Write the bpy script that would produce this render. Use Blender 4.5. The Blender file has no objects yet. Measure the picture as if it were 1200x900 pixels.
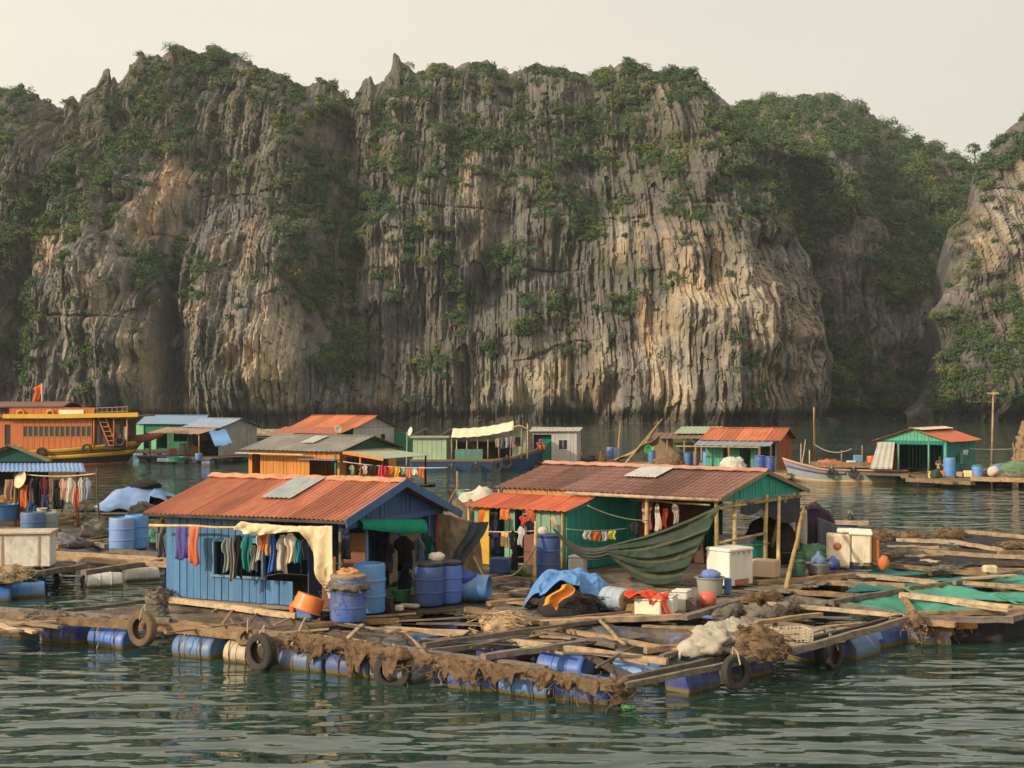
import bpy, math, random
import numpy as np
from mathutils import Vector, Matrix, Euler
R = math.radians
random.seed(11)
rng = np.random.default_rng(5)
scn = bpy.context.scene
col = scn.collection
HZ, FOC, CAMH = 467.0, 1600.0, 5.0            # horizon row, focal length in photo pixels, eye height over the water
NOBJ = {}

def W(px, py, z=0.0):
    """point on the level z that the photograph shows at px, py"""
    d = FOC * (CAMH - z) / (py - HZ)
    return Vector(((px - 600.0) / FOC * d, d, z))
def at(px, py, d):
    """point at distance d seen at px, py"""
    return Vector(((px - 600.0) / FOC * d, d, CAMH - (py - HZ) / FOC * d))
def sc(py, z=0.0):
    return (py - HZ) / (CAMH - z)             # photo pixels per metre on level z

# ------------------------------------------------------------------ materials
def new_mat(name):
    m = bpy.data.materials.new(name); m.use_nodes = True
    nt = m.node_tree; nt.nodes.clear()
    out = nt.nodes.new('ShaderNodeOutputMaterial')
    b = nt.nodes.new('ShaderNodeBsdfPrincipled')
    nt.links.new(b.outputs[0], out.inputs[0])
    return m, nt, b
def ramp(nt, fac, stops):
    r = nt.nodes.new('ShaderNodeValToRGB')
    while len(r.color_ramp.elements) < len(stops): r.color_ramp.elements.new(.5)
    for e, (p, c) in zip(r.color_ramp.elements, stops):
        e.position = p; e.color = (*c, 1) if len(c) == 3 else c
    nt.links.new(fac, r.inputs[0]); return r.outputs[0]
def noise(nt, vec, scale, detail=4, rough=.6, stretch=None):
    if stretch:
        mp = nt.nodes.new('ShaderNodeMapping'); mp.inputs['Scale'].default_value = stretch
        nt.links.new(vec, mp.inputs[0]); vec = mp.outputs[0]
    n = nt.nodes.new('ShaderNodeTexNoise'); n.inputs['Scale'].default_value = scale
    n.inputs['Detail'].default_value = detail; n.inputs['Roughness'].default_value = rough
    nt.links.new(vec, n.inputs['Vector']); return n.outputs[0]
def mixc(nt, fac, a, b, mode='MIX'):
    m = nt.nodes.new('ShaderNodeMix'); m.data_type = 'RGBA'; m.blend_type = mode
    for s, v in ((m.inputs[0], fac), (m.inputs[6], a), (m.inputs[7], b)):
        if isinstance(v, (int, float)): s.default_value = v
        elif isinstance(v, tuple): s.default_value = (*v, 1) if len(v) == 3 else v
        else: nt.links.new(v, s)
    return m.outputs[2]
def bump(nt, b, h, strength, dist):
    n = nt.nodes.new('ShaderNodeBump'); n.inputs['Strength'].default_value = strength; n.inputs['Distance'].default_value = dist
    nt.links.new(h, n.inputs['Height']); nt.links.new(n.outputs[0], b.inputs['Normal'])
def srgb(r, g, b):
    f = lambda c: (c / 255 / 12.92) if c <= 10 else ((c / 255 + .055) / 1.055) ** 2.4
    return (f(r), f(g), f(b))
def weathered(name, c, rough=.7, dirt=(.09, .07, .05), amt=.45, scale=3.0, streak=(1, 1, .25), fine=18, bumpd=.006, spec=.3, vary=.12):
    """painted or raw surface with blotches, vertical streaks and fine grain"""
    m, nt, b = new_mat(name)
    tc = nt.nodes.new('ShaderNodeTexCoord').outputs['Object']
    oi = nt.nodes.new('ShaderNodeObjectInfo').outputs['Random']
    add = nt.nodes.new('ShaderNodeVectorMath'); add.operation = 'ADD'
    comb = nt.nodes.new('ShaderNodeCombineXYZ')
    mul = nt.nodes.new('ShaderNodeMath'); mul.operation = 'MULTIPLY'; mul.inputs[1].default_value = 37
    nt.links.new(oi, mul.inputs[0]); nt.links.new(mul.outputs[0], comb.inputs[0]); nt.links.new(mul.outputs[0], comb.inputs[2])
    nt.links.new(tc, add.inputs[0]); nt.links.new(comb.outputs[0], add.inputs[1]); v = add.outputs[0]
    n1 = noise(nt, v, scale, 5, .65, streak); n2 = noise(nt, v, fine, 3, .6); n3 = noise(nt, v, scale * .35, 2, .5)
    f1 = ramp(nt, n1, [(.42, (0, 0, 0)), (.72, (1, 1, 1))])
    n4 = noise(nt, v, fine * .45, 4, .75, (1, 1, .5)); f4 = ramp(nt, n4, [(.54, (0, 0, 0)), (.70, (.75, .75, .75))])
    mx = nt.nodes.new('ShaderNodeMath'); mx.operation = 'MAXIMUM'; nt.links.new(f1, mx.inputs[0]); nt.links.new(f4, mx.inputs[1]); f1 = mx.outputs[0]
    mm = nt.nodes.new('ShaderNodeMath'); mm.operation = 'MULTIPLY'; mm.inputs[1].default_value = amt; nt.links.new(f1, mm.inputs[0])
    lo = tuple(x * .72 for x in c); hi = tuple(min(1, x * 1.22 + .012) for x in c)
    base = mixc(nt, n3, lo, hi)
    base = mixc(nt, ramp(nt, n2, [(.3, (0, 0, 0)), (.7, (1, 1, 1))]), base, tuple(x * 1.1 + .004 for x in c))
    cc = mixc(nt, mm.outputs[0], base, dirt)
    cc = mixc(nt, 1.0, cc, ramp(nt, oi, [(0, (1 - vary,) * 3), (1, (1 + vary,) * 3)]), 'MULTIPLY')
    nt.links.new(cc, b.inputs['Base Color'])
    b.inputs['Roughness'].default_value = rough; b.inputs['Specular IOR Level'].default_value = spec
    bump(nt, b, n2, .5, bumpd)
    return m
MATS = {}
def paint(c, rough=.65, amt=.4, dirt=(.09, .07, .05), **k):
    key = ('p', c, rough, amt, dirt, tuple(sorted(k.items())))
    if key not in MATS: MATS[key] = weathered('painted_%d' % len(MATS), c, rough, dirt, amt, **k)
    return MATS[key]
def roofing(c, rust, sheet=.85, rows=0.0):
    """metal or fibre roof sheets, each laid at its own age, with rust running down the slope"""
    key = ('r', c, rust, sheet)
    if key in MATS: return MATS[key]
    m = weathered('roofing_%d' % len(MATS), c, .8, rust, .6, scale=2.2, streak=(1.6, .35, .35), fine=14, bumpd=.004, spec=.2)
    nt = m.node_tree; b = [n for n in nt.nodes if n.type == 'BSDF_PRINCIPLED'][0]; src = b.inputs['Base Color'].links[0].from_socket
    tc = nt.nodes.new('ShaderNodeTexCoord').outputs['Object']; sx = nt.nodes.new('ShaderNodeSeparateXYZ'); nt.links.new(tc, sx.inputs[0])
    k = nt.nodes.new('ShaderNodeMath'); k.operation = 'MULTIPLY'; k.inputs[1].default_value = 1 / sheet; nt.links.new(sx.outputs[0], k.inputs[0])
    fl = nt.nodes.new('ShaderNodeMath'); fl.operation = 'FLOOR'; nt.links.new(k.outputs[0], fl.inputs[0]); fr = nt.nodes.new('ShaderNodeMath'); fr.operation = 'FRACT'; nt.links.new(k.outputs[0], fr.inputs[0])
    wn = nt.nodes.new('ShaderNodeTexWhiteNoise'); wn.noise_dimensions = '1D'; nt.links.new(fl.outputs[0], wn.inputs['W'])
    cc = mixc(nt, 1.0, src, ramp(nt, wn.outputs[0], [(0, (.74, .72, .72)), (1, (1.2, 1.17, 1.14))]), 'MULTIPLY')
    cc = mixc(nt, ramp(nt, fr.outputs[0], [(.0, (.55, .55, .55)), (.06, (0, 0, 0))]), cc, rust)
    nt.links.new(cc, b.inputs['Base Color']); MATS[key] = m; return m
def cloth(c):
    key = ('c', c)
    if key not in MATS: MATS[key] = weathered('cloth_%d' % len(MATS), c, .9, tuple(x * .6 for x in c), .5, scale=5, streak=(1, 1, .6), fine=40, spec=.1)
    return MATS[key]
def plastic(c, rough=.42, amt=.35):
    key = ('pl', c, rough, amt)
    if key not in MATS: MATS[key] = weathered('plastic_%d' % len(MATS), c, rough, (.25, .22, .17), amt, scale=4, streak=(1, 1, .3), fine=30, bumpd=.002, spec=.4)
    return MATS[key]

# ------------------------------------------------------------------ mesh builder
class MB:
    """collects shapes as vertices and faces; build() links them as one mesh object"""
    def __init__(s): s.v = []; s.f = []
    def add(s, vs, fs):
        o = len(s.v); s.v += [tuple(p) for p in vs]; s.f += [tuple(i + o for i in f) for f in fs]; return s
    def box(s, c, size, rz=0.0, tilt=None, taper=1.0):
        x, y, z = (a / 2 for a in size); M = Matrix.Rotation(rz, 3, 'Z')
        if tilt: M = M @ Euler(tilt).to_matrix()
        vs = []
        for k in (-1, 1):
            t = taper if k > 0 else 1
            for i, j in ((-1, -1), (1, -1), (1, 1), (-1, 1)): vs.append(Vector(c) + M @ Vector((i * x * t, j * y * t, k * z)))
        return s.add(vs, [(3, 2, 1, 0), (4, 5, 6, 7), (0, 1, 5, 4), (1, 2, 6, 5), (2, 3, 7, 6), (3, 0, 4, 7)])
    def rbox(s, c, size, r=.02, rz=0.0, tilt=None):
        """box with chamfered edges"""
        x, y, z = (a / 2 for a in size); r = min(r, x * .9, y * .9, z * .9); M = Matrix.Rotation(rz, 3, 'Z')
        if tilt: M = M @ Euler(tilt).to_matrix()
        def ring(xx, yy, zz, q): return [(-xx + q, -yy, zz), (xx - q, -yy, zz), (xx, -yy + q, zz), (xx, yy - q, zz), (xx - q, yy, zz), (-xx + q, yy, zz), (-xx, yy - q, zz), (-xx, -yy + q, zz)]
        rings = [ring(x - r, y - r, -z, r * .6), ring(x, y, -z + r, r), ring(x, y, z - r, r), ring(x - r, y - r, z, r * .6)]
        vs = [Vector(c) + M @ Vector(p) for q in rings for p in q]
        fs = [tuple(range(7, -1, -1)), tuple(range(24, 32))]
        for k in range(3):
            for i in range(8): j = (i + 1) % 8; fs.append((k * 8 + i, k * 8 + j, k * 8 + 8 + j, k * 8 + 8 + i))
        return s.add(vs, fs)
    def beam(s, a, b, w=.1, h=.1, wob=.0, n=1, roll=0.0):
        """sawn timber from a to b with slight crookedness"""
        a, b = Vector(a), Vector(b); d = (b - a).normalized()
        up = Vector((0, 0, 1)) if abs(d.z) < .9 else Vector((0, 1, 0))
        side = d.cross(up).normalized(); up = side.cross(d)
        if roll: side, up = side * math.cos(roll) + up * math.sin(roll), up * math.cos(roll) - side * math.sin(roll)
        vs, fs = [], []
        for i in range(n + 1):
            t = i / n; j = wob if 0 < i < n else wob * .4
            p = a.lerp(b, t) + side * random.uniform(-j, j) + up * random.uniform(-j, j) * .6
            ww, hh = w / 2 * random.uniform(.94, 1.06), h / 2 * random.uniform(.94, 1.06)
            vs += [p - side * ww - up * hh, p + side * ww - up * hh, p + side * ww * .97 + up * hh, p - side * ww * .97 + up * hh]
        for i in range(n):
            for k in range(4): l = (k + 1) % 4; fs.append((i * 4 + k, i * 4 + l, i * 4 + 4 + l, i * 4 + 4 + k))
        fs += [(3, 2, 1, 0), (n * 4, n * 4 + 1, n * 4 + 2, n * 4 + 3)]
        return s.add(vs, fs)
    def tube(s, pts, r, n=8, cap=True, close=False):
        pts = [Vector(p) for p in pts]; m = len(pts)
        if not hasattr(r, '__len__'): r = [r] * m
        vs, fs, prev = [], [], None
        for i, p in enumerate(pts):
            t = (pts[(i + 1) % m] - pts[i - 1]) if close else (pts[min(i + 1, m - 1)] - pts[max(i - 1, 0)])
            t.normalize()
            if prev is None: side = t.cross(Vector((0, 0, 1)) if abs(t.z) < .9 else Vector((1, 0, 0))).normalized()
            else: side = (prev - t * prev.dot(t)).normalized()
            prev = side; up = side.cross(t)
            for k in range(n): a = 2 * math.pi * k / n; vs.append(p + (side * math.cos(a) + up * math.sin(a)) * r[i])
        for i in range(m if close else m - 1):
            i2 = (i + 1) % m
            for k in range(n): l = (k + 1) % n; fs.append((i * n + k, i * n + l, i2 * n + l, i2 * n + k))
        if cap and not close: fs += [tuple(range(n - 1, -1, -1)), tuple(range((m - 1) * n, m * n))]
        return s.add(vs, fs)
    def lathe(s, prof, n=24, c=(0, 0, 0), M=None, caps=True):
        """profile [(radius, height)] turned about z, then turned by M and moved to c"""
        M = M or Matrix.Identity(3); vs, fs = [], []
        for r, z in prof:
            for k in range(n): a = 2 * math.pi * k / n; vs.append(Vector(c) + M @ Vector((r * math.cos(a), r * math.sin(a), z)))
        for i in range(len(prof) - 1):
            for k in range(n): l = (k + 1) % n; fs.append((i * n + k, i * n + l, i * n + n + l, i * n + n + k))
        if caps: fs += [tuple(range(n - 1, -1, -1)), tuple(range((len(prof) - 1) * n, len(prof) * n))]
        return s.add(vs, fs)
    def sheet(s, fn, nu, nv, th=.01):
        """thin sheet fn(u, v) with real thickness"""
        g = [[Vector(fn(i / nu, j / nv)) for i in range(nu + 1)] for j in range(nv + 1)]
        nr = {}
        for j in range(nv + 1):
            for i in range(nu + 1):
                du = g[j][min(i + 1, nu)] - g[j][max(i - 1, 0)]; dv = g[min(j + 1, nv)][i] - g[max(j - 1, 0)][i]
                k = du.cross(dv); nr[i, j] = k.normalized() if k.length > 1e-9 else Vector((0, 0, 1))
        q = nu + 1; N = q * (nv + 1)
        vs = [g[j][i] + nr[i, j] * th / 2 for j in range(nv + 1) for i in range(q)] + [g[j][i] - nr[i, j] * th / 2 for j in range(nv + 1) for i in range(q)]
        fs = []
        for j in range(nv):
            for i in range(nu):
                a = j * q + i; fs.append((a, a + 1, a + q + 1, a + q)); fs.append((N + a + q, N + a + q + 1, N + a + 1, N + a))
        for i in range(nu): a = i; fs.append((N + a, N + a + 1, a + 1, a)); a = nv * q + i; fs.append((a, a + 1, N + a + 1, N + a))
        for j in range(nv): a = j * q; fs.append((a, a + q, N + a + q, N + a)); a = j * q + nu; fs.append((N + a, N + a + q, a + q, a))
        return s.add(vs, fs)
    def poly(s, pts, off):
        """flat outline pts pushed through by the vector off"""
        n = len(pts); pts = [Vector(p) for p in pts]; off = Vector(off)
        return s.add(pts + [p + off for p in pts], [tuple(range(n - 1, -1, -1)), tuple(range(n, 2 * n))] + [(i, (i + 1) % n, (i + 1) % n + n, i + n) for i in range(n)])
    def lump(s, c, rad, n=10, amp=.25, freq=1.6, seed=0, flat=.0):
        """uneven heap"""
        vs, fs = [], []; m = n * 2
        from mathutils import noise as mn
        for j in range(n + 1):
            th = math.pi * j / n
            for i in range(m):
                ph = 2 * math.pi * i / m; d = Vector((math.sin(th) * math.cos(ph), math.sin(th) * math.sin(ph), math.cos(th)))
                k = 1 + amp * mn.noise(d * freq + Vector((seed * 7.3, seed, 0))) + amp * .5 * mn.noise(d * freq * 2.7 + Vector((seed, 3, seed))) - amp * .55 * (abs(mn.noise(d * freq * 3.3 + Vector((3, seed, 9)))) - .25)
                p = Vector((d.x * rad[0], d.y * rad[1], max(d.z, -1 + flat) * rad[2])) * k
                vs.append(Vector(c) + p)
        for j in range(n):
            for i in range(m): l = (i + 1) % m; fs.append((j * m + i, j * m + m + i, j * m + m + l, j * m + l))
        return s.add(vs, fs)
    def build(s, name, m, parent=None, smooth=False, loc=None, rz=0.0, auto=None):
        me = bpy.data.meshes.new(name); me.from_pydata(s.v, [], s.f); me.validate(clean_customdata=False)
        import bmesh
        bm = bmesh.new(); bm.from_mesh(me); bmesh.ops.recalc_face_normals(bm, faces=bm.faces); bm.to_mesh(me); bm.free()
        if smooth: me.shade_smooth()
        if auto is not None: me.shade_smooth(); me.set_sharp_from_angle(angle=R(auto))
        o = bpy.data.objects.new(name, me); col.objects.link(o); me.materials.append(m)
        if parent: o.parent = parent
        if loc is not None: o.location = loc
        o.rotation_euler.z = rz
        return o
def tag(o, label=None, cat=None, group=None, kind=None):
    if label: o['label'] = label
    if cat: o['category'] = cat
    if group: o['group'] = group
    if kind: o['kind'] = kind
    return o
def thing(name, label, cat, loc=(0, 0, 0), rz=0.0, group=None):
    o = bpy.data.objects.new(name, None); col.objects.link(o); o.location = loc; o.rotation_euler.z = rz; o.empty_display_size = .2
    return tag(o, label, cat, group)
def dup(root, loc, rz=0.0, label=None, group=None, scale=1.0):
    def cp(o, par):
        c = o.copy(); col.objects.link(c)
        if par: c.parent = par
        for ch in list(o.children): cp(ch, c)
        return c
    r = cp(root, None); r.location = loc; r.rotation_euler.z = rz; r.scale = (scale,) * 3
    return tag(r, label, None, group)

# ------------------------------------------------------------------ vector noise for the cliffs
_perm = np.random.default_rng(3).permutation(256).astype(np.int64); _perm = np.concatenate([_perm, _perm, _perm])
_grad = np.random.default_rng(4).normal(size=(256, 3)); _grad /= np.linalg.norm(_grad, axis=1)[:, None]
def pn(x, y, z):
    xi, yi, zi = (np.floor(a).astype(np.int64) for a in (x, y, z)); xf, yf, zf = x - xi, y - yi, z - zi
    u, v, w = (t * t * t * (t * (t * 6 - 15) + 10) for t in (xf, yf, zf)); r = 0
    for i in (0, 1):
        for j in (0, 1):
            for k in (0, 1):
                g = _grad[_perm[_perm[_perm[(xi + i) & 255] + ((yi + j) & 255)] + ((zi + k) & 255)]]
                d = g[..., 0] * (xf - i) + g[..., 1] * (yf - j) + g[..., 2] * (zf - k)
                r = r + d * (u if i else 1 - u) * (v if j else 1 - v) * (w if k else 1 - w)
    return r * 1.5
def fbm(x, y, z, o=4):
    r, a = 0, .5
    for i in range(o): r = r + a * pn(x, y, z); x, y, z, a = x * 2.03 + 7, y * 2.03 + 3, z * 2.03 + 1, a * .5
    return r
def ridge(x, y, z): return 1 - np.abs(pn(x, y, z)) * 2

# ------------------------------------------------------------------ camera, light, air
cam_d = bpy.data.cameras.new('camera'); cam = bpy.data.objects.new('camera', cam_d); col.objects.link(cam); scn.camera = cam
cam_d.sensor_width = 36; cam_d.lens = 36 * FOC / 1200; cam_d.shift_y = (HZ - 450) / 1200; cam_d.clip_end = 4000; cam_d.clip_start = .5
cam.location = (0, 0, CAMH); cam.rotation_euler = (R(90), 0, 0)
SUN = Vector((-.77, -.50, .42)).normalized()               # towards the sun: low, from the left and a little behind the camera
sd = bpy.data.lights.new('sun', 'SUN'); sd.energy = 3.2; sd.angle = R(1.2); sd.color = (1, .85, .65)
so = bpy.data.objects.new('sun', sd); col.objects.link(so); so.rotation_euler = SUN.to_track_quat('Z', 'Y').to_euler(); so.location = SUN * 300
wd = bpy.data.worlds.new('World'); scn.world = wd; wd.use_nodes = True
nt = wd.node_tree; nt.nodes.clear()
wo = nt.nodes.new('ShaderNodeOutputWorld'); bg = nt.nodes.new('ShaderNodeBackground'); sk = nt.nodes.new('ShaderNodeTexSky')
sk.sky_type = 'NISHITA'; sk.sun_disc = False; sk.sun_elevation = math.asin(SUN.z); sk.sun_rotation = math.atan2(SUN.x, SUN.y)
sk.air_density = 1.0; sk.dust_density = 6.0; sk.ozone_density = 1.0
bg.inputs[1].default_value = .05
nt.links.new(sk.outputs[0], bg.inputs[0])
veil = nt.nodes.new('ShaderNodeBackground')                # bright milky layer of high haze, brighter towards the sun
tc = nt.nodes.new('ShaderNodeTexCoord'); dt = nt.nodes.new('ShaderNodeVectorMath'); dt.operation = 'DOT_PRODUCT'
dt.inputs[1].default_value = tuple(Vector((SUN.x, SUN.y, .05)).normalized()); nt.links.new(tc.outputs['Generated'], dt.inputs[0])
mr = nt.nodes.new('ShaderNodeMapRange'); mr.inputs[1].default_value = -.95; mr.inputs[2].default_value = .25
nt.links.new(dt.outputs['Value'], mr.inputs[0])
vc = mixc(nt, mr.outputs[0], (.575, .51, .395), (.94, .815, .625)); vn = noise(nt, tc.outputs['Generated'], 2.2, 4, .55, (1, 1, 3.5)); vc = mixc(nt, 1.0, vc, ramp(nt, vn, [(.3, (.95, .955, .965)), (.7, (1.03, 1.025, 1.02))]), 'MULTIPLY'); nt.links.new(vc, veil.inputs[0]); veil.inputs[1].default_value = 1.0
ad = nt.nodes.new('ShaderNodeAddShader'); nt.links.new(bg.outputs[0], ad.inputs[0]); nt.links.new(veil.outputs[0], ad.inputs[1]); nt.links.new(ad.outputs[0], wo.inputs[0])
scn.view_settings.view_transform = 'Standard'; scn.view_settings.look = 'None'; scn.view_settings.exposure = .14; scn.view_settings.gamma = 1
scn.cycles.max_bounces = 5; scn.cycles.diffuse_bounces = 3; scn.cycles.glossy_bounces = 3; scn.cycles.caustics_reflective = False
scn.cycles.use_adaptive_sampling = True; scn.cycles.adaptive_threshold = .015
scn.cycles.use_denoising = True
scn.cycles.sample_clamp_indirect = 4

# ------------------------------------------------------------------ water
def water():
    m, nt, b = new_mat('bay_water')
    g = nt.nodes.new('ShaderNodeNewGeometry').outputs['Position']
    b.inputs['Base Color'].default_value = (.020, .046, .032, 1); b.inputs['Roughness'].default_value = .02; b.inputs['IOR'].default_value = 1.5
    n1 = noise(nt, g, .66, 1, .4, (.50, 1.0, 1)); n2 = noise(nt, g, 2.0, 1, .4, (.45, 1.0, 1)); n3 = noise(nt, g, 4.2, 2, .5, (.5, 1, 1)); n4 = noise(nt, g, .06, 2, .5)
    def mth(op, a, bb):
        k = nt.nodes.new('ShaderNodeMath'); k.operation = op
        for i, q in enumerate((a, bb)):
            if isinstance(q, (int, float)): k.inputs[i].default_value = q
            else: nt.links.new(q, k.inputs[i])
        return k.outputs[0]
    amp = ramp(nt, n4, [(.35, (.55, .55, .55)), (.65, (1, 1, 1))])
    h = mth('ADD', mth('MULTIPLY', n1, .23), mth('ADD', mth('MULTIPLY', n2, .125), mth('MULTIPLY', n3, .014)))
    h = mth('MULTIPLY', h, amp)
    bump(nt, b, h, 1.0, 1.0)
    nb = [n for n in nt.nodes if n.type == 'BUMP'][0]; nb.inputs['Strength'].default_value = 1; nb.inputs['Distance'].default_value = 1.0
    me = bpy.data.meshes.new('water'); s = 3000
    me.from_pydata([(-s, -400, 0), (s, -400, 0), (s, s, 0), (-s, s, 0)], [], [(0, 1, 2, 3)]); me.materials.append(m)
    o = bpy.data.objects.new('water', me); col.objects.link(o); tag(o, 'dark green rippled bay water around the rafts', 'water', kind='structure')
water()

# ------------------------------------------------------------------ limestone hills
def grid_mesh(name, P, attr, m):
    nv, nu = P.shape[:2]
    idx = np.arange(nu * nv).reshape(nv, nu)
    q = np.stack([idx[:-1, :-1], idx[:-1, 1:], idx[1:, 1:], idx[1:, :-1]], -1).reshape(-1, 4)
    me = bpy.data.meshes.new(name); me.vertices.add(nu * nv); me.vertices.foreach_set('co', P.reshape(-1).astype(np.float32))
    me.loops.add(q.size); me.loops.foreach_set('vertex_index', q.reshape(-1).astype(np.int32))
    me.polygons.add(len(q)); me.polygons.foreach_set('loop_start', np.arange(0, q.size, 4, dtype=np.int32))
    me.update(calc_edges=True)
    a = me.color_attributes.new('rock', 'FLOAT_COLOR', 'POINT'); a.data.foreach_set('color', attr.reshape(-1).astype(np.float32))
    me.polygons.foreach_set('use_smooth', np.zeros(len(q), dtype=bool))
    me.materials.append(m); o = bpy.data.objects.new(name, me); col.objects.link(o); return o
def rock_material():
    m, nt, b = new_mat('limestone')
    at_ = nt.nodes.new('ShaderNodeAttribute'); at_.attribute_name = 'rock'
    g = nt.nodes.new('ShaderNodeNewGeometry').outputs['Position']
    n1 = noise(nt, g, .9, 5, .65, (1, 1, .16)); n2 = noise(nt, g, 2.2, 4, .7, (1, 1, .6))
    k = ramp(nt, n1, [(.3, (.62, .60, .60)), (.5, (.95, .95, .95)), (.7, (1.22, 1.2, 1.16))])
    c = mixc(nt, 1.0, at_.outputs['Color'], k, 'MULTIPLY')
    c = mixc(nt, ramp(nt, n2, [(.42, (0, 0, 0)), (.75, (.5, .5, .5))]), c, (.055, .05, .042))
    nt.links.new(c, b.inputs['Base Color']); b.inputs['Roughness'].default_value = .95; b.inputs['Specular IOR Level'].default_value = .1
    bump(nt, b, n2, .8, .35)
    return m
ROCK = rock_material()
def sg(px, py, c, p=2.0):
    cx, cy, rx, ry = c[:4]
    return np.exp(-(np.abs((px - cx) / rx) ** p + np.abs((py - cy) / ry) ** p))
def hill(name, label, sky, base_py, setback, prof, bulges, ochre, x0, x1, step, rows, seed, flute=1.0, back=60, rag=.3):
    px = np.arange(x0, x1 + step, step)
    top = np.interp(px, [a for a, _ in sky], [b for _, b in sky])
    top = top + 5.0 * fbm(px * .06, px * 0 + seed, px * 0) + 3.0 * pn(px * .23, px * 0 + seed, px * 0) - 5.0 * np.maximum(0, pn(px * .16, px * 0 + seed, px * 0 + 5) - .25) * (1 + pn(px * .5, px * 0, px * 0 + seed))
    Db = FOC * CAMH / (np.interp(px, [a for a, _ in base_py], [b for _, b in base_py]) - HZ)
    hgt = np.clip((HZ + 26 - top) / 400, .02, 1.3)
    Dr = Db + setback * hgt ** .8
    zt = CAMH + (HZ - top) / FOC * Dr
    v = np.linspace(0, 1, rows)[:, None] * np.ones_like(px)[None]
    PX = np.ones_like(v) * px[None]
    s = prof(v, PX)
    D = Db[None] + (Dr - Db)[None] * s
    Z = -1.5 + (zt[None] + 1.5) * v
    PY = HZ - (Z - CAMH) * FOC / D
    X = (PX - 600) / FOC * D
    d = np.zeros_like(v)
    for bl in bulges: d += bl[4] * sg(PX, PY, bl, bl[5] if len(bl) > 5 else 2.5)
    wx = X + 1.3 * fbm(X * .05, Z * .05, D * 0 + seed, 2); wz = Z
    big = fbm(wx * .045, wz * .022, D * 0 + seed, 3) * 9
    butt = ridge(wx * .085, wz * .012, D * 0 + seed + 3.3); butt = np.sign(butt) * np.abs(butt) ** .8 * 1.5
    flt = ridge(wx * .36 + .5 * pn(wx * .1, wz * .1, D * 0), wz * .03, D * 0 + seed + 9) * .42 + ridge(wx * .85, wz * .05, D * 0 + seed + 5) * .45
    blk = pn(wx * .22, wz * .14, D * 0 + seed + 1); blk = np.tanh(blk * 4) * 1.1            # broken ledges
    def cells(wd, hh, k):                                                                   # columns of rock standing proud of or behind their neighbours
        cx = wx / wd + .35 * pn(wx * .13 / wd ** .5, wz * .05, D * 0 + k) + .12 * pn(wx * .5, wz * .5, D * 0 + k)
        ci = np.floor(cx).astype(np.int64); cz = np.floor(wz / hh + 3.0 * _grad[_perm[ci & 255], 0] + .35 * pn(wx * .6, wz * .2, D * 0 + k)).astype(np.int64)
        fx = cx - ci; hh_ = _perm[_perm[ci & 255] + (cz & 255)]; h_ = _grad[hh_, 1] + 1.5 * _grad[hh_, 2] * (fx - .5)   # each block has its own set back and its own facing
        return h_, np.minimum(fx, 1 - fx)
    h1, e1 = cells(3.0, 15, seed + 1); h2, e2 = cells(1.1, 9, seed + 2); h3, e3 = cells(.55, 4, seed + 4)
    colm = h1 * 1.0 + h2 * .62 + h3 * .36 - .7 * np.exp(-e1 * 18) - .42 * np.exp(-e2 * 10)
    bed = ridge(wx * .012 + 3, wz * .07 + .35 * fbm(wx * .05, wz * .02, D * 0 + 2, 2), D * 0 + seed); colm = colm - 1.2 * np.exp(-((1 - bed) / .035) ** 2) * np.clip(.4 + 3 * pn(wx * .06, wz * .06, D * 0 + 77), 0, 1)
    flt = flt * .8 + colm + ridge(wx * 1.7, wz * .07, D * 0 + seed + 6) * .26
    fine = fbm(wx * 1.2, wz * .5, D * 0 + seed + 2, 3) * .9
    ter = np.tanh(3.2 * pn(wx * .075, wz * .085, D * 0 + seed + 33)) * 2.0 + np.tanh(3 * pn(wx * .16, wz * .2, D * 0 + seed + 35)) * .9
    crag = pn(wx * .11, wz * .09, D * 0 + seed + 21)
    fm = flute * (.88 + .24 * np.clip(.5 + fbm(wx * .03, wz * .03, D * 0 + 40, 2) * 2, 0, 1))
    disp = d + (big + butt + ter) * np.minimum(1, hgt * 2.2)[None] + fm * (flt + blk * (1 + crag) + fine)
    Xr = (px - 600) / FOC * Dr; sl = np.gradient(zt, Xr); kk = np.ones(15) / 15; sl = np.convolve(np.pad(sl, 7, mode='edge'), kk, 'valid')
    lat = -np.sign(sl) * np.clip((np.abs(sl) - .8) / 2.0, 0, 1)                              # flanks are broken sideways too
    fade = np.clip((1 - v) / .10, 0, 1) * .8 + .2
    D2 = D - disp * fade
    und = np.exp(-((Z - 1.2) / 1.6) ** 2) * 1.6                                             # the notch the tide has cut at the foot
    D2 = D2 + und
    P = np.stack([(PX - 600) / FOC * D + lat[None] * np.clip(v * 3, 0, 1) * ((fm * (colm * .5 + blk * .7 + fine) + ter * .5) * .35 + rag * (3.2 * pn(Z * .11, Z * 0 + seed, D * .04) + 1.6 * pn(Z * .33, Z * 0 + seed, D * .08) + np.tanh(4 * pn(Z * .2, Z * 0 + seed + 3, D * .05)) * 1.0)), D2, Z + .5 * fade * pn(wx * .5, wz * .4, D * 0 + 8)], -1)
    nb = 26; bv = np.linspace(0, 1, nb)[1:, None]
    B = np.stack([P[-1, :, 0][None] * (1 + bv * .1), P[-1, :, 1][None] + bv * back, P[-1, :, 2][None] * (1 - bv ** 1.6) - 1.5 * bv], -1)
    B[..., 2] += 2 * pn(B[..., 0] * .1, B[..., 1] * .1, bv * 3 + 0 * B[..., 0]) * (1 - bv)
    full = np.concatenate([P, B], 0)
    # native rock colours: grey weathered stone, warm fresh stone, black and pale water streaks
    n = fbm(wx * .05, wz * .05, D * 0 + seed + 12, 4)
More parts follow.
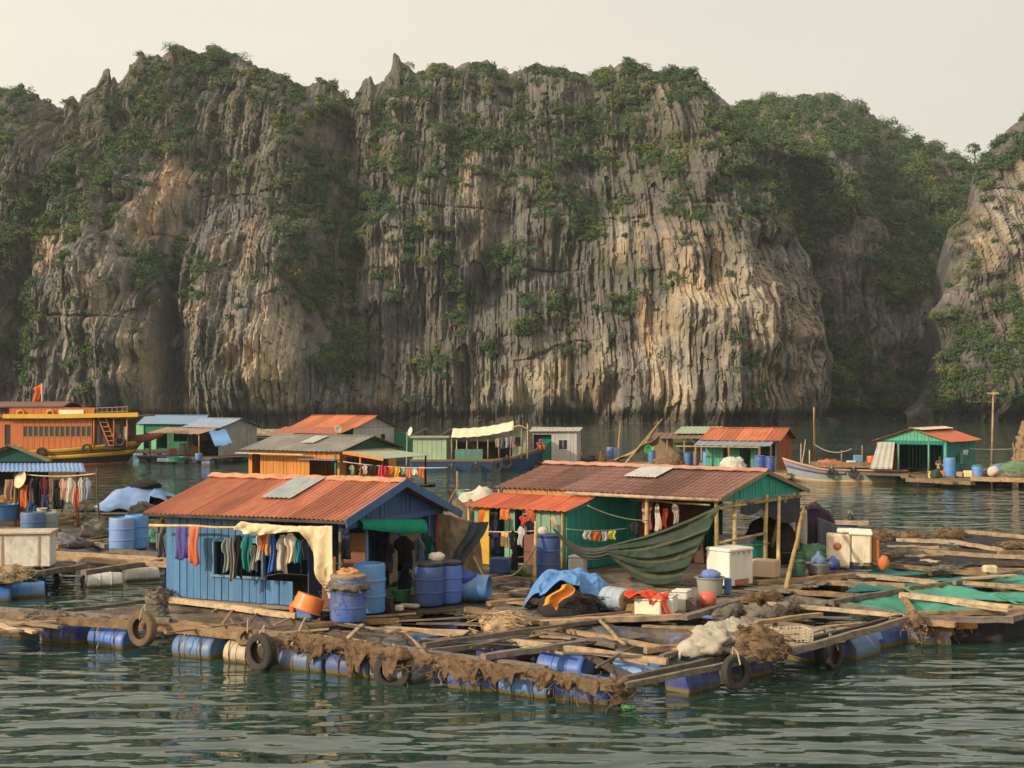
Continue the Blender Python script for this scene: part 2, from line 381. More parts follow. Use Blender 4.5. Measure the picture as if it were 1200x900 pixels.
    grey = np.array([.152, .153, .152]); brown = np.array([.150, .138, .124]); fresh = np.array([.50, .37, .215]); pale = np.array([.42, .38, .305]); black = np.array([.045, .042, .038])
    t = np.clip(.5 + n * 1.6, 0, 1)[..., None]
    C = grey * (1 - t) + brown * t
    oc = np.zeros_like(v)
    for o_ in ochre: oc = np.maximum(oc, o_[4] * sg(PX, PY, o_, 2.2))
    pat = np.clip(.5 + 2.4 * fbm(wx * .13, wz * .055, D * 0 + seed + 30, 4), 0, 1); stre = np.clip(.5 + 2.2 * pn(wx * .55, wz * .035, D * 0 + seed + 17), 0, 1)
    o1 = (np.clip(oc * 1.9 * (pat * .75 + stre * .5) - .22, 0, 1) ** .8)[..., None]
    hue = np.clip(.5 + 2 * fbm(wx * .08, wz * .06, D * 0 + seed + 50, 3), 0, 1)[..., None]
    C = C * (1 - o1) + (fresh * hue + pale * (1 - hue)) * o1
    ps = np.clip(2.2 * pn(wx * .8, wz * .03, D * 0 + seed + 60) - .8 + .5 * pat, 0, 1)[..., None] * .42
    C = C * (1 - ps) + pale * ps
    bs = np.clip(2.6 * pn(wx * .45, wz * .03, D * 0 + seed + 70) - .55, 0, 1)[..., None] * .5
    C = C * (1 - bs) + black * bs
    mo = np.clip(.3 + 2.0 * fbm(wx * .09, wz * .11, D * 0 + seed + 90, 4) + (Z - 45) / 90, 0, .55)[..., None] * (1 - o1); C = C * (1 - mo) + np.array([.105, .100, .060]) * mo      # lichen and dry grass on the upper ledges
    wet = np.clip((3.2 - Z) / 1.2, 0, 1)[..., None] * .8
    C = C * (1 - wet) + np.array([.05, .046, .036]) * wet                                   # dark tide band
    A = np.ones(full.shape[:2] + (4,)); A[..., :3] = grey; A[:rows, :, :3] = C
    o = grid_mesh(name, full, A, ROCK); tag(o, label, 'hill', kind='structure')
    return dict(P=P, PX=PX, PY=PY, D=D2, obj=o, fresh=o1[..., 0])
SKY_MAIN = [(-260, 210), (-160, 150), (-60, 112), (0, 108), (20, 105), (40, 112), (55, 120), (75, 128), (80, 116), (86, 112), (92, 122), (98, 114), (104, 108), (112, 104), (116, 84), (124, 79), (129, 96), (133, 90), (137, 98), (142, 90), (150, 76), (160, 69), (163, 63), (168, 61), (172, 70), (180, 66), (190, 66), (200, 60), (205, 54), (215, 54), (225, 61), (235, 66), (250, 60), (258, 58), (275, 64), (285, 68), (295, 77), (310, 80), (330, 88), (345, 97), (350, 100), (365, 99), (375, 96), (390, 100), (400, 110), (412, 116), (420, 106), (426, 97), (433, 92), (440, 100), (450, 95), (457, 86), (460, 66), (463, 62), (467, 64), (471, 74), (478, 76), (484, 84), (495, 82), (510, 78), (520, 73), (530, 80), (545, 74), (560, 76), (570, 71), (580, 79), (600, 86), (615, 82), (630, 74), (645, 83), (660, 80), (670, 84), (690, 88), (705, 78), (720, 78), (735, 72), (750, 76), (765, 84), (780, 84), (795, 80), (805, 86), (820, 85), (825, 90), (830, 98), (840, 110), (850, 118), (860, 128), (870, 150), (885, 185), (900, 215), (920, 250), (935, 285), (950, 330), (960, 380), (966, 430), (973, 488), (985, 497)]
def prof_main(v, PX):
    k = 1.9 + .5 * np.sin(PX * .013 + 1) + .3 * np.sin(PX * .041)
    return .20 * v + .80 * np.clip((v - .18) / .82, 0, 1) ** k
BULGE_MAIN = [(128, 385, 56, 100, 6, 4), (118, 310, 40, 40, 5), (205, 400, 11, 100, -10, 3), (288, 350, 56, 112, 7, 5), (300, 430, 70, 60, 4), (192, 245, 44, 55, -4, 4), (392, 280, 34, 170, -9, 3), (10, 390, 28, 120, -9, 3), (845, 400, 120, 140, 12, 2.5), (760, 330, 60, 80, 4), (640, 440, 110, 60, 5, 3), (470, 170, 60, 30, -3), (560, 105, 25, 35, 3, 4), (660, 110, 26, 50, 4, 4), (500, 95, 22, 30, 4, 4), (700, 180, 60, 40, -3), (330, 150, 30, 40, 3), (60, 170, 60, 60, 3)]
OCHRE_MAIN = [(192, 240, 40, 48, 1.0), (120, 400, 50, 85, .62), (60, 290, 45, 30, .55), (165, 440, 28, 60, .8), (250, 420, 40, 80, .55), (325, 430, 35, 75, .85), (830, 370, 55, 100, .85), (780, 400, 90, 120, .6), (560, 250, 40, 50, .35), (440, 300, 30, 60, .3), (700, 420, 50, 40, .5), (900, 430, 70, 90, .55), (745, 290, 40, 50, .55), (650, 460, 120, 48, .62), (545, 215, 18, 45, .55), (800, 450, 60, 70, .7), (280, 300, 40, 80, .3), (480, 130, 60, 40, .2), (420, 470, 60, 30, .3)]
H1 = hill('hill', 'grey limestone massif with jagged crest and ochre cliff faces', SKY_MAIN, [(-260, 496.5), (30, 496), (130, 496.8), (210, 496.2), (290, 497.0), (350, 496.8), (430, 495.6), (540, 495.2), (680, 495.4), (780, 496.3), (850, 496.8), (985, 495)], 62, prof_main, BULGE_MAIN, OCHRE_MAIN, -240, 984, 1.25, 400, 1.7)
SKY_BACK = [(760, 190), (820, 150), (840, 135), (860, 124), (870, 119), (885, 121), (900, 117), (915, 120), (930, 115), (945, 111), (960, 107), (975, 110), (990, 116), (1005, 124), (1020, 134), (1040, 147), (1060, 159), (1080, 169), (1100, 175), (1115, 184), (1130, 190), (1140, 193), (1160, 204), (1200, 232), (1290, 300)]
def prof_back(v, PX):
    e = np.interp(PX, [760, 930, 1000, 1020, 1060, 1130, 1300], [.7, .62, .60, .44, .37, .38, .4])
    return np.where(v < e, .10 * v / e, .10 + .90 * ((v - e) / (1 - e)) ** .9)
H2 = hill('hill', 'forested hill with a fluted grey wall in the gap behind the massif', SKY_BACK, [(760, 490.5), (1300, 490.5)], 150, prof_back, [(950, 330, 26, 170, -9, 3), (1000, 330, 30, 90, 4, 4), (1060, 400, 40, 60, 3, 4)], [(1010, 420, 70, 60, .22)], 770, 1290, 1.5, 260, 6.2, back=90)
SKY_RIGHT = [(1072, 490), (1080, 480), (1090, 462), (1098, 440), (1104, 390), (1108, 345), (1114, 318), (1122, 285), (1135, 225), (1145, 197), (1160, 174), (1175, 159), (1190, 144), (1200, 132), (1230, 104), (1270, 84), (1330, 74), (1450, 90), (1520, 160)]
H3 = hill('hill', 'sunlit ochre cliff with a bushy foot at the right edge', SKY_RIGHT, [(1060, 494), (1520, 494)], 55, prof_main, [(1185, 440, 60, 50, 9, 2.5), (1180, 290, 30, 60, 6, 3)], [(1170, 270, 38, 70, .62), (1195, 330, 40, 60, .5), (1130, 330, 30, 30, .3), (1215, 230, 40, 60, .6)], 1066, 1500, 1.4, 320, 12.4, rag=1.0)

# ------------------------------------------------------------------ vegetation on the hills
def leaf_material():
    m, nt, b = new_mat('hill_leaves')
    a = nt.nodes.new('ShaderNodeAttribute'); a.attribute_name = 'tint'
    nt.links.new(a.outputs['Color'], b.inputs['Base Color']); b.inputs['Roughness'].default_value = .75; b.inputs['Specular IOR Level'].default_value = .15
    return m
LEAF = leaf_material()
def clump_cloud(P, Rr, tint, per, leaf, r_):
    """leaf faces spread through many uneven crowns; P centres, Rr radii, tint colours"""
    n = len(P); N = n * per
    d = r_.normal(size=(n, per, 3)); d /= np.linalg.norm(d, axis=2)[..., None]
    d[..., 2] = np.where(d[..., 2] < -.35, -d[..., 2], d[..., 2])
    lob = 1 + .35 * np.sin(d[..., 0] * 3.1 + r_.uniform(0, 6, (n, 1))) * np.cos(d[..., 1] * 2.7 + r_.uniform(0, 6, (n, 1))) + .2 * np.sin(d[..., 2] * 7 + d[..., 0] * 5)
    rad = r_.uniform(.35, 1, (n, per)) ** .5 * lob
    pos = P[:, None, :] + d * rad[..., None] * Rr[:, None, None] * np.array([1.05, 1.0, .78])
    nor = d + r_.normal(size=d.shape) * .55 + np.array([0, 0, .35]); nor /= np.linalg.norm(nor, axis=2)[..., None]
    t = np.cross(nor, r_.normal(size=d.shape)); t /= np.linalg.norm(t, axis=2)[..., None]; bb = np.cross(nor, t)
    sz = (leaf * r_.uniform(.6, 1.35, (n, per)))[..., None]
    q = np.stack([pos - t * sz, pos - bb * sz * .55, pos + t * sz, pos + bb * sz * .55], 2)
    c = np.ones((n, per, 4, 4)); c[..., :3] = (tint[:, None, :] * r_.uniform(.75, 1.25, (n, per, 1)))[:, :, None, :]
    return q.reshape(-1, 3), c.reshape(-1, 4)
def leaf_mesh(name, q, c):
    nq = len(q) // 4
    me = bpy.data.meshes.new(name); me.vertices.add(len(q)); me.vertices.foreach_set('co', q.reshape(-1).astype(np.float32))
    me.loops.add(len(q)); me.loops.foreach_set('vertex_index', np.arange(len(q), dtype=np.int32))
    me.polygons.add(nq); me.polygons.foreach_set('loop_start', np.arange(0, len(q), 4, dtype=np.int32)); me.update(calc_edges=True)
    a = me.color_attributes.new('tint', 'FLOAT_COLOR', 'POINT'); a.data.foreach_set('color', c.reshape(-1).astype(np.float32))
    me.materials.append(LEAF); return me
GREENS = np.array([[.058, .096, .038], [.086, .126, .042], [.132, .156, .052], [.178, .176, .064], [.064, .116, .048]])
def vegetate(H, spots, n, rmin, rmax, seed, label, warm=.4, base=.02, per=150, leaf=.42, holes=()):
    r_ = np.random.default_rng(seed); PX, PY, P = H['PX'], H['PY'], H['P']
    w = np.full(PX.shape, base)
    for s_ in spots: w = np.maximum(w, (s_[4] if len(s_) > 4 else 1.0) * sg(PX, PY, s_, 3))
    for s_ in holes: w = w * (1 - .92 * sg(PX, PY, s_, 4))
    brk = fbm(PX * .045, PY * .06, PX * 0 + seed, 3)
    w = w * np.clip(.48 + brk * 2.6, 0.0, 1.4) * (1 - .8 * np.clip(H['fresh'] * 1.5, 0, 1)); w[P[..., 2] < 2.5] = 0
    vis = (PX > -200) & (PX < 1420); w = np.where(vis, w, 0)
    # equal chance per area seen
    ay = np.abs(np.gradient(PY, axis=0)) + .25; w = w * ay
    i = r_.choice(w.size, n, p=(w / w.sum()).reshape(-1))
    c = P.reshape(-1, 3)[i]; pxs, pys = PX.reshape(-1)[i], PY.reshape(-1)[i]
    rad = r_.uniform(rmin, rmax, n) * r_.choice([.65, 1, 1, 1.35], n)
    c = c + r_.normal(size=(n, 3)) * rad[:, None] * .22; c[:, 2] += rad * .12; c[:, 1] -= rad * .2
    hi = np.clip(.5 + fbm(pxs * .02, pys * .02, pxs * 0 + 3 + seed, 2) * 2, 0, 1)
    k = np.clip(r_.normal(warm * 4 * hi, .9, n), 0, 3).astype(int); k = np.where(r_.random(n) < .2, 4, k)
    q, cc = clump_cloud(c, rad, GREENS[k], per, leaf, r_)
    o = bpy.data.objects.new('hillside_vegetation', leaf_mesh('hillside_vegetation', q, cc)); col.objects.link(o)
    tag(o, label, 'vegetation', kind='stuff')
VEG1 = [(20, 115, 50, 16), (0, 150, 28, 45), (-60, 150, 60, 60), (250, 75, 48, 22), (215, 95, 35, 20), (290, 85, 50, 18), (170, 120, 22, 28), (150, 160, 30, 32), (130, 190, 40, 27), (110, 215, 45, 27), (75, 235, 40, 32), (50, 260, 45, 36), (100, 258, 35, 25), (20, 285, 28, 25), (125, 250, 20, 16), (370, 105, 45, 22), (395, 130, 30, 22), (340, 95, 32, 14), (330, 120, 30, 20, .7), (340, 160, 25, 20, .7), (270, 170, 18, 8, .6), (235, 150, 15, 12, .7), (200, 180, 20, 12, .7), (265, 195, 18, 12, .7), (350, 190, 25, 25), (375, 210, 40, 25), (360, 240, 35, 27), (385, 270, 40, 36), (360, 300, 26, 40), (380, 340, 28, 36), (400, 400, 32, 36), (395, 430, 26, 20), (250, 205, 25, 10), (185, 305, 35, 15), (195, 330, 20, 26), (250, 320, 15, 12, .7), (235, 350, 12, 12, .7), (15, 365, 27, 30), (40, 345, 20, 20), (38, 400, 18, 32), (30, 435, 15, 22), (120, 420, 20, 12, .8), (110, 462, 14, 8, .8), (95, 312, 15, 8, .6),
        (460, 140, 30, 20), (480, 150, 40, 16), (530, 160, 45, 20), (560, 172, 30, 16), (455, 195, 25, 20), (480, 210, 25, 16), (520, 207, 30, 13), (560, 205, 14, 11), (440, 240, 20, 19), (490, 280, 28, 14, .9), (505, 300, 30, 12, .8), (585, 302, 24, 11), (600, 315, 18, 11), (440, 320, 16, 10, .8), (525, 322, 10, 8, .8), (500, 108, 40, 16, .8), (545, 90, 35, 15), (580, 85, 25, 12), (610, 95, 20, 14), (640, 90, 35, 14), (690, 88, 30, 12), (735, 82, 45, 18), (795, 87, 25, 14), (560, 118, 20, 10, .6), (620, 130, 25, 20, .7), (670, 155, 40, 25, .9), (690, 175, 35, 25), (720, 150, 35, 25), (745, 110, 40, 12), (740, 130, 30, 12), (800, 105, 30, 18), (830, 130, 16, 20), (840, 150, 25, 30), (860, 190, 20, 40), (880, 225, 20, 30), (770, 180, 30, 18), (640, 200, 25, 25), (650, 240, 20, 20), (690, 270, 20, 22), (660, 250, 25, 15), (790, 200, 15, 20), (730, 245, 10, 15), (785, 245, 10, 25), (800, 270, 18, 18), (610, 355, 15, 10), (655, 350, 18, 12), (615, 385, 15, 10), (655, 390, 12, 10), (725, 360, 15, 15), (780, 338, 12, 14), (550, 345, 12, 15, .8), (540, 390, 10, 15, .7), (575, 410, 8, 6), (520, 430, 14, 10), (495, 430, 14, 8), (875, 470, 8, 12), (840, 400, 12, 6), (865, 425, 8, 6), (905, 245, 14, 22), (470, 330, 30, 30, .25), (600, 180, 60, 60, .3), (200, 140, 60, 40, .35)]
vegetate(H1, VEG1, 3700, .65, 1.65, 21, 'dark and yellow green scrub clinging to the limestone massif', warm=.48, base=.022, per=230, leaf=.20)
VEG2 = [(960, 130, 100, 40), (1000, 200, 120, 60), (1080, 220, 90, 60), (1090, 290, 75, 55), (880, 150, 30, 50), (960, 210, 60, 40), (1040, 330, 20, 25), (955, 300, 18, 90), (960, 400, 22, 50), (985, 450, 45, 30), (1030, 470, 40, 22), (1000, 418, 30, 20), (1065, 420, 25, 16), (1010, 365, 14, 10), (945, 235, 25, 60), (1180, 300, 60, 80)]
HOLE2 = [(985, 330, 34, 70), (1060, 400, 75, 45), (925, 320, 14, 60), (905, 200, 30, 30), (985, 190, 30, 14), (1005, 460, 12, 20)]
vegetate(H2, VEG2, 2300, 1.3, 2.7, 22, 'dense green forest over the hill behind the gap', warm=.48, base=.015, per=230, leaf=.31, holes=HOLE2)
VEG3 = [(1180, 172, 32, 26), (1165, 200, 20, 30, .8), (1150, 235, 10, 45, .9), (1160, 430, 50, 50), (1130, 450, 40, 45), (1190, 370, 26, 30), (1115, 372, 16, 20), (1185, 465, 45, 22), (1220, 120, 40, 30), (1300, 100, 90, 30), (1300, 430, 120, 60), (1100, 470, 20, 20), (1112, 330, 10, 40, .6), (1125, 285, 8, 40, .6)]
vegetate(H3, VEG3, 1200, .8, 1.9, 23, 'shrubs crowding the foot and crest of the right cliff', warm=.42, base=.02, per=230, leaf=.23)

# ================================================================== kit for the floating village
T = lambda r, g, b: tuple(round(x, 4) for x in srgb(r, g, b))
def wood(key='tan', **k):
    cs = {'tan': ((.30, .20, .11), (.085, .06, .04)), 'grey': ((.185, .155, .122), (.06, .05, .04)), 'dark': ((.085, .066, .050), (.03, .025, .02)), 'pale': ((.40, .295, .185), (.14, .10, .065)), 'bamboo': ((.42, .31, .13), (.2, .14, .07)), 'rust': ((.30, .13, .05), (.1, .05, .03))}[key]
    kk = ('w', key)
    if kk not in MATS: MATS[kk] = weathered('timber_' + key, cs[0], .85, cs[1], .9, scale=4.5, streak=(1, 1, 1.6), fine=26, bumpd=.01, spec=.15, vary=.32)
    return MATS[kk]
def drum_mat(key):
    c = {'blue': (.04, .12, .40), 'pale': (.11, .21, .43), 'violet': (.042, .105, .36), 'tan': (.40, .31, .20), 'white': (.42, .42, .40), 'sky': (.06, .20, .46), 'indigo': (.03, .055, .25), 'grey': (.22, .28, .33)}[key]
    kk = ('d', key)
    if kk in MATS: return MATS[kk]
    m = weathered('drum_' + key, c, .45, tuple(x * .35 + .13 for x in c), .8, scale=3.0, streak=(1, 1, .45), fine=20, bumpd=.004, spec=.4, vary=.38)
    nt = m.node_tree; b = [n for n in nt.nodes if n.type == 'BSDF_PRINCIPLED'][0]; src = b.inputs['Base Color'].links[0].from_socket
    g = nt.nodes.new('ShaderNodeNewGeometry').outputs['Position']; sx = nt.nodes.new('ShaderNodeSeparateXYZ'); nt.links.new(g, sx.inputs[0])
    nz = noise(nt, g, 9, 3); ad_ = nt.nodes.new('ShaderNodeMath'); ad_.operation = 'MULTIPLY_ADD'; ad_.inputs[1].default_value = -.09; nt.links.new(nz, ad_.inputs[0]); nt.links.new(sx.outputs[2], ad_.inputs[2])
    f = ramp(nt, ad_.outputs[0], [(.0, (1, 1, 1)), (.055, (0, 0, 0))])
    nt.links.new(mixc(nt, f, src, (.17, .125, .05)), b.inputs['Base Color'])            # weed and slime at the waterline
    MATS[kk] = m; return m
RUB = paint((.020, .019, .018), .8, .5, (.10, .085, .065))
def net_mat(key, c, alpha=.45, sc_=60):
    kk = ('n', key)
    if kk in MATS: return MATS[kk]
    m, nt, b = new_mat('net_' + key); g = nt.nodes.new('ShaderNodeNewGeometry').outputs['Position']
    n = noise(nt, g, 2.2, 4, .6); nt.links.new(mixc(nt, n, tuple(x * .6 for x in c), tuple(x * 1.3 for x in c)), b.inputs['Base Color']); b.inputs['Roughness'].default_value = .9
    n2 = noise(nt, g, sc_, 2, .5); n3 = noise(nt, g, 1.3, 3, .6)
    a = nt.nodes.new('ShaderNodeMath'); a.operation = 'ADD'; nt.links.new(n2, a.inputs[0]); nt.links.new(n3, a.inputs[1])
    nt.links.new(ramp(nt, a.outputs[0], [(alpha + .38, (.12, .12, .12)), (alpha + .70, (1, 1, 1))]), b.inputs['Alpha'])
    MATS[kk] = m; return m
NETB = weathered('heaped_net', (.19, .128, .076), .95, (.055, .036, .022), .85, scale=9, streak=(1, 1, 1), fine=48, bumpd=.05, spec=.05)
NETG = weathered('heaped_grey_net', (.17, .15, .12), .95, (.05, .045, .04), .8, scale=7, streak=(1, 1, 1), fine=55, bumpd=.03, spec=.05)
DARK = paint((.018, .017, .016), .9, .3, (.03, .025, .02))

def beam_child(par, a, b, m, name='beam', w=.15, h=.13, wob=.025, n=5):
    L = Vector(par.location)
    return MB().beam(Vector(a) - L, Vector(b) - L, w, h, wob, n).build(name, m, par)
def drum_profile(r, L):
    return [(r * .90, -L / 2), (r * .97, -L / 2 + .02), (r, -L / 2 + .06), (r, -L * .19), (r * 1.045, -L * .18), (r * 1.045, -L * .15), (r, -L * .14), (r, L * .14), (r * 1.045, L * .15), (r * 1.045, L * .18), (r, L * .19), (r, L / 2 - .06), (r * .97, L / 2 - .02), (r * .90, L / 2)]
_dm = {}
def float_drum(par, p, ang, key, L=.92, r=.285):
    """drum lying in the water under a raft, axis at ang"""
    if (L, r) not in _dm:
        M = Matrix.Rotation(R(90), 3, 'Y'); b = MB(); b.lathe(drum_profile(r, L), 22, M=M); o = b.build('float_drum', drum_mat(key), par, auto=35); _dm[(L, r)] = o.data
    else:
        o = bpy.data.objects.new('float_drum', _dm[(L, r)]); col.objects.link(o); o.parent = par
    o.location = Vector(p) - Vector(par.location); o.rotation_euler = (0, R(random.uniform(-3, 3)), ang + R(random.uniform(-3, 3)))
    o.material_slots[0].link = 'OBJECT'; o.material_slots[0].material = drum_mat(key)
    return o
def upright_drum(label, p, r=.29, h=.9, key='blue', lid=None, group=None, name='blue_drum', cat='drum', bulge=.0, rz=0):
    t = thing(name, label, cat, p, rz, group); pr = drum_profile(r, h)
    pr = [(q * (1 + bulge * math.cos(z / h * math.pi)), z + h / 2) for q, z in pr]
    b = MB()
    if lid is None:                                                  # open top with an inner wall
        pr2 = pr + [(r * .86, h), (r * .86, h * .55)]; b.lathe(pr2, 24)
    else: b.lathe(pr, 24)
    b.build('body', drum_mat(key), t, auto=35)
    if lid:
        b = MB(); b.lathe([(r * .99, h - .012), (r * 1.02, h + .01), (r * 1.02, h + .05), (r * .9, h + .075), (r * .3, h + .08)], 24); b.build('lid', lid, t, auto=35)
    return t
_ty = {}
def tyre(label, p, r=.31, ax=(0, -1, 0), group=None, m=None, w=.5):
    """car tyre hung as a fender, ax is the direction its open face looks"""
    b = MB(); n = 28; k = 10; vs = []; tw = r * w
    key = (round(r, 3), w)
    t = thing('tyre', label, 'tyre', p, 0, group)
    prof = [(r * .60, -tw * .42), (r * .72, -tw * .5), (r * .93, -tw * .46), (r, -tw * .3), (r * .985, -tw * .05), (r * .985, tw * .05), (r, tw * .3), (r * .93, tw * .46), (r * .72, tw * .5), (r * .60, tw * .42), (r * .58, tw * .30), (r * .82, tw * .2), (r * .82, -tw * .2), (r * .58, -tw * .30), (r * .60, -tw * .42)]
    M = Vector(ax).to_track_quat('Z', 'Y').to_matrix()
    b.lathe(prof, n, M=M, caps=False)
    if m is None: m = RUB
    b.build('carcass', m, t, auto=40)
    b = MB(); up = Vector((0, 0, r * .9)); s = Vector(ax).normalized() * tw * .6
    b.tube([up + s * .9 + Vector((.02, 0, -.14)), up + s * .4 + Vector((.01, 0, .05)), up - s * .6 + Vector((0, 0, .16)), up - s * .8 + Vector((-.02, 0, -.1))], .014, 5); b.build('lashing', paint((.45, .40, .30), .9), t)
    return t
def garment(kind, label, p, w, h, c, rz=0.0, group=None, name=None, cat=None):
    """hanging clothes with folds; p is the top middle"""
    b = MB(); ph = random.uniform(0, 6); dep = min(.035, w * .12)
    def hw(v):
        if kind == 'shirt': return (.30 + 2.2 * v if v < .14 else (.62 + .38 * min(1, (v - .05) * 6)) if v < .42 else .66 + .05 * v) if v < .42 else .64 + .06 * v
        if kind == 'dress': return .35 + .25 * min(1, v * 6) + .35 * v
        return .95 + .05 * math.sin(v * 5 + ph)
    wav = lambda u, v: dep * (.3 + v) * (math.sin(u * 9 + ph + v * 2) + .5 * math.sin(u * 17 + ph * 2))
    def fn(u, v, x0=-.5, x1=.5):
        x = (x0 + (x1 - x0) * u) * w * hw(v)
        return (x + .02 * math.sin(v * 6 + ph), wav(u, v), -h * v * (1 - .05 * math.sin(u * 5 + ph)))
    if kind == 'trousers':
        b.sheet(lambda u, v: ((u - .5) * w * (.9 - .1 * v), wav(u, v), -h * .3 * v), 8, 3, .03)
        for s in (-1, 1): b.sheet(lambda u, v, s=s: (s * w * (.24 + .03 * v) + (u - .5) * w * (.42 - .08 * v), wav(u, v + .3) * 1.4, -h * (.28 + .72 * v)), 5, 8, .05)
    else: b.sheet(fn, 12, 14, .02)
    o = b.build(name or {'shirt': 'shirt', 'dress': 'dress', 'trousers': 'trousers', 'towel': 'towel'}[kind], cloth(c), None, True, loc=p, rz=rz)
    return tag(o, label, cat or {'shirt': 'shirt', 'dress': 'dress', 'trousers': 'trousers', 'towel': 'towel'}[kind], group)
def boards(b, x0, x1, z0, z1, y, bw=.16, th=.025, face=-1, ztop=None, axis='x', jit=.011):
    """vertical boards between x0 and x1 (or along y when axis is 'y')"""
    n = max(1, round((x1 - x0) / bw)); bw = (x1 - x0) / n
    for i in range(n):
        a, c = x0 + i * bw + min(.009, bw * .03 + .003), x0 + (i + 1) * bw - min(.009, bw * .03 + .003); o = random.uniform(-jit, jit)
        za, zc = (ztop(a), ztop(c)) if ztop else (z1, z1)
        if za - z0 < .01 and zc - z0 < .01: continue
        q = [(a, z0), (c, z0), (c, max(zc, z0 + .003)), (a, max(za, z0 + .003))]
        if axis == 'x': b.poly([(u, y + o, w) for u, w in q], (0, th, 0))
        else: b.poly([(y + o, u, w) for u, w in q], (th, 0, 0))
def pierced(b, x0, x1, z0, z1, y, holes, bw=.16, axis='x', th=.025):
    xs = sorted({x0, x1, *[h[0] for h in holes], *[h[1] for h in holes]})
    for a, c in zip(xs, xs[1:]):
        cuts = sorted((h[2], h[3]) for h in holes if h[0] <= a + 1e-6 and h[1] >= c - 1e-6); z = z0
        for h0, h1 in cuts:
            if h0 - z > .02: boards(b, a, c, z, h0, y, bw, th, axis=axis)
            z = max(z, h1)
        if z1 - z > .02: boards(b, a, c, z, z1, y, bw, th, axis=axis)
def corrugated(b, x0, x1, lo, hi, pitch=.10, amp=.016, th=.012, tile=0, nv=6, sag=.02, per=4):
    """roof sheet, lower edge lo=(y,z), upper edge hi=(y,z), ribs running up the slope"""
    n = max(4, int((x1 - x0) / pitch * per)); n = min(n, 420); ph = random.uniform(0, 6)
    def fn(u, v):
        x = x0 + (x1 - x0) * u; y = lo[0] + (hi[0] - lo[0]) * v; z = lo[1] + (hi[1] - lo[1]) * v
        z += amp * math.sin(2 * math.pi * x / pitch) - sag * math.sin(v * math.pi) * (1 + .6 * math.sin(x * 1.7 + ph)) + .012 * math.sin(x * 1.1 + ph)
        if tile: z += -(v * tile - math.floor(v * tile + 1e-6)) * .03
        return (x, y, z)
    b.sheet(fn, n, nv if not tile else tile * 3, th)
def floating_house(name, label, corner, rz, L, D, z0=.5, ez=2.5, rzh=3.1, mats=None, oh=.3, holes=(), gholes=(), side='FR', pitch=.24, bw=.22, deck=None, cat='house', group=None, back_ez=None, lholes=()):
    """gabled shack on its own float; corner is the pixel of its front right or front left foot; local x runs along the eave, y away"""
    wm, gm, rm = mats; p = W(corner[0], corner[1], z0); c, s = math.cos(rz), math.sin(rz)
    if side == 'FR': p = p - Vector((c, s, 0)) * L
    t = thing(name, label, cat, (p.x, p.y, 0), rz, group)
    b = MB(); pierced(b, 0, L, z0, ez, 0, holes, bw); boards(b, 0, L, z0, ez, D, bw); pierced(b, .03, D - .01, z0, ez, 0, lholes, bw, 'y'); pierced(b, .03, D - .01, z0, ez, L - .025, gholes, bw, 'y'); b.build('wall', wm, t)
    gz = lambda y: ez + (rzh - ez) * (1 - abs(y - D / 2) / (D / 2))
    for x in (.002, L - .022): b = MB(); boards(b, 0, D, ez + .002, ez, x, bw, axis='y', ztop=gz); b.build('gable', gm, t)
    sl = (rzh - ez) / (D / 2); b = MB()
    corrugated(b, -oh, L + oh, (-oh, ez + .05 - sl * oh), (D / 2, rzh + .05), pitch, .02, .015)
    corrugated(b, -oh, L + oh, (D + oh, (back_ez or ez) + .05 - sl * oh), (D / 2, rzh + .05), pitch, .02, .015)
    rf = b.build('roof', rm, t)
    MB().beam((-oh - .02, D / 2, rzh + .075), (L + oh + .02, D / 2, rzh + .075), .22, .05, .01, 6).build('ridge_cap', rm, rf)
    if deck:
        b = MB(); x0, x1, y0, y1 = deck; n = max(2, round((y1 - y0) / .3))
        for i in range(n): yy = y0 + (i + .5) * (y1 - y0) / n; b.box(((x0 + x1) / 2, yy, z0 - .06 + random.uniform(-.012, .012)), (x1 - x0 + random.uniform(-.3, .3), (y1 - y0) / n - .02, .06))
        b.build('deck', wood('grey'), t)
        b = MB()
        for yy in (y0 + .1, (y0 + y1) / 2, y1 - .1): b.box(((x0 + x1) / 2, yy, z0 - .18), (x1 - x0 - .1, .14, .16))
        b.build('joist', wood('dark'), t)
        n = max(2, int((x1 - x0) / 1.3))
        for i in range(n): float_drum_local(t, (x0 + .6 + i * (x1 - x0 - 1.2) / max(1, n - 1), y0 + .35, .06), 0, random.choice(['blue', 'indigo', 'grey', 'sky']))
    return t
def float_drum_local(t, p, ang, key):
    o = float_drum(t, Vector(p) + Vector(t.location), ang, key); o.location = p; return o
def panel(t, name, m, x0, x1, z0, z1, y, th=.03, label=None, axis='x'):
    b = MB()
    if axis == 'x': b.rbox(((x0 + x1) / 2, y, (z0 + z1) / 2), (x1 - x0, th, z1 - z0), .006)
    else: b.rbox((y, (x0 + x1) / 2, (z0 + z1) / 2), (th, x1 - x0, z1 - z0), .006)
    o = b.build(name, m, t)
    if label: o['label'] = label
    return o
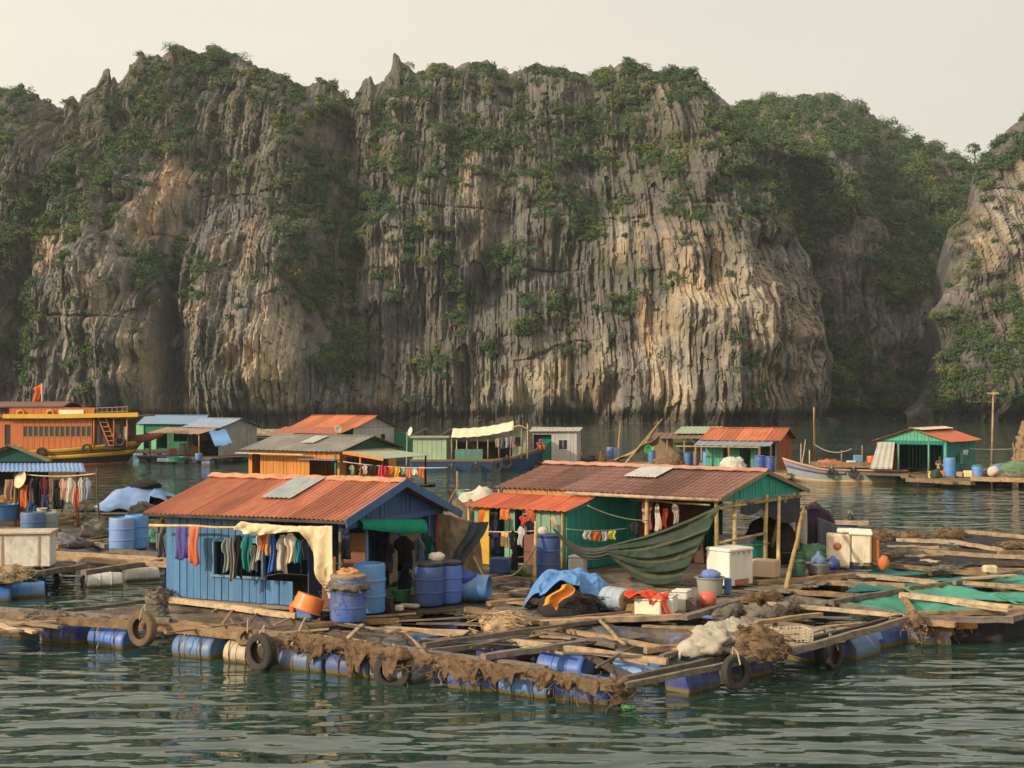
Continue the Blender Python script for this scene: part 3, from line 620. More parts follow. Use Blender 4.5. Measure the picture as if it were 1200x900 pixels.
def window(t, x0, x1, z0, z1, y, fm, gm, mull=1, axis='x'):
    b = MB(); f = .05
    def bx(a, c, d, e):
        if axis == 'x': b.box(((a + c) / 2, y, (d + e) / 2), (c - a, .06, e - d))
        else: b.box((y, (a + c) / 2, (d + e) / 2), (.06, c - a, e - d))
    bx(x0 - f, x1 + f, z1, z1 + f); bx(x0 - f, x1 + f, z0 - f, z0); bx(x0 - f, x0, z0, z1); bx(x1, x1 + f, z0, z1)
    for i in range(mull): xm = x0 + (x1 - x0) * (i + 1) / (mull + 1); bx(xm - .015, xm + .015, z0, z1)
    o = b.build('window', fm, t)
    b = MB()
    if axis == 'x': b.box(((x0 + x1) / 2, y + .02, (z0 + z1) / 2), (x1 - x0, .012, z1 - z0))
    else: b.box((y - .02, (x0 + x1) / 2, (z0 + z1) / 2), (.012, x1 - x0, z1 - z0))
    b.build('pane', gm, o); return o
def post(t, x, y, z0, z1, m, r=.045, name='post', dx=0, dy=0):
    b = MB(); b.tube([(x, y, z0), (x + dx * .5 + random.uniform(-.02, .02), y + dy * .5, (z0 + z1) / 2), (x + dx, y + dy, z1)], [r, r * .95, r * .85], 8); return b.build(name, m, t, True)
def pole(label, a, b_, r=.035, m=None, name='bamboo_pole', cat='pole', group=None, n=5, wob=.015):
    a, b_ = Vector(a), Vector(b_); b = MB(); pts = [(b_ - a) * (i / n) + Vector((random.uniform(-wob, wob), random.uniform(-wob, wob), random.uniform(-wob, wob))) * (0 < i < n) for i in range(n + 1)]
    b.tube(pts, [r * (1.1 - .3 * i / n) for i in range(n + 1)], 8); o = b.build(name, m or wood('bamboo'), None, True, loc=a); return tag(o, label, cat, group)
def rope(label, a, b_, sag=.2, r=.012, c=(.35, .30, .22), name='rope', cat='rope', group=None):
    a, b_ = Vector(a), Vector(b_); b = MB(); n = 12
    b.tube([(b_ - a) * (i / n) - Vector((0, 0, sag * 4 * (i / n) * (1 - i / n))) for i in range(n + 1)], r, 5); o = b.build(name, paint(c, .9), None, True, loc=a); return tag(o, label, cat, group)
def net_roll(label, pts, r, m, group=None, name='fishing_net', cat='net', hang=.25, strands=90, seed=1, amp=.42):
    """old net heaped along a line of points, hanging in lobes with loose strands"""
    from mathutils import noise as mn
    pts = [Vector(p) for p in pts]; c0 = pts[0].copy(); b = MB(); n = 22
    seg = []; 
    for a, c in zip(pts, pts[1:]):
        k = max(3, int((c - a).length / .05)); seg += [a.lerp(c, i / k) for i in range(k)]
    seg.append(pts[-1]); vs, fs = [], []
    for i, p in enumerate(seg):
        t = (seg[min(i + 1, len(seg) - 1)] - seg[max(0, i - 1)]).normalized(); sd_ = t.cross(Vector((0, 0, 1))).normalized(); e = min(1, i / 4, (len(seg) - 1 - i) / 4) ** .5 * .9 + .1
        hang_i = hang * (.35 + 1.5 * mn.noise(Vector((i * .17, seed * 3.1, 0))) + .9 * mn.noise(Vector((i * .43, seed, 5))))
        for k in range(n):
            a = 2 * math.pi * k / n; d = sd_ * math.cos(a) + Vector((0, 0, 1)) * math.sin(a)
            rr = r * e * (1 + amp * mn.noise(Vector((i * .19, math.cos(a) * 1.6, math.sin(a) * 1.6 + seed))) * 2 + amp * 1.2 * mn.noise(Vector((i * .5, math.cos(a) * 3, math.sin(a) * 3 + seed))) - amp * 1.3 * abs(mn.noise(Vector((i * .8, a * 2.5, seed)))) )
            q = p + d * rr - c0; q.z -= max(0, math.cos(a)) ** 2 * max(0, hang_i) * e + .3 * max(0, hang_i) * max(0, -math.sin(a)) * e
            vs.append(q)
    for i in range(len(seg) - 1):
        for k in range(n): l = (k + 1) % n; fs.append((i * n + k, i * n + l, i * n + n + l, i * n + n + k))
    fs += [tuple(range(n - 1, -1, -1)), tuple(range((len(seg) - 1) * n, len(seg) * n))]
    b.add(vs, fs)
    t = thing(name, label, cat, c0, 0, group); b.build('netting', m, t, True)
    b = MB(); rr_ = random.Random(seed)
    for i in range(strands):
        p = rr_.choice(seg) - c0; q = p + Vector((rr_.gauss(0, r * .7), rr_.gauss(0, r * .7) - r * .4, rr_.uniform(-.2, r))); w = [q]
        for k in range(6): q = q + Vector((rr_.gauss(0, .07), rr_.gauss(0, .05), rr_.gauss(-.025, .05))); w.append(q)
        b.tube(w, .007, 4)
    b.build('strand', m, t); return t
def net_pile(label, p, rad, m, seed=1, group=None, name='net_pile', cat='net', strands=60, amp=.35):
    t = thing(name, label, cat, p, 0, group); b = MB(); b.lump((0, 0, rad[2] * .35), rad, 16, amp, 2.2, seed, .55)
    rr_ = random.Random(seed)
    for k in range(5): a = rr_.uniform(0, 6.28); f = rr_.uniform(.35, .6); b.lump((math.cos(a) * rad[0] * .6, math.sin(a) * rad[1] * .6, rad[2] * .2), (rad[0] * f, rad[1] * f, rad[2] * f), 10, amp, 2.5, seed + k, .5)
    b.build('netting', m, t, True); b = MB()
    for i in range(strands):
        a = rr_.uniform(0, 6.28); th = rr_.uniform(.1, 1.4); q = Vector((math.cos(a) * math.sin(th) * rad[0], math.sin(a) * math.sin(th) * rad[1], math.cos(th) * rad[2] + rad[2] * .35)); w = [q]
        for k in range(7): q = q + Vector((rr_.gauss(0, .08), rr_.gauss(0, .08), rr_.gauss(-.02, .03))) ; w.append(q)
        b.tube(w, .010, 4)
    b.build('strand', m, t); return t
def drape(label, fn, c, nu=30, nv=20, th=.012, name='tarpaulin', cat='tarpaulin', group=None, m=None, parent=None, crumple=.025):
    from mathutils import noise as mn
    b = MB(); o0 = Vector(fn(.5, .5)); sd_ = random.uniform(0, 50)
    def crumpled(u, v):
        p = Vector(fn(u, v)); k = (1 - abs(mn.noise(p * 2.3 + Vector((sd_, 0, 0)))) * 2.2) ** 3 if crumple else 0
        q = (1 - abs(mn.noise(p * 5.5 + Vector((0, sd_, 0)))) * 2.2)
        return p - o0 + Vector((.2, -1, .5)) * crumple * (k + .45 * q)
    b.sheet(crumpled, nu * 2, nv * 2, th); o = b.build(name, m or cloth(c), parent, True, loc=o0); return tag(o, label, cat, group) if not parent else o
def bucket(label, p, r, h, c, name='bucket', cat='bucket', group=None, tilt=None, taper=.8, rz=0, mat=None):
    t = thing(name, label, cat, p, rz, group); b = MB(); M = Euler(tilt).to_matrix() if tilt else Matrix.Identity(3)
    b.lathe([(r * taper * .95, 0), (r * taper, .01), (r * .97, h * .96), (r * 1.07, h * .96), (r * 1.07, h), (r * .93, h), (r * taper * .9, h * .12)], 26, M=M); b.build('body', mat or plastic(c), t, auto=35)
    b = MB(); b.tube([M @ Vector((r * 1.06 * math.cos(a), r * 1.06 * math.sin(a), h)) for a in [2 * math.pi * k / 24 for k in range(24)]], .012, 6, close=True); b.build('rim', mat or plastic(c), t, True)
    return t
def crate(label, p, size, c, rz=0, name='foam_box', cat='box', lid=True, group=None, m=None):
    t = thing(name, label, cat, p, rz, group); x, y, z = size; m = m or paint(c, .7, .3, (.3, .25, .17)); b = MB(); b.rbox((0, 0, z * .44), (x, y, z * .88), .025); b.build('body', m, t)
    if lid: b = MB(); b.rbox((0, 0, z * .945), (x * 1.03, y * 1.03, z * .11), .015, tilt=(random.uniform(-.02, .02), random.uniform(-.02, .02), 0)); b.build('lid', m, t)
    return t
def deck_boards(par, poly, ang, m, z=.5, bw=.17, name='deck_plank', th=.035, single=True, skip=.0):
    """boards at angle ang filling the convex outline poly (world xy); one board each, or one mesh"""
    c, s = math.cos(ang), math.sin(ang); loc = Vector(par.location); q = [(p[0] * c + p[1] * s, -p[0] * s + p[1] * c) for p in poly]
    y0, y1 = min(a[1] for a in q), max(a[1] for a in q); n = int((y1 - y0) / bw); B = MB(); out = []
    for i in range(n):
        y = y0 + (i + .5) * bw; xs = []
        for k in range(len(q)):
            a, d = q[k], q[(k + 1) % len(q)]
            if (a[1] - y) * (d[1] - y) < 0: xs.append(a[0] + (d[0] - a[0]) * (y - a[1]) / (d[1] - a[1]))
        if len(xs) < 2 or random.random() < skip: continue
        x0, x1 = min(xs) - random.uniform(0, .12), max(xs) + random.uniform(0, .12); cut = [x0, x1]
        if x1 - x0 > 3.2: cut = [x0, x0 + (x1 - x0) * random.uniform(.35, .65), x1]
        for a, d in zip(cut, cut[1:]):
            zz = z + random.uniform(-.014, .008); P0 = Vector((a * c - y * s, a * s + y * c, zz)); P1 = Vector(((d - .015) * c - y * s, (d - .015) * s + y * c, zz + random.uniform(-.01, .01)))
            B.beam(P0 - loc, P1 - loc, bw - random.uniform(.008, .03), th, .004, 2)
    return B.build(name, m, par)

# ================================================================== the blue house and the foreground raft
E1 = R(-28.2)
def RB(par, p, q, z=.5, z2=None, w=.15, h=.13, m='tan', wob=.03, n=6, name='beam'):
    return beam_child(par, W(*p, z), W(*q, z if z2 is None else z2), wood(m), name, w, h, wob, n)
def net_panel(par, quad, zs, m, sag=.18, nu=16, nv=10, name='net_panel'):
    A, Bq, Cq, Dq = [W(*p, z) for p, z in zip(quad, zs)]; L = Vector(par.location); b = MB()
    def fn(u, v):
        p = A.lerp(Bq, u).lerp(Dq.lerp(Cq, u), v); k = 16 * u * (1 - u) * v * (1 - v)
        return p - Vector((0, 0, sag * k * (1 + .5 * math.sin(u * 9 + v * 7)))) + Vector((0, 0, .03 * math.sin(u * 23) * math.sin(v * 19))) - L
    b.sheet(fn, nu, nv, .006); return b.build(name, m, par, True)
raft = thing('raft', 'weathered timber fish raft on blue drums nearest the camera', 'raft', tuple(W(380, 760, 0)))
yl = lambda px: 750 + .116 * (px - 48)
def front(px, off=.25, z=.13):
    p = W(px, yl(px), 0); return Vector((p.x + .472 * off, p.y + .8816 * off, z))
for a, c, k in ((42, 94, 'indigo'), (96, 150, 'blue'), (193, 254, 'pale'), (257, 312, 'tan'), (326, 376, 'pale'), (383, 430, 'violet'), (527, 578, 'violet'), (583, 642, 'sky'), (650, 711, 'blue'), (440, 478, 'grey'), (-20, 34, 'blue')):
    float_drum(raft, front((a + c) / 2), E1, k, L=.95)
for px, py, k, an in ((662, 783, 'violet', E1), (750, 791, 'pale', E1), (485, 759, 'sky', E1), (1004, 761, 'pale', R(45)), (1038, 748, 'blue', R(45)), (948, 764, 'indigo', R(45)), (874, 783, 'indigo', R(45)), (812, 799, 'indigo', R(45)), (712, 752, 'violet', E1), (800, 775, 'grey', E1), (590, 765, 'indigo', E1), (250, 722, 'grey', E1), (330, 735, 'blue', E1), (520, 735, 'indigo', E1), (640, 735, 'blue', E1), (780, 748, 'sky', E1)):
    float_drum(raft, W(px, py, .10), an, k)
# front edge: two runs of squared timber, then cross pieces
for p, q, o in (((-30, 720), (182, 734), (.5, .5)), ((176, 733), (345, 751), (.5, .5)), ((338, 750), (520, 776), (.5, .46)), ((512, 775), (740, 807), (.46, .38))): RB(raft, p, q, *o, w=.20, h=.15, m='tan', wob=.015)
for p, q, m, z in (((-30, 713), (200, 728), 'grey', .46), ((210, 730), (420, 754), 'tan', .46), ((430, 755), (640, 784), 'grey', .42), ((68, 717), (192, 702), 'grey', .50), ((190, 701), (348, 722), 'pale', .58), ((186, 733), (330, 748), 'tan', .45), ((360, 733), (466, 727), 'tan', .52), ((366, 738), (442, 729), 'dark', .50), ((451, 738), (558, 743), 'pale', .48), ((490, 752), (622, 740), 'grey', .47),
                   ((497, 756), (706, 727), 'grey', .56), ((505, 763), (660, 745), 'grey', .46), ((566, 770), (684, 753), 'grey', .54), ((600, 752), (782, 775), 'pale', .50), ((628, 741), (722, 757), 'grey', .52), ((640, 735), (830, 768), 'tan', .46), ((635, 728), (738, 718), 'tan', .54), ((690, 724), (790, 719), 'pale', .5), ((752, 736), (816, 738), 'tan', .46), ((756, 762), (806, 758), 'tan', .48), ((898, 707), (1062, 723), 'pale', .5), ((886, 730), (962, 720), 'tan', .5), ((930, 700), (1060, 722), 'grey', .44), ((830, 742), (900, 768), 'grey', .44),
                   ((732, 803), (880, 773), 'grey', .46), ((872, 774), (930, 762), 'grey', .52), ((926, 764), (1066, 725), 'grey', .56), ((732, 796), (872, 765), 'grey', .46), ((930, 755), (1058, 722), 'dark', .50), ((900, 742), (1010, 733), 'tan', .42), ((870, 725), (1000, 745), 'grey', .42), ((775, 770), (860, 745), 'grey', .56), ((455, 735), (520, 776), 'dark', .42), ((345, 722), (400, 762), 'dark', .42), ((255, 712), (300, 752), 'grey', .42), ((620, 728), (735, 795), 'dark', .40)):
    RB(raft, p, q, z, m=m, w=random.uniform(.09, .15), h=random.uniform(.07, .12), wob=.018, name='beam')
rb_ = random.Random(8)
for k in range(34):                                                 # driftwood sticks and slats lying over the pens
    px, py = rb_.uniform(210, 740), 0; py = 733 + .085 * (px - 210) - rb_.uniform(4, 38) + max(0, 560 - px) * .02; an = rb_.choice([E1, R(55), R(10), R(80)]) + rb_.uniform(-.3, .3); c = W(px, py, .5); ln = rb_.uniform(.4, 1.3); e = Vector((math.cos(an), math.sin(an), rb_.uniform(-.04, .04))) * ln
    beam_child(raft, c - e + Vector((0, 0, .03)), c + e + Vector((0, 0, .05)), wood(rb_.choice(['pale', 'grey', 'tan', 'dark', 'grey'])), 'slat', rb_.uniform(.03, .1), .03, .012, 4)
for p, q, z, z2 in (((703, 727), (731, 755), .58, .50), ((560, 733), (632, 742), .5, .5), ((470, 735), (500, 770), .45, .48), ((365, 745), (430, 752), .5, .48), ((215, 728), (268, 742), .46, .46), ((800, 760), (848, 748), .5, .52), ((1010, 738), (1052, 727), .5, .5), ((610, 757), (660, 766), .46, .46), ((905, 752), (985, 733), .47, .47), ((680, 760), (760, 778), .47, .5)):
    RB(raft, p, q, z, z2, w=.05, h=.04, m='pale', name='batten', n=4)
NB, NG = net_mat('brown', (.14, .11, .08), .52), net_mat('grey', (.12, .12, .11), .50)
net_panel(raft, ((196, 708), (352, 727), (430, 748), (205, 737)), (.5, .5, .45, .45), NB, .12)
net_panel(raft, ((500, 750), (690, 724), (770, 745), (650, 760)), (.5, .5, .48, .46), NG, .12)
net_panel(raft, ((690, 732), (806, 738), (834, 756), (730, 770)), (.48, .48, .48, .46), NB, .2)
net_panel(raft, ((880, 735), (1010, 735), (990, 752), (905, 768)), (.46, .46, .42, .42), net_mat('pale', (.30, .30, .22), .36), .15)
net_panel(raft, ((360, 735), (470, 730), (480, 762), (400, 755)), (.46, .46, .42, .42), NG, .18)
net_panel(raft, ((75, 722), (188, 706), (186, 732), (60, 722)), (.46, .48, .45, .45), NB, .1)
deck_boards(raft, [W(*p, .5).xy for p in ((398, 728), (470, 722), (574, 713), (562, 690), (470, 686), (402, 700))], R(-26), wood('dark'), .50)
deck_boards(raft, [W(*p, .46).xy for p in ((-30, 742), (40, 741), (66, 731), (-20, 722))], R(32), wood('grey'), .46, .2)
# the small pier of split boards at the left corner
for p, q in (((-25, 734), (66, 728)), ((-25, 742), (46, 738)), ((-10, 726), (70, 735)), ((-25, 728), (40, 741))): RB(raft, p, q, .52, m='pale', w=.12, h=.05, name='batten')

for a, c in ((48, 94), (98, 148), (196, 250), (258, 300), (330, 374), (386, 428), (529, 576), (585, 640), (652, 709)):
    for f in (.28, .74):                                            # lashings round beam and drum
        q = front(a + (c - a) * f, .25, 0) - Vector(raft.location); e = Vector((.472, .8816, 0)); b = MB()
        b.tube([q + e * (.30 * math.cos(t_)) + Vector((0, 0, (.15 if a < 500 else .11) + (.30 if math.sin(t_) < 0 else .43 - .0002 * a) * math.sin(t_))) for t_ in [2 * math.pi * k / 18 for k in range(18)]], .011, 5, close=True); b.build('lashing', paint((.10, .085, .065), .9), raft)
for px, dz in ((120, .5), (222, .4), (318, .3), (520, .45), (646, .4), (300, .5), (60, .4)):
    q = front(px, -.12, .5) - Vector(raft.location); b = MB(); b.tube([q + Vector((.03 * math.sin(k * 1.7 + px), .02 * math.cos(k), -dz * k / 6)) for k in range(7)], .012, 5); b.build('loose_rope', paint((.42, .38, .28), .9), raft)
# ---- tyres along the front
def dl(px, o=.22): return front(px, 0, 0).y - o
TG = 'tyres hung along the foreground raft'
TB = paint((.16, .105, .06), .85, .6, (.05, .04, .03))
tyre('big mud-brown tyre upright on the front edge of the raft, left of the blue house', at(167, 737, dl(167, .35)), .345, (-.55, -.83, .08), TG, TB, .55)
tyre('small worn tyre lying tilted on the front beam below the orange basin', at(290, 746, dl(290, .1)), .22, (-.3, -.6, .75), TG, TB, .42)
tyre('black tyre half in the water, roped with green cord', at(306, 764, dl(306, .3)), .35, (-.62, -.78, 0), TG, None, .6)
tyre('dark tyre under the brown net near the middle of the front edge', at(460, 786, dl(460, .25)), .34, (-.2, -.97, .1), TG)
tyre('black tyre below the heap of brown net at the right edge of the raft', at(862, 788, 22.9), .30, (.6, -.8, .1), TG)
tyre('black tyre on the right edge of the raft, beside the lattice crate, outer of two', at(976, 768, 25.4), .27, (.75, -.65, 0), TG, None, .6)
tyre('black tyre on the right edge of the raft, beside the lattice crate, inner of two', at(966, 766, 25.9), .27, (.6, -.8, 0), TG, None, .5)
# ---- nets
net_roll('brown net draped over the front beam between the two tyres in the water', [W(336, 748, .54), W(372, 752, .56), W(420, 758, .56), W(455, 764, .56), W(482, 771, .5)], .11, NETB, 'brown nets on the raft', hang=.42, seed=3, strands=55)
net_roll('brown net hanging in lobes over the blue drums of the front beam', [W(486, 769, .52), W(540, 776, .52), W(600, 784, .50), W(660, 793, .47), W(702, 800, .44)], .075, NETB, 'brown nets on the raft', hang=.40, seed=9, strands=60)
net_roll('frayed rope and net knotted round the front corner post of the raft', [W(716, 800, .52), W(728, 804, .42), W(734, 810, .24), W(726, 820, .06)], .13, NETB, 'brown nets on the raft', hang=.1, seed=5, strands=40)
net_pile('tall mound of brown net next to the pale sacks', tuple(W(884, 768, .5)), (.52, .42, .36), NETB, 4, 'brown nets on the raft', strands=70)
net_pile('small mound of sandy net beside the blue house veranda', tuple(W(588, 738, .5)), (.42, .32, .26), weathered('sandy_net', (.40, .29, .17), .95, (.16, .11, .07), .7, scale=7, streak=(1, 1, 1), fine=55, bumpd=.03, spec=.05), 8, 'brown nets on the raft', strands=60)
net_roll('frayed brown bark and net on the beam in front of the white freezer', [W(868, 706, .55), W(892, 702, .58), W(920, 703, .55)], .15, NETB, 'brown nets on the raft', hang=.05, seed=12, strands=40)
net_roll('dark tangle of net and rope on the beam behind the pale sacks', [W(835, 722, .5), W(870, 716, .55), W(905, 722, .5), W(934, 708, .5)], .15, NETG, 'brown nets on the raft', hang=.05, seed=14, strands=60)
net_roll('grey rope coil on the left end of the front beam', [W(28, 722, .56), W(46, 719, .6), W(74, 722, .58)], .09, NETG, 'brown nets on the raft', hang=.05, seed=15, strands=40)
net_pile('dark net bundle tied to the corner of the blue house float', tuple(W(186, 706, .5)), (.26, .24, .24), NETG, 17, 'brown nets on the raft', strands=30)
# ---- goods on the raft
t = thing('sack', 'pale dirty sacks slumped beside the mound of brown net', 'sack', tuple(W(836, 768, .5))); SK = cloth((.38, .355, .285))
b = MB(); b.lump((0, 0, .22), (.42, .34, .27), 22, .42, 2.0, 2, .4); b.lump((.3, .2, .34), (.40, .28, .24), 20, .45, 2.1, 3, .3); b.build('sack_body', SK, t, True)
b = MB(); b.lump((-.38, -.1, .12), (.26, .2, .17), 10, .4, 3, 5, .3); b.tube([(-.45, -.15, .2), (-.6, -.2, .08), (-.64, -.24, -.06)], [.06, .04, .02], 6); b.build('sack_neck', SK, t, True)
t = thing('lattice_crate', 'cream plastic lattice crate on the right of the raft', 'crate', tuple(W(928, 755, .5)), R(15)); b = MB(); cx, cy, cz = .62, .42, .30
for k in range(9):
    f = k / 8
    for y in (-cy / 2, cy / 2): b.box(((f - .5) * cx, y, cz / 2), (.022, .014, cz))
    if k < 7:
        for x in (-cx / 2, cx / 2): b.box((x, (k / 6 - .5) * cy, cz / 2), (.014, .022, cz))
for k in range(6):
    z = .02 + k * .052
    for y in (-cy / 2 - .004, cy / 2 + .004): b.box((0, y, z), (cx, .012, .02))
    for x in (-cx / 2 - .004, cx / 2 + .004): b.box((x, 0, z), (.012, cy, .02))
b.build('slats', plastic((.62, .54, .38)), t); b = MB(); b.box((0, 0, .008), (cx - .02, cy - .02, .012)); b.build('base', plastic((.62, .54, .38)), t)
MB().lump((0, 0, 0), (.12, .05, .04), 8, .5, 3, 2).build('plastic_bag', cloth((.10, .34, .16)), None, True, loc=W(736, 829, .02)); tag(bpy.data.objects['plastic_bag'], 'green plastic bag floating at the raft corner', 'bag')

# ---- the blue house
rz1 = R(-24); h1 = thing('house', 'blue boarded house with an orange corrugated roof and blue gable', 'house', (-7.66, 30.25, 0), rz1)
H1M = Matrix.Translation((-7.66, 30.25, 0)) @ Matrix.Rotation(rz1, 4, 'Z'); L1 = lambda x, y, z: H1M @ Vector((x, y, z))
BLUE = paint((.085, .215, .40), .7, .6, (.03, .075, .15), scale=5, streak=(1, 1, .1)); GB = paint((.045, .10, .24), .7, .4, (.02, .05, .12), streak=(1, 1, .15)); ORT = roofing((.40, .150, .088), (.16, .055, .032)); RIDGE = paint((.56, .24, .13), .85, .8, (.24, .10, .05), scale=6)
Z0 = .62
b = MB(); pierced(b, 0, 2.6, Z0, 2.56, 0, [(1.3, 2.56, 1.18, 1.92)], .19); boards(b, 2.62, 3.3, Z0, 1.12, 0, .34); boards(b, 0, 4.4, Z0, 2.42, 0, .2, axis='y'); boards(b, 0, 4.5, Z0, 2.38, 4.4, .22); boards(b, .9, 4.4, Z0, 2.4, 3.3, .22, axis='y'); b.build('wall', BLUE, h1)
b = MB(); boards(b, -.05, 4.5, 2.32, 2.32, 4.52, .2, axis='y', ztop=lambda y: (2.55 + .53 * y / 2.2) if y < 2.2 else (3.08 - .72 * (y - 2.2) / 2.2)); gb = b.build('gable', GB, h1); b = MB(); boards(b, 0, 4.4, 2.42, 2.42, .01, .2, axis='y', ztop=lambda y: (2.54 + .52 * y / 2.2) if y < 2.2 else (3.06 - .7 * (y - 2.2) / 2.2)); b.build('gable', GB, h1)
MB().beam((4.53, -.1, 2.33), (4.53, 4.55, 2.33), .06, .12, .005, 3).build('gable_rail', GB, gb)
b = MB(); corrugated(b, -.36, 4.82, (-.36, 2.50), (2.2, 3.17), .115, .017, .012); corrugated(b, -.36, 4.82, (4.95, 2.28), (2.2, 3.17), .115, .017, .012); rf = b.build('roof', ORT, h1)
b = MB(); b.sheet(lambda u, v: (-.4 + 5.24 * u, 2.2 + (v - .5) * .34, 3.235 - abs(v - .5) * .16 + .012 * math.sin(u * 60)), 60, 4, .02); b.build('ridge_cap', RIDGE, rf)
b = MB(); b.sheet(lambda u, v: (2.02 + .78 * u, .72 + 1.42 * v, 2.835 + 1.42 * v * .262 + .012 * math.sin(u * 40)), 24, 3, .012); b.build('skylight_sheet', paint((.34, .38, .38), .5, .5, (.16, .16, .15)), rf)
b = MB()
for y, z in ((-.4, 2.44), (4.98, 2.22)): b.beam((4.85, y, z), (4.85, 2.2, 3.13), .035, .17, .004, 3)
b.build('bargeboard', paint((.06, .14, .30), .7, .4, (.03, .07, .16)), h1)
b = MB(); b.beam((-.36, -.34, 2.45), (4.8, -.34, 2.45), .05, .06, .01, 8); b.build('eave_batten', wood('dark'), h1)
b = MB(); b.box((2.25, 2.2, .57), (4.7, 4.6, .07)); b.build('floor', wood('grey'), h1)
for x, y, m in ((4.45, .03, wood('grey')), (4.48, 1.05, BLUE), (4.48, 2.55, BLUE), (4.48, 4.35, paint((.22, .06, .04), .7))): post(h1, x, y, .6, 2.5 if y < 3 else 2.34, m, .045)
b = MB()
for q in ((1.27, 1.31, 1.16, 1.95), (2.55, 2.6, 1.16, 1.95), (1.27, 2.6, 1.90, 1.95), (1.22, 2.64, 1.13, 1.18)): b.box(((q[0] + q[1]) / 2, -.02, (q[2] + q[3]) / 2), (q[1] - q[0], .07, q[3] - q[2]))
b.build('window_frame', paint((.16, .30, .40), .7), h1)
panel(h1, 'door', paint((.20, .075, .04), .7, .6), 4.02, 4.36, .62, 1.7, .02)
panel(h1, 'door', paint((.23, .085, .045), .7, .6), 3.9, 4.5, .62, 2.1, 1.0, label='brown inner door')
for i in range(5): b = MB(); b.beam((.3 + i * 1.0, -.1, .3), (.3 + i * 1.0, 4.5, .3), .12, .2); b.build('joist', wood('dark'), h1)
b = MB(); b.box((3.5, 1.6, 1.3), (.03, 2.6, 1.4)); b.build('partition', paint((.03, .05, .09), .8), h1)  # near-black blue puts the shade of the interior into this inner wall
# green awning rolled along the gable
def fawn(u, v):
    y = .55 + 2.95 * u
    return L1(4.60 + .07 * math.sin(v * 2.8) + .05 * v, y, 2.44 - .24 * u - (.20 + .11 * u) * v - .04 * math.sin(u * math.pi) * v)
drape('bright green awning hanging under the blue gable', fawn, (.012, .26, .15), 30, 10, name='awning', cat='awning')
# cream tarpaulin over the clothes
def ftarp(u, v):
    x = 2.55 + 2.2 * u; y = -.80 + .12 * math.sin(u * 3)
    low = .15 + .05 * math.sin(u * 8) if u < .66 else .15 + 1.70 * ((u - .66) / .34) ** .75 * (1 - .25 * ((u - .88) / .12) * (u > .88))
    top = 2.42 - .05 * math.sin(u * math.pi)
    z = top - low * v; xx = x + (0 if u < .66 else .16 * v); fold = .09 * math.sin(u * 38 + v * 3) * v ** .7
    return L1(xx, y - .12 * v * (u < .6) - fold - .12 * v, z)
drape('cream tarpaulin hooked under the orange roof and trailing to the barrel', ftarp, (.60, .48, .30), 44, 20, crumple=.035)
def ftarp2(u, v): return L1(4.5 + .75 * u + .35 * v * u, 4.35 + .5 * u + .05 * math.sin(v * 8 + u * 5), 2.25 - .2 * u - v * (1.5 - .1 * u) + .04 * math.sin(u * 11) * v) + Vector((0, .10 * math.sin(u * 9 + v * 3) * (.3 + v), 0))
drape('brown canvas sheet closing the back of the blue house veranda', ftarp2, (.23, .17, .11), 20, 20, crumple=.06, name='canvas_sheet', cat='canvas')
def ftarp3(u, v): return L1(3.9 + .25 * u * (1 - v * .3), 3.1 + 1.15 * u, 2.2 - 1.5 * v + .03 * math.sin(u * 15 + v * 5))
drape('dull beige sheet hanging inside the blue house veranda', ftarp3, (.26, .21, .15), 16, 12, name='canvas_sheet', cat='canvas')
def fdark(u, v):
    p = at(561, 612, 31.4).lerp(at(532, 668, 31.0), v); return p + Vector(((u - .5) * (.45 - .22 * v) + .05 * math.sin(v * 7), .04 * math.sin(u * 12), -.1 * v * u))
drape('long charcoal cloth hung slantwise between the blue and the teal house', fdark, (.045, .055, .06), 12, 20, name='hanging_cloth', cat='cloth')
pole('bamboo clothes pole along the blue wall', L1(-.12, -.42, 2.22), L1(2.75, -.42, 2.27), .03)
pole('thin pole leaning on the brown canvas sheet', at(555, 652, 30.5), at(569, 682, 30.2), .02, wood('pale'))
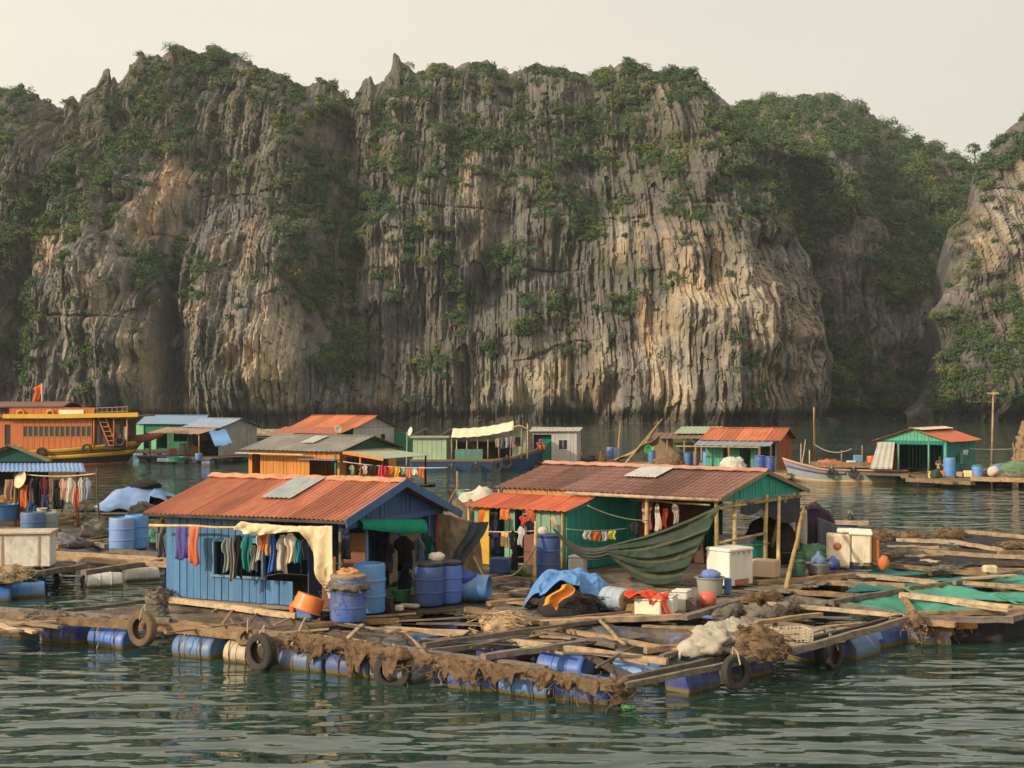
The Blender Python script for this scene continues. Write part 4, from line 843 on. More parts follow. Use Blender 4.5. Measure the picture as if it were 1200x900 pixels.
# clothes: pixel middle, width, top, bottom
CG = 'clothes hanging on the blue house'
def hung(px, w, y0, y1, d, kind, c, label, g=CG, rz=None, **k):
    s = FOC / d; return garment(kind, label, at(px, y0, d), max(.16, w / s), (y1 - y0) / s, c, R(-24) if rz is None else rz, g, **k)
d1 = lambda px: 29.85 - (px - 198) / 202 * 1.9
for px, w, a, c_, kd, colr, lab in ((213, 16, 617, 655, 'towel', (.10, .085, .28), 'bunched violet cloth at the left end of the pole on the blue wall'), (227, 14, 617, 661, 'towel', (.52, .15, .07), 'rust-orange patterned cloth on the pole against the blue wall'), (266, 12, 631, 670, 'shirt', (.26, .28, .27), 'grey and white shirt at the window edge of the blue house'), (273, 8, 627, 679, 'dress', (.20, .19, .18), 'long thin checked grey garment over the blue house window'), (280, 13, 627, 677, 'shirt', (.015, .015, .018), 'black shirt over the blue house window'), (289, 13, 627, 669, 'shirt', (.02, .17, .16), 'teal shirt over the blue house window'), (298, 12, 639, 669, 'shirt', (.22, .215, .21), 'short grey shirt beside the teal one'), (304, 8, 625, 657, 'shirt', (.55, .52, .47), 'off-white shirt right of the grey one'), (309, 10, 625, 646, 'shirt', (.62, .13, .03), 'short bright orange shirt on the blue house'), (315, 8, 625, 652, 'shirt', (.55, .32, .14), 'faded yellow shirt next to the orange one'), (320, 11, 625, 671, 'dress', (.05, .12, .38), 'long royal blue garment on the blue house'), (331, 15, 627, 670, 'shirt', (.46, .42, .38), 'pale beige hooded shirt right of the royal blue garment'), (341, 15, 625, 660, 'shirt', (.56, .50, .38), 'white and yellow patterned blouse under the cream tarpaulin'), (350, 10, 632, 660, 'shirt', (.03, .22, .28), 'turquoise shirt under the cream tarpaulin'), (357, 9, 630, 656, 'shirt', (.06, .05, .09), 'dark plum shirt under the cream tarpaulin')):
    hung(px, w, a, c_, d1(px) - .28, kd, colr, lab, rz=R(-24 + random.uniform(25, 62)) if px > 240 else R(-24))
for px, w, a, c_, d, colr, lab, kd in ((452, 26, 632, 672, 29.6, (.012, .012, .016), 'black jacket hanging in the blue house veranda, behind the tall barrel', 'shirt'), (474, 30, 628, 668, 30.4, (.014, .013, .016), 'wide black shirt hanging in the middle of the blue house veranda', 'shirt'), (491, 16, 630, 668, 30.8, (.10, .12, .16), 'grey-blue shirt hanging behind the veranda post', 'shirt'), (503, 18, 628, 650, 31.4, (.012, .09, .09), 'dark teal shirt at the right side of the blue house veranda', 'shirt'), (405, 12, 616, 655, 28.2, (.03, .035, .06), 'navy trousers by the corner post of the blue house', 'trousers'), (475, 16, 660, 700, 30.2, (.016, .018, .03), 'dark blue trousers hanging in the veranda', 'trousers')):
    hung(px, w, a, c_, d, kd, colr, lab, 'clothes in the blue house veranda', R(-35))
garment('trousers', 'grey striped trousers hung on a post left of the blue house', at(191, 614, 31.0), .3, .75, (.16, .15, .15), R(10), CG)
pole('short post carrying trousers left of the blue house', W(194, 652, .5), at(190, 608, 31.2), .04, wood('grey'), 'post', 'post')
# barrels and basins round the blue house
upright_drum('scuffed blue barrel capped with a collar of net and a bamboo lid', tuple(W(408, 727, .55)), .36, .86, 'violet', wood('pale'))
net_roll('fur-like collar of grey net round the scuffed blue barrel', [W(408, 727, .55) + Vector((.37 * math.cos(a), .37 * math.sin(a), .72)) for a in [R(q) for q in (150, 180, 210, 240, 270, 300, 330, 360, 390)]], .075, NETG, None, hang=.1, seed=31, strands=30)
net_pile('small pile of orange shells and jars on the barrel lid', tuple(W(408, 727, .55) + Vector((0, -.02, .93))), (.2, .14, .09), paint((.50, .26, .12), .6), 5, None, name='shell_pile', cat='shells', strands=4)
upright_drum('tall sky-blue barrel at the corner of the blue house', tuple(W(433, 717, .55)), .33, 1.02, 'sky', None)
upright_drum('indigo barrel with black lid on the veranda, left of two', tuple(W(503, 709, .55)), .31, .86, 'indigo' if False else 'violet', paint((.02, .02, .025), .5), 'indigo barrels on the veranda', bulge=.07)
upright_drum('indigo barrel with black lid on the veranda, right of two', tuple(W(526, 706, .55)), .28, .84, 'violet', paint((.02, .02, .03), .5), 'indigo barrels on the veranda', bulge=.07)
MB().lump((0, 0, .04), (.17, .15, .1), 10, .3, 2, 3).build('cloth_bundle', cloth((.62, .58, .5)), None, True, loc=W(512, 706, .55) + Vector((0, 0, .95))); tag(bpy.data.objects['cloth_bundle'], 'white cloth bundle on top of the indigo barrels', 'cloth')
t = thing('lying_drum', 'blue drum lying on its side with its open mouth to the right', 'drum', tuple(W(553, 704, .55) + Vector((0, 0, .29)))); M = Matrix.Rotation(R(-14), 3, 'Z') @ Matrix.Rotation(R(90), 3, 'Y')
b = MB(); b.lathe(drum_profile(.29, .8) + [(.25, .38), (.24, -.3)], 24, M=M); b.build('body', drum_mat('sky'), t, auto=35)
MB().lump((-.2, -.02, .22), (.30, .26, .18), 12, .4, 2.2, 6).build('cloth_bundle', cloth((.06, .075, .30)), None, True, loc=t.location); tag(bpy.data.objects['cloth_bundle.001'], 'violet-blue cloth thrown over the lying drum', 'cloth')
bucket('black bucket with pale contents on the veranda edge', tuple(W(452, 716, .55)), .16, .3, (.015, .015, .017), taper=.9)
bucket('low green basin on the veranda floor', tuple(W(470, 704, .55)), .24, .26, (.02, .20, .08), 'basin', 'basin')
crate('pale flat tray on the veranda edge', tuple(W(480, 712, .55)), (.42, .2, .09), (.4, .36, .28), R(-25), 'tray', 'tray', False)
crate('small off-white tub beside the black bucket', tuple(W(468, 716, .55)), (.16, .14, .14), (.55, .5, .4), R(-25), 'tub', 'tub', False)
t = crate('blue plastic tub under the orange basin', tuple(W(361, 724, .55)), (.36, .34, .34), (.06, .13, .38), R(-24), 'plastic_tub', 'tub', False, m=plastic((.07, .15, .40)))
bucket('large orange basin tipped on its side against the blue house', tuple(W(360, 722, .55) + Vector((-.02, -.08, .66)) + Vector((.13, -.05, -.22))), .33, .32, (.72, .19, .035), 'basin', 'basin', tilt=(R(172), R(20), 0), taper=.86)
crate('small red-orange can beside the blue tub', tuple(W(343, 719, .58)), (.12, .1, .26), (.6, .09, .04), R(-20), 'jerrycan', 'can', False, m=plastic((.6, .09, .04)))
net_pile('dark stones and rags at the foot of the blue tub', tuple(W(380, 724, .53)), (.25, .2, .1), DARK, 41, None, name='rag_pile', cat='rags', strands=6)

# ================================================================== the teal house with the brown roof
rz2 = R(-38); O2 = Vector((-.5, 37.8, 0)); h2 = thing('house', 'teal house under a long brown tiled roof with an open veranda', 'house', tuple(O2), rz2)
H2M = Matrix.Translation(O2) @ Matrix.Rotation(rz2, 4, 'Z'); L2 = lambda x, y, z: H2M @ Vector((x, y, z))
BRN = roofing((.205, .110, .088), (.075, .045, .038), 1.1); TEAL = paint((.028, .255, .205), .7, .4, (.012, .10, .085), streak=(1, 1, .15)); MINT = paint((.20, .36, .24), .75, .5, (.10, .17, .11)); RED = roofing((.42, .100, .05), (.17, .05, .03), .9)
b = MB(); corrugated(b, 0, 7.12, (0, 2.56), (2.42, 3.12), .17, .022, .014, tile=8); corrugated(b, 0, 7.12, (4.84, 2.50), (2.42, 3.12), .17, .022, .014, tile=8, per=3); rf = b.build('roof', BRN, h2)
b = MB(); b.sheet(lambda u, v: (-.04 + 7.2 * u, 2.42 + (v - .5) * .3, 3.19 - abs(v - .5) * .14 + .01 * math.sin(u * 80)), 70, 4, .02); b.build('ridge_cap', paint((.46, .24, .17), .85, .6, (.2, .1, .07)), rf)
b = MB(); b.sheet(lambda u, v: (3.4 + 1.0 * u, 1.35 + 1.0 * v, 2.92 + v * .232 + .01 * math.sin(u * 50)), 20, 3, .012); b.build('skylight_sheet', paint((.40, .42, .38), .5, .5, (.2, .2, .18)), rf)
gz2 = lambda y: 2.53 + .56 * (1 - abs(y - 2.42) / 2.42)
b = MB(); boards(b, .05, 4.79, 2.46, 2.46, 7.0, .16, axis='y', ztop=gz2); b.build('gable', TEAL, h2); b = MB(); boards(b, .05, 4.79, 2.46, 2.46, .2, .2, axis='y', ztop=gz2); b.build('gable', TEAL, h2)
b = MB()
for y, z in ((-.03, 2.53), (4.87, 2.47)): b.beam((7.13, y, z), (7.13, 2.42, 3.1), .03, .1, .004, 3)
b.build('bargeboard', paint((.22, .17, .11), .8), h2)
b = MB(); corrugated(b, -.02, 3.38, (-1.32, 2.12), (.0, 2.40), .2, .014, .012); b.build('porch_roof', RED, h2)
b = MB(); boards(b, .2, 3.3, 2.39, 2.53, .12, .5); b.build('eave_board', paint((.42, .20, .07), .8, .6), h2)
ZF = .56; b = MB()
pierced(b, .15, 3.2, ZF, 2.14, -1.05, [(.72, 1.2, ZF, 2.14), (1.55, 1.8, ZF, 2.14), (1.8, 2.25, ZF, 1.95)], .16); b.build('wall', MINT, h2)
b = MB(); boards(b, -1.05, 1.75, ZF, 2.2, 3.2, .22, axis='y', ztop=lambda y: min(2.5, 2.16 + (y + 1.05) * .25)); boards(b, 3.2, 3.5, ZF, 2.5, 1.72, .15); o = b.build('wall', TEAL, h2); o['label'] = 'teal side wall'; b = MB(); boards(b, .2, 4.6, ZF, 2.5, 4.6, .25); boards(b, -1.05, 4.6, ZF, 2.1, .2, .3, axis='y'); o = b.build('wall', TEAL, h2); o['label'] = 'teal back wall'
b = MB(); b.beam((3.26, -1.1, 2.10), (3.26, 1.7, 2.50), .04, .09, .004, 4); b.build('wall_trim', TEAL, h2)
panel(h2, 'door', paint((.62, .36, .045), .7, .4, (.3, .17, .03)), .42, .72, ZF, 2.1, -1.09, label='yellow door')
panel(h2, 'door', paint((.18, .07, .04), .7, .6), 1.82, 2.24, ZF, 1.9, -1.0, label='brown door')
panel(h2, 'partition', paint((.10, .045, .03), .8, .6), 3.5, 5.1, ZF, 2.5, 2.7)
panel(h2, 'door', paint((.25, .08, .05), .8, .6), 3.55, 3.9, ZF, 2.3, 1.9, label='reddish brown veranda door')
panel(h2, 'partition', paint((.03, .03, .03), .9, .6), -1.0, 4.5, ZF, 2.1, .8, .03, axis='y') if False else None
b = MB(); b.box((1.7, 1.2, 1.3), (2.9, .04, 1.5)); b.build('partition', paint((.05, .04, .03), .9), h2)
b = MB(); b.box((3.5, 1.9, .50), (7.0, 6.0, .06)); b.build('floor', wood('grey'), h2)
b = MB(); b.tube([(2.55, -.12, 2.50), (5, -.14, 2.50), (7.15, -.13, 2.52)], .045, 8); b.build('eave_pole', wood('pale'), h2, True)
for x, y, dx in ((6.95, .08, 0), (6.95, 1.0, .02), (6.98, 2.6, .03), (6.95, 4.5, .02), (4.9, .15, 0), (5.1, 4.4, 0), (.1, .1, 0), (.05, -1.15, 0), (3.15, -1.12, 0)): post(h2, x, y, .5, 2.5 if y > -.5 else 2.1, wood('bamboo'), .06 if x > 4 else .04, dx=dx)
b = MB(); b.tube([(6.3, 4.0, .55), (7.05, 3.6, 2.4)], .06, 8); b.build('brace', wood('bamboo'), h2, True); b = MB(); b.tube([(7.0, .1, 2.3), (7.05, 4.5, 2.35)], .04, 8); b.build('rail', wood('bamboo'), h2, True)
b = MB(); b.tube([(7.0, .1, 1.45), (7.02, 2.5, 1.5)], .035, 8); b.build('rail', wood('pale'), h2, True)
# green striped sail of tarpaulin slung across the veranda
PA, PB = at(648, 619, 33.0), at(706, 641, 32.7); PC, PD = at(846, 590, 32.9), at(794, 684, 32.3); PE = at(716, 652, 32.5)
def fsail(u, v):
    q = 1 - u
    top = PA.lerp(PB, u / .3) if u < .3 else PB.lerp(PC, (u - .3) / .7)
    bot = (PA + Vector((0, 0, -.02))).lerp(PE, u / .3) if u < .3 else PE.lerp(PD, ((u - .3) / .7) ** 1.05)
    top = top - Vector((0, 0, .20 * math.sin(min(1, u / .3) * math.pi) if u < .3 else .10 * math.sin((u - .3) / .7 * math.pi))); bot = bot - Vector((0, 0, .38 * math.sin(u / .3 * math.pi) if u < .3 else .32 * math.sin((u - .3) / .7 * math.pi)))
    p = top.lerp(bot, v); k = (math.sin(v * 27 - u * 3.0) * .06 + .03 * math.sin(v * 41 + u * 5)) * min(1, .3 + u); return p + Vector((.2 * k, -.12 * math.sin(v * math.pi) + k, .3 * k))
def stripe_mat():
    m, nt, b = new_mat('striped_tarpaulin'); at_ = nt.nodes.new('ShaderNodeAttribute'); at_.attribute_name = 'vv'
    w = nt.nodes.new('ShaderNodeMath'); w.operation = 'SINE'; x = nt.nodes.new('ShaderNodeMath'); x.operation = 'MULTIPLY'; x.inputs[1].default_value = 24; nt.links.new(at_.outputs['Fac'], x.inputs[0]); nt.links.new(x.outputs[0], w.inputs[0])
    c = ramp(nt, w.outputs[0], [(.35, (.018, .038, .022)), (.65, (.085, .10, .05))])
    g = nt.nodes.new('ShaderNodeNewGeometry').outputs['Position']; c = mixc(nt, ramp(nt, noise(nt, g, 3, 4), [(.4, (0, 0, 0)), (.8, (.6, .6, .6))]), c, (.07, .07, .05)); a2 = nt.nodes.new('ShaderNodeAttribute'); a2.attribute_name = 'uu'; c = mixc(nt, ramp(nt, a2.outputs['Fac'], [(.30, (.9, .9, .9)), (.42, (0, 0, 0))]), c, (.045, .045, .042)); nt.links.new(c, b.inputs['Base Color']); b.inputs['Roughness'].default_value = .85; return m
o = drape('large olive green striped tarpaulin slung across the teal house veranda', fsail, None, 70, 40, .012, m=stripe_mat())
a = o.data.attributes.new('uu', 'FLOAT', 'POINT'); a.data.foreach_set('value', [i / 140 for j in range(81) for i in range(141)] * 2); a = o.data.attributes.new('vv', 'FLOAT', 'POINT'); vals = [j / 80 for j in range(81) for i in range(141)] * 2; a.data.foreach_set('value', vals)
rope('guy rope from the bamboo post to the striped tarpaulin', at(688, 592, 34.4), at(760, 610, 34.8), .1)
# clothes at the teal house
CT = 'clothes hanging at the teal house'
P2 = lambda x, y, z: L2(x, y, z)
for px, w, a, c_, d, kd, colr, lab, rz in ((564, 9, 598, 612, 35.8, 'towel', (.62, .14, .03), 'orange cloth under the red porch roof, leftmost of the three', -38), (592, 14, 597, 609, 35.2, 'towel', (.58, .15, .05), 'orange striped cloth under the red porch roof, in the middle', -38), (621, 11, 598, 611, 34.6, 'towel', (.50, .10, .05), 'red-orange cloth under the red porch roof, rightmost of the three', -38), (579, 14, 600, 628, 35.9, 'trousers', (.02, .02, .025), 'black trousers in the doorway beside the yellow door', -38), (581, 12, 625, 650, 34.6, 'trousers', (.03, .03, .07), 'navy trousers on the line in front of the yellow door', -38), (591, 11, 624, 641, 34.5, 'towel', (.58, .33, .12), 'yellow and white towel on the line before the mint wall', -38), (601, 9, 622, 644, 34.3, 'shirt', (.012, .012, .014), 'black shirt on the line before the mint wall', -38), (603, 8, 642, 668, 34.2, 'trousers', (.02, .018, .022), 'black trousers hanging low left of the brown door', -38), (610, 11, 617, 640, 34.1, 'shirt', (.52, .48, .46), 'pale pink shirt hung before the brown door', -38), (613, 9, 604, 616, 35.0, 'shirt', (.5, .05, .04), 'small red shirt above the brown door', -38), (621, 12, 610, 626, 34.6, 'shirt', (.015, .018, .03), 'dark shirt on a hanger right of the small red shirt', -20), (649, 6, 606, 618, 34.2, 'towel', (.5, .36, .2), 'beige cloth pinned to the mint wall right of the bamboo post', -38),
        (698, 12, 623, 634, 33.6, 'towel', (.60, .16, .04), 'orange cloth on the line before the teal side wall', 20), (709, 8, 623, 634, 33.7, 'towel', (.42, .40, .40), 'lilac cloth on the line before the teal side wall', 20), (717, 9, 622, 632, 33.8, 'towel', (.50, .50, .06), 'yellow cloth on the line before the teal side wall', 20), (688, 9, 622, 632, 33.5, 'towel', (.40, .40, .38), 'grey-white cloth on the line before the teal side wall', 20),
        (756, 6, 588, 612, 35.9, 'towel', (.50, .40, .36), 'pink-white cloth hanging in the teal house veranda', -38), (761, 6, 590, 620, 35.7, 'towel', (.30, .09, .07), 'long red-brown cloth hanging in the teal house veranda', -38), (771, 9, 590, 622, 35.4, 'dress', (.60, .52, .40), 'white and orange dress hanging in the veranda above the striped tarpaulin', -38), (779, 5, 596, 618, 35.2, 'towel', (.5, .07, .03), 'narrow red cloth hanging in the veranda above the striped tarpaulin', -38), (792, 9, 590, 614, 34.8, 'shirt', (.34, .30, .24), 'beige shirt hanging in the veranda next to the red cloth', -38), (744, 14, 612, 626, 36.0, 'shirt', (.03, .03, .035), 'charcoal shirt in the shade of the teal house veranda', -38)):
    hung(px, w, a, c_, d, kd, colr, lab, CT, R(rz))
rope('clothes line across the mint front of the teal house', at(556, 622, 35.3), at(628, 622, 34.0), .03, .014, (.5, .45, .36)); rope('clothes line before the teal side wall', at(664, 620, 33.9), at(736, 619, 35.2), .05, .012, (.3, .3, .28)); pole('bamboo rail carrying clothes inside the teal house veranda', at(738, 585, 36.4), at(832, 592, 34.0), .03)
def fdk(u, v): return P2(7.0 + .05 * math.sin(u * 9), 1.2 + 3.3 * u, 2.35 - (.25 + .75 * max(0, u - .35) ** .7 + .06 * math.sin(u * 12)) * v)
drape('charcoal cloth hung along the open right end of the teal house', fdk, (.05, .055, .07), 24, 12, name='hanging_cloth', cat='cloth')
pole('bamboo post with a tied hose in front of the mint wall', W(626, 683, .5), at(628, 611, 33.8), .045)
rope('pale hose looping from the bamboo post to the deck', at(628, 638, 33.5), W(588, 676, .55) , .25, .03, (.5, .42, .30), 'hose', 'hose')
upright_drum('tall blue barrel in front of the mint wall', tuple(W(642, 676, .55)), .30, 1.0, 'violet', paint((.03, .05, .17), .5)); MB().lump((0, 0, .08), (.14, .13, .11), 9, .25, 2, 4).build('plastic_bag', cloth((.52, .5, .42)), None, True, loc=W(640, 676, .55) + Vector((-.08, 0, 1.06))); tag(bpy.data.objects['plastic_bag.001'], 'pale bag on the lid of the tall blue barrel', 'bag')
crate('blue square tub before the yellow door', tuple(W(587, 671, .55)), (.50, .40, .44), (.03, .08, .27), R(-20), 'plastic_tub', 'tub', False, m=plastic((.03, .08, .27)))
bucket('red-orange bucket beside the tall blue barrel', tuple(W(662, 668, .55)), .2, .28, (.62, .08, .03)); crate('white foam box standing before the teal side wall', tuple(W(677, 671, .55)), (.40, .36, .44), (.62, .58, .52), R(-20)); bucket('orange tub behind the striped tarpaulin', tuple(W(748, 676, .56)), .32, .3, (.60, .14, .03), 'tub', 'tub')
bucket('pale paint pot beside the bamboo post', tuple(W(621, 672, .55)), .1, .22, (.5, .36, .28), taper=.95); net_pile('small heap of green weed on the deck by the hose', tuple(W(604, 672, .53)), (.22, .16, .09), paint((.10, .22, .04), .9), 51, None, 'weed_heap', 'weed', 12); bucket('cream pot on the deck left of the bamboo post', tuple(W(609, 669, .55)), .1, .17, (.5, .4, .3), taper=.95)

# ---- deck in front of the teal house
raft2 = thing('raft', 'planked timber deck in front of the teal house', 'raft', tuple(W(760, 700, 0)))
deck_boards(raft2, [W(*p, .5).xy for p in ((548, 712), (640, 730), (796, 724), (1000, 674), (960, 645), (560, 655))], R(-33), wood('grey'), .48, .2, skip=.08)
for p, q, m in (((548, 714), (640, 731), 'tan'), ((632, 730), (800, 722), 'pale'), ((800, 724), (905, 692), 'grey'), ((886, 683), (1000, 674), 'tan'), ((570, 700), (625, 692), 'pale'), ((572, 708), (630, 702), 'tan'), ((560, 690), (612, 683), 'grey'), ((540, 684), (600, 676), 'tan')): RB(raft2, p, q, .55, m=m, w=.2, h=.10)
for i, (px, py, k) in enumerate(((600, 724, 'blue'), (680, 732, 'indigo'), (740, 734, 'blue'), (820, 722, 'sky'), (870, 706, 'blue'), (930, 692, 'indigo'), (970, 684, 'blue'))): float_drum(raft2, W(px, py, .08), R(-33), k)
for p, q in (((548, 692), (622, 697)), ((556, 700), (620, 708)), ((590, 688), (650, 697)), ((720, 724), (800, 716))): RB(raft2, p, q, .57, m=random.choice(['pale', 'grey', 'tan']), w=.22, h=.04, name='loose_plank')
# blue tarpaulin over a pile of nets
net_pile('black heap of nets and floats under the blue tarpaulin', tuple(W(668, 719, .5)), (.62, .45, .34), DARK, 61, None, strands=60)
def fblue(u, v):
    e = abs(2 * u - 1); dome = .98 * (1 - e ** 3.2); fr = max(0, v - .45) / .55
    z = dome * (1 - .8 * max(0, .3 - v) / .3) - fr ** 1.3 * (.92 * dome if u > .60 else .30 * dome if u < .18 else .22 + .4 * max(0, .42 - u))
    from mathutils import noise as mn
    z *= .80 + .16 * mn.noise(Vector((u * 3.3, v * 2.2, 4))) + .09 * mn.noise(Vector((u * 8, v * 6, 1))); z += .05 * math.sin(u * 21 + v * 6) * (.3 + v)
    return W(669, 712, .5) + Vector((-1.0 + 1.98 * u + .12 * fr * (u - .5) + .06 * mn.noise(Vector((u * 6, v * 6, 9))), .62 - 1.25 * v * (1 - .25 * (1 - dome)), max(.02, z)))
drape('crumpled blue tarpaulin thrown over the black heap', fblue, (.10, .225, .46), 44, 24, .014, crumple=.05)
def forg(u, v):
    p = at(666, 686, 27.7).lerp(at(641, 710, 27.7), v); return p + Vector(((u - .5) * .26 + .05 * math.sin(v * 8), -.08 * math.sin(u * 6), .08 * math.sin(u * 3.1) - .1 * u))
drape('orange cloth hanging from the blue tarpaulin', forg, (.66, .26, .05), 14, 16, .02, name='hanging_cloth', cat='cloth'); MB().lump((0, 0, 0), (.12, .12, .11), 10, .1, 2).build('float_ball', plastic((.02, .22, .13)), None, True, loc=at(663, 694, 27.9)); tag(bpy.data.objects['float_ball'], 'green float ball under the edge of the blue tarpaulin', 'float')
MB().lump((0, 0, .12), (.5, .35, .2), 12, .35, 2, 7).build('dark_sheet', cloth((.05, .05, .055)), None, True, loc=W(648, 694, .55)); tag(bpy.data.objects['dark_sheet'], 'dark folded sheet behind the blue tarpaulin', 'sheet')
t = thing('rattan_drum', 'grey drum lying with a woven brown mouth next to the blue tarpaulin', 'drum', tuple(W(722, 716, .53) + Vector((0, 0, .25))), R(40)); M = Matrix.Rotation(R(90), 3, 'X')
b = MB(); b.lathe(drum_profile(.25, .62), 22, M=M); b.build('body', drum_mat('grey'), t, auto=35); b = MB(); b.lathe([(.22, .29), (.22, .33), (.12, .36), (.02, .345)], 18, M=M); b.build('woven_mouth', NETB, t, True)
crate('small wooden box beside the lying grey drum', tuple(W(741, 718, .53)), (.30, .24, .22), (.3, .22, .13), R(-20), 'wooden_box', 'box', False, m=wood('tan')); crate('cream foam box under the red cloth', tuple(W(762, 721, .53)), (.56, .42, .36), (.72, .64, .48), R(-22))
def fred(u, v): return W(762, 721, .53) + Vector((-.5 + .85 * u + .04 * math.sin(v * 9), .16 - .42 * v, .44 + .05 * math.sin(u * 13 + v * 5) - (.25 * (v - .4) * (u > .5) if v > .4 else 0) - .3 * max(0, u - .82) / .18 * v))
drape('crumpled red-orange cloth spread over the cream foam box', fred, (.68, .085, .03), 26, 16, .03, name='spread_cloth', cat='cloth')
crate('white foam box right of the red cloth, nearer of two', tuple(W(782, 719, .53)), (.36, .40, .40), (.62, .60, .54), R(-22)); crate('white foam box right of the red cloth, farther of two', tuple(W(799, 714, .53)), (.34, .40, .42), (.60, .57, .50), R(-22)); crate('dark wooden board box beside the red float', tuple(W(812, 716, .53)), (.24, .3, .3), (.12, .09, .075), R(-22), 'wooden_box', 'box', False, m=wood('dark'))
t = thing('float_ball', 'faded red float on the deck below the grey tub', 'float', tuple(W(829, 711, .55) + Vector((0, 0, .16)))); MB().lathe([(.02, -.2), (.12, -.19), (.18, -.08), (.19, .02), (.15, .14), (.06, .19), (.02, .2)], 18, M=Matrix.Rotation(R(70), 3, 'Y')).build('body', plastic((.46, .09, .05)), t, True)
bucket('ribbed grey tub in front of the white freezer', tuple(W(832, 697, .55)), .32, .40, (.25, .26, .22), 'tub', 'tub', taper=.82); MB().lump((0, 0, .05), (.23, .2, .13), 12, .15, 2, 9).build('blue_basin', plastic((.10, .15, .42)), None, True, loc=W(832, 697, .55) + Vector((.02, 0, .40))); tag(bpy.data.objects['blue_basin'], 'upturned blue basin in the ribbed grey tub', 'basin')
crate('blue jerrycan standing between the grey tub and the freezer', tuple(W(853, 696, .55)), (.16, .12, .42), (.05, .14, .42), R(-20), 'jerrycan', 'can', False, m=plastic((.05, .14, .42)))
# white chest freezer
t = thing('chest_freezer', 'white chest freezer with rust at its foot', 'freezer', tuple(W(855, 685, .55)), R(40)); WH = paint((.66, .64, .58), .5, .35, (.36, .22, .10), scale=3)
b = MB(); b.rbox((0, 0, .42), (.86, .72, .80), .02); b.build('cabinet', WH, t); b = MB(); b.rbox((0, 0, .86), (.90, .76, .085), .025); ld = b.build('lid', paint((.70, .66, .56), .5, .4), t)
for k in range(4): MB().box((-.28 + k * .18, -.39, .80), (.05, .03, .06)).build('hinge', paint((.3, .26, .2), .5), ld)
b = MB(); b.rbox((.02, -.363, .1), (.5, .012, .14), .004); b.build('rust_patch', paint((.33, .14, .05), .9, .7), t)
crate('beige cardboard boxes right of the freezer', tuple(W(897, 676, .55)), (.62, .4, .50), (.46, .33, .22), R(-30), 'cardboard_box', 'box', False)
bucket('large teal tub inside the open end of the teal house', tuple(P2(6.2, 2.9, .56)), .62, .62, (.015, .22, .18), 'tub', 'tub', taper=.86)
net_pile('dark pile of gear behind the teal tub', tuple(P2(6.3, 4.2, .56)), (.8, .4, .8), DARK, 71, None, 'gear_pile', 'gear', 10)
crate('white and blue bedding bundle on the veranda of the teal house', tuple(P2(5.6, 3.6, .56)), (1.1, .7, .8), (.38, .40, .46), R(-38), 'bedding', 'bedding', False)
pole('bamboo pole propping the charcoal cloth', W(921, 690, .5), at(942, 596, 35.2), .055); pole('straight bamboo pole at the right end of the teal house', W(912, 678, .5), at(913, 582, 35.6), .05)
bucket('dark green bucket by the leaning pole', tuple(W(935, 674, .55)), .2, .36, (.02, .09, .06), taper=.9); 
t = thing('wash_basin', 'grey enamel basin holding a blue bottle', 'basin', tuple(W(959, 672, .55))); MB().lathe([(.22, 0), (.24, .02), (.30, .22), (.32, .24), (.32, .27), (.27, .26), (.2, .05)], 22).build('bowl', plastic((.26, .26, .24)), t, auto=35); b = MB(); b.box((0, 0, -.01), (.44, .4, .04)); b.build('base', DARK, t)
t = thing('water_bottle', 'round blue water bottle lying in the grey basin', 'bottle', tuple(W(959, 672, .55) + Vector((0, 0, .3)))); MB().lathe([(.03, -.15), (.15, -.13), (.19, 0), (.17, .1), (.07, .17), (.04, .24), (.04, .27)], 18).build('body', plastic((.12, .19, .36)), t, True)
t = thing('water_bottle', 'deep blue jug on the deck left of the rusty machine', 'bottle', tuple(W(976, 668, .55) + Vector((0, 0, .15)))); MB().lathe([(.03, -.15), (.16, -.13), (.19, 0), (.17, .1), (.07, .17), (.04, .22)], 18).build('body', plastic((.02, .05, .22)), t, True)
net_pile('pale green net heap behind the grey basin', tuple(W(955, 662, .55)), (.45, .4, .42), weathered('green_net', (.11, .24, .15), .9, (.05, .1, .07), .6, scale=8, streak=(1, 1, 1), fine=50, bumpd=.02), 73, None, strands=30)
# rusty machine
t = thing('rusty_generator', 'rusty cream metal generator on the deck right of the teal house', 'generator', tuple(W(1000, 667, .5)), R(-12)); CR = paint((.68, .60, .47), .7, .6, (.36, .14, .045), scale=5, streak=(1, 1, .35)); RU = paint((.36, .13, .045), .85, .6, (.12, .05, .03), scale=6)
b = MB(); b.rbox((-.38, .05, .50), (.62, .5, .86), .03); b.build('cabinet', CR, t); b = MB(); b.rbox((.20, -.06, .52), (.50, .55, .84), .03); b.rbox((.20, -.35, .48), (.44, .02, .7), .01); b.build('front_cabinet', CR, t)
b = MB(); b.rbox((.56, .05, .55), (.22, .46, .66), .03); b.build('side_box', RU, t); b = MB(); b.rbox((.18, -.08, .99), (.60, .62, .1), .03, tilt=(.06, .03, 0)); b.rbox((-.12, .16, 1.0), (.6, .4, .1), .03); b.build('lid', paint((.68, .62, .5), .6, .4, (.36, .2, .1)), t)
b = MB()
for x in (.02, .36): b.rbox((x, -.33, .14), (.26, .06, .18), .01)
b.build('foot_opening', DARK, t); b = MB(); b.lathe([(.10, 0), (.10, .02), (.07, .03), (.02, .03)], 16, c=(-.42, -.2, .62), M=Matrix.Rotation(R(90), 3, 'X')); b.build('gauge', RU, t, True); b = MB(); b.lump((.76, -.1, .2), (.16, .16, .2), 9, .2, 2); b.build('motor', paint((.5, .15, .04), .7), t, True)
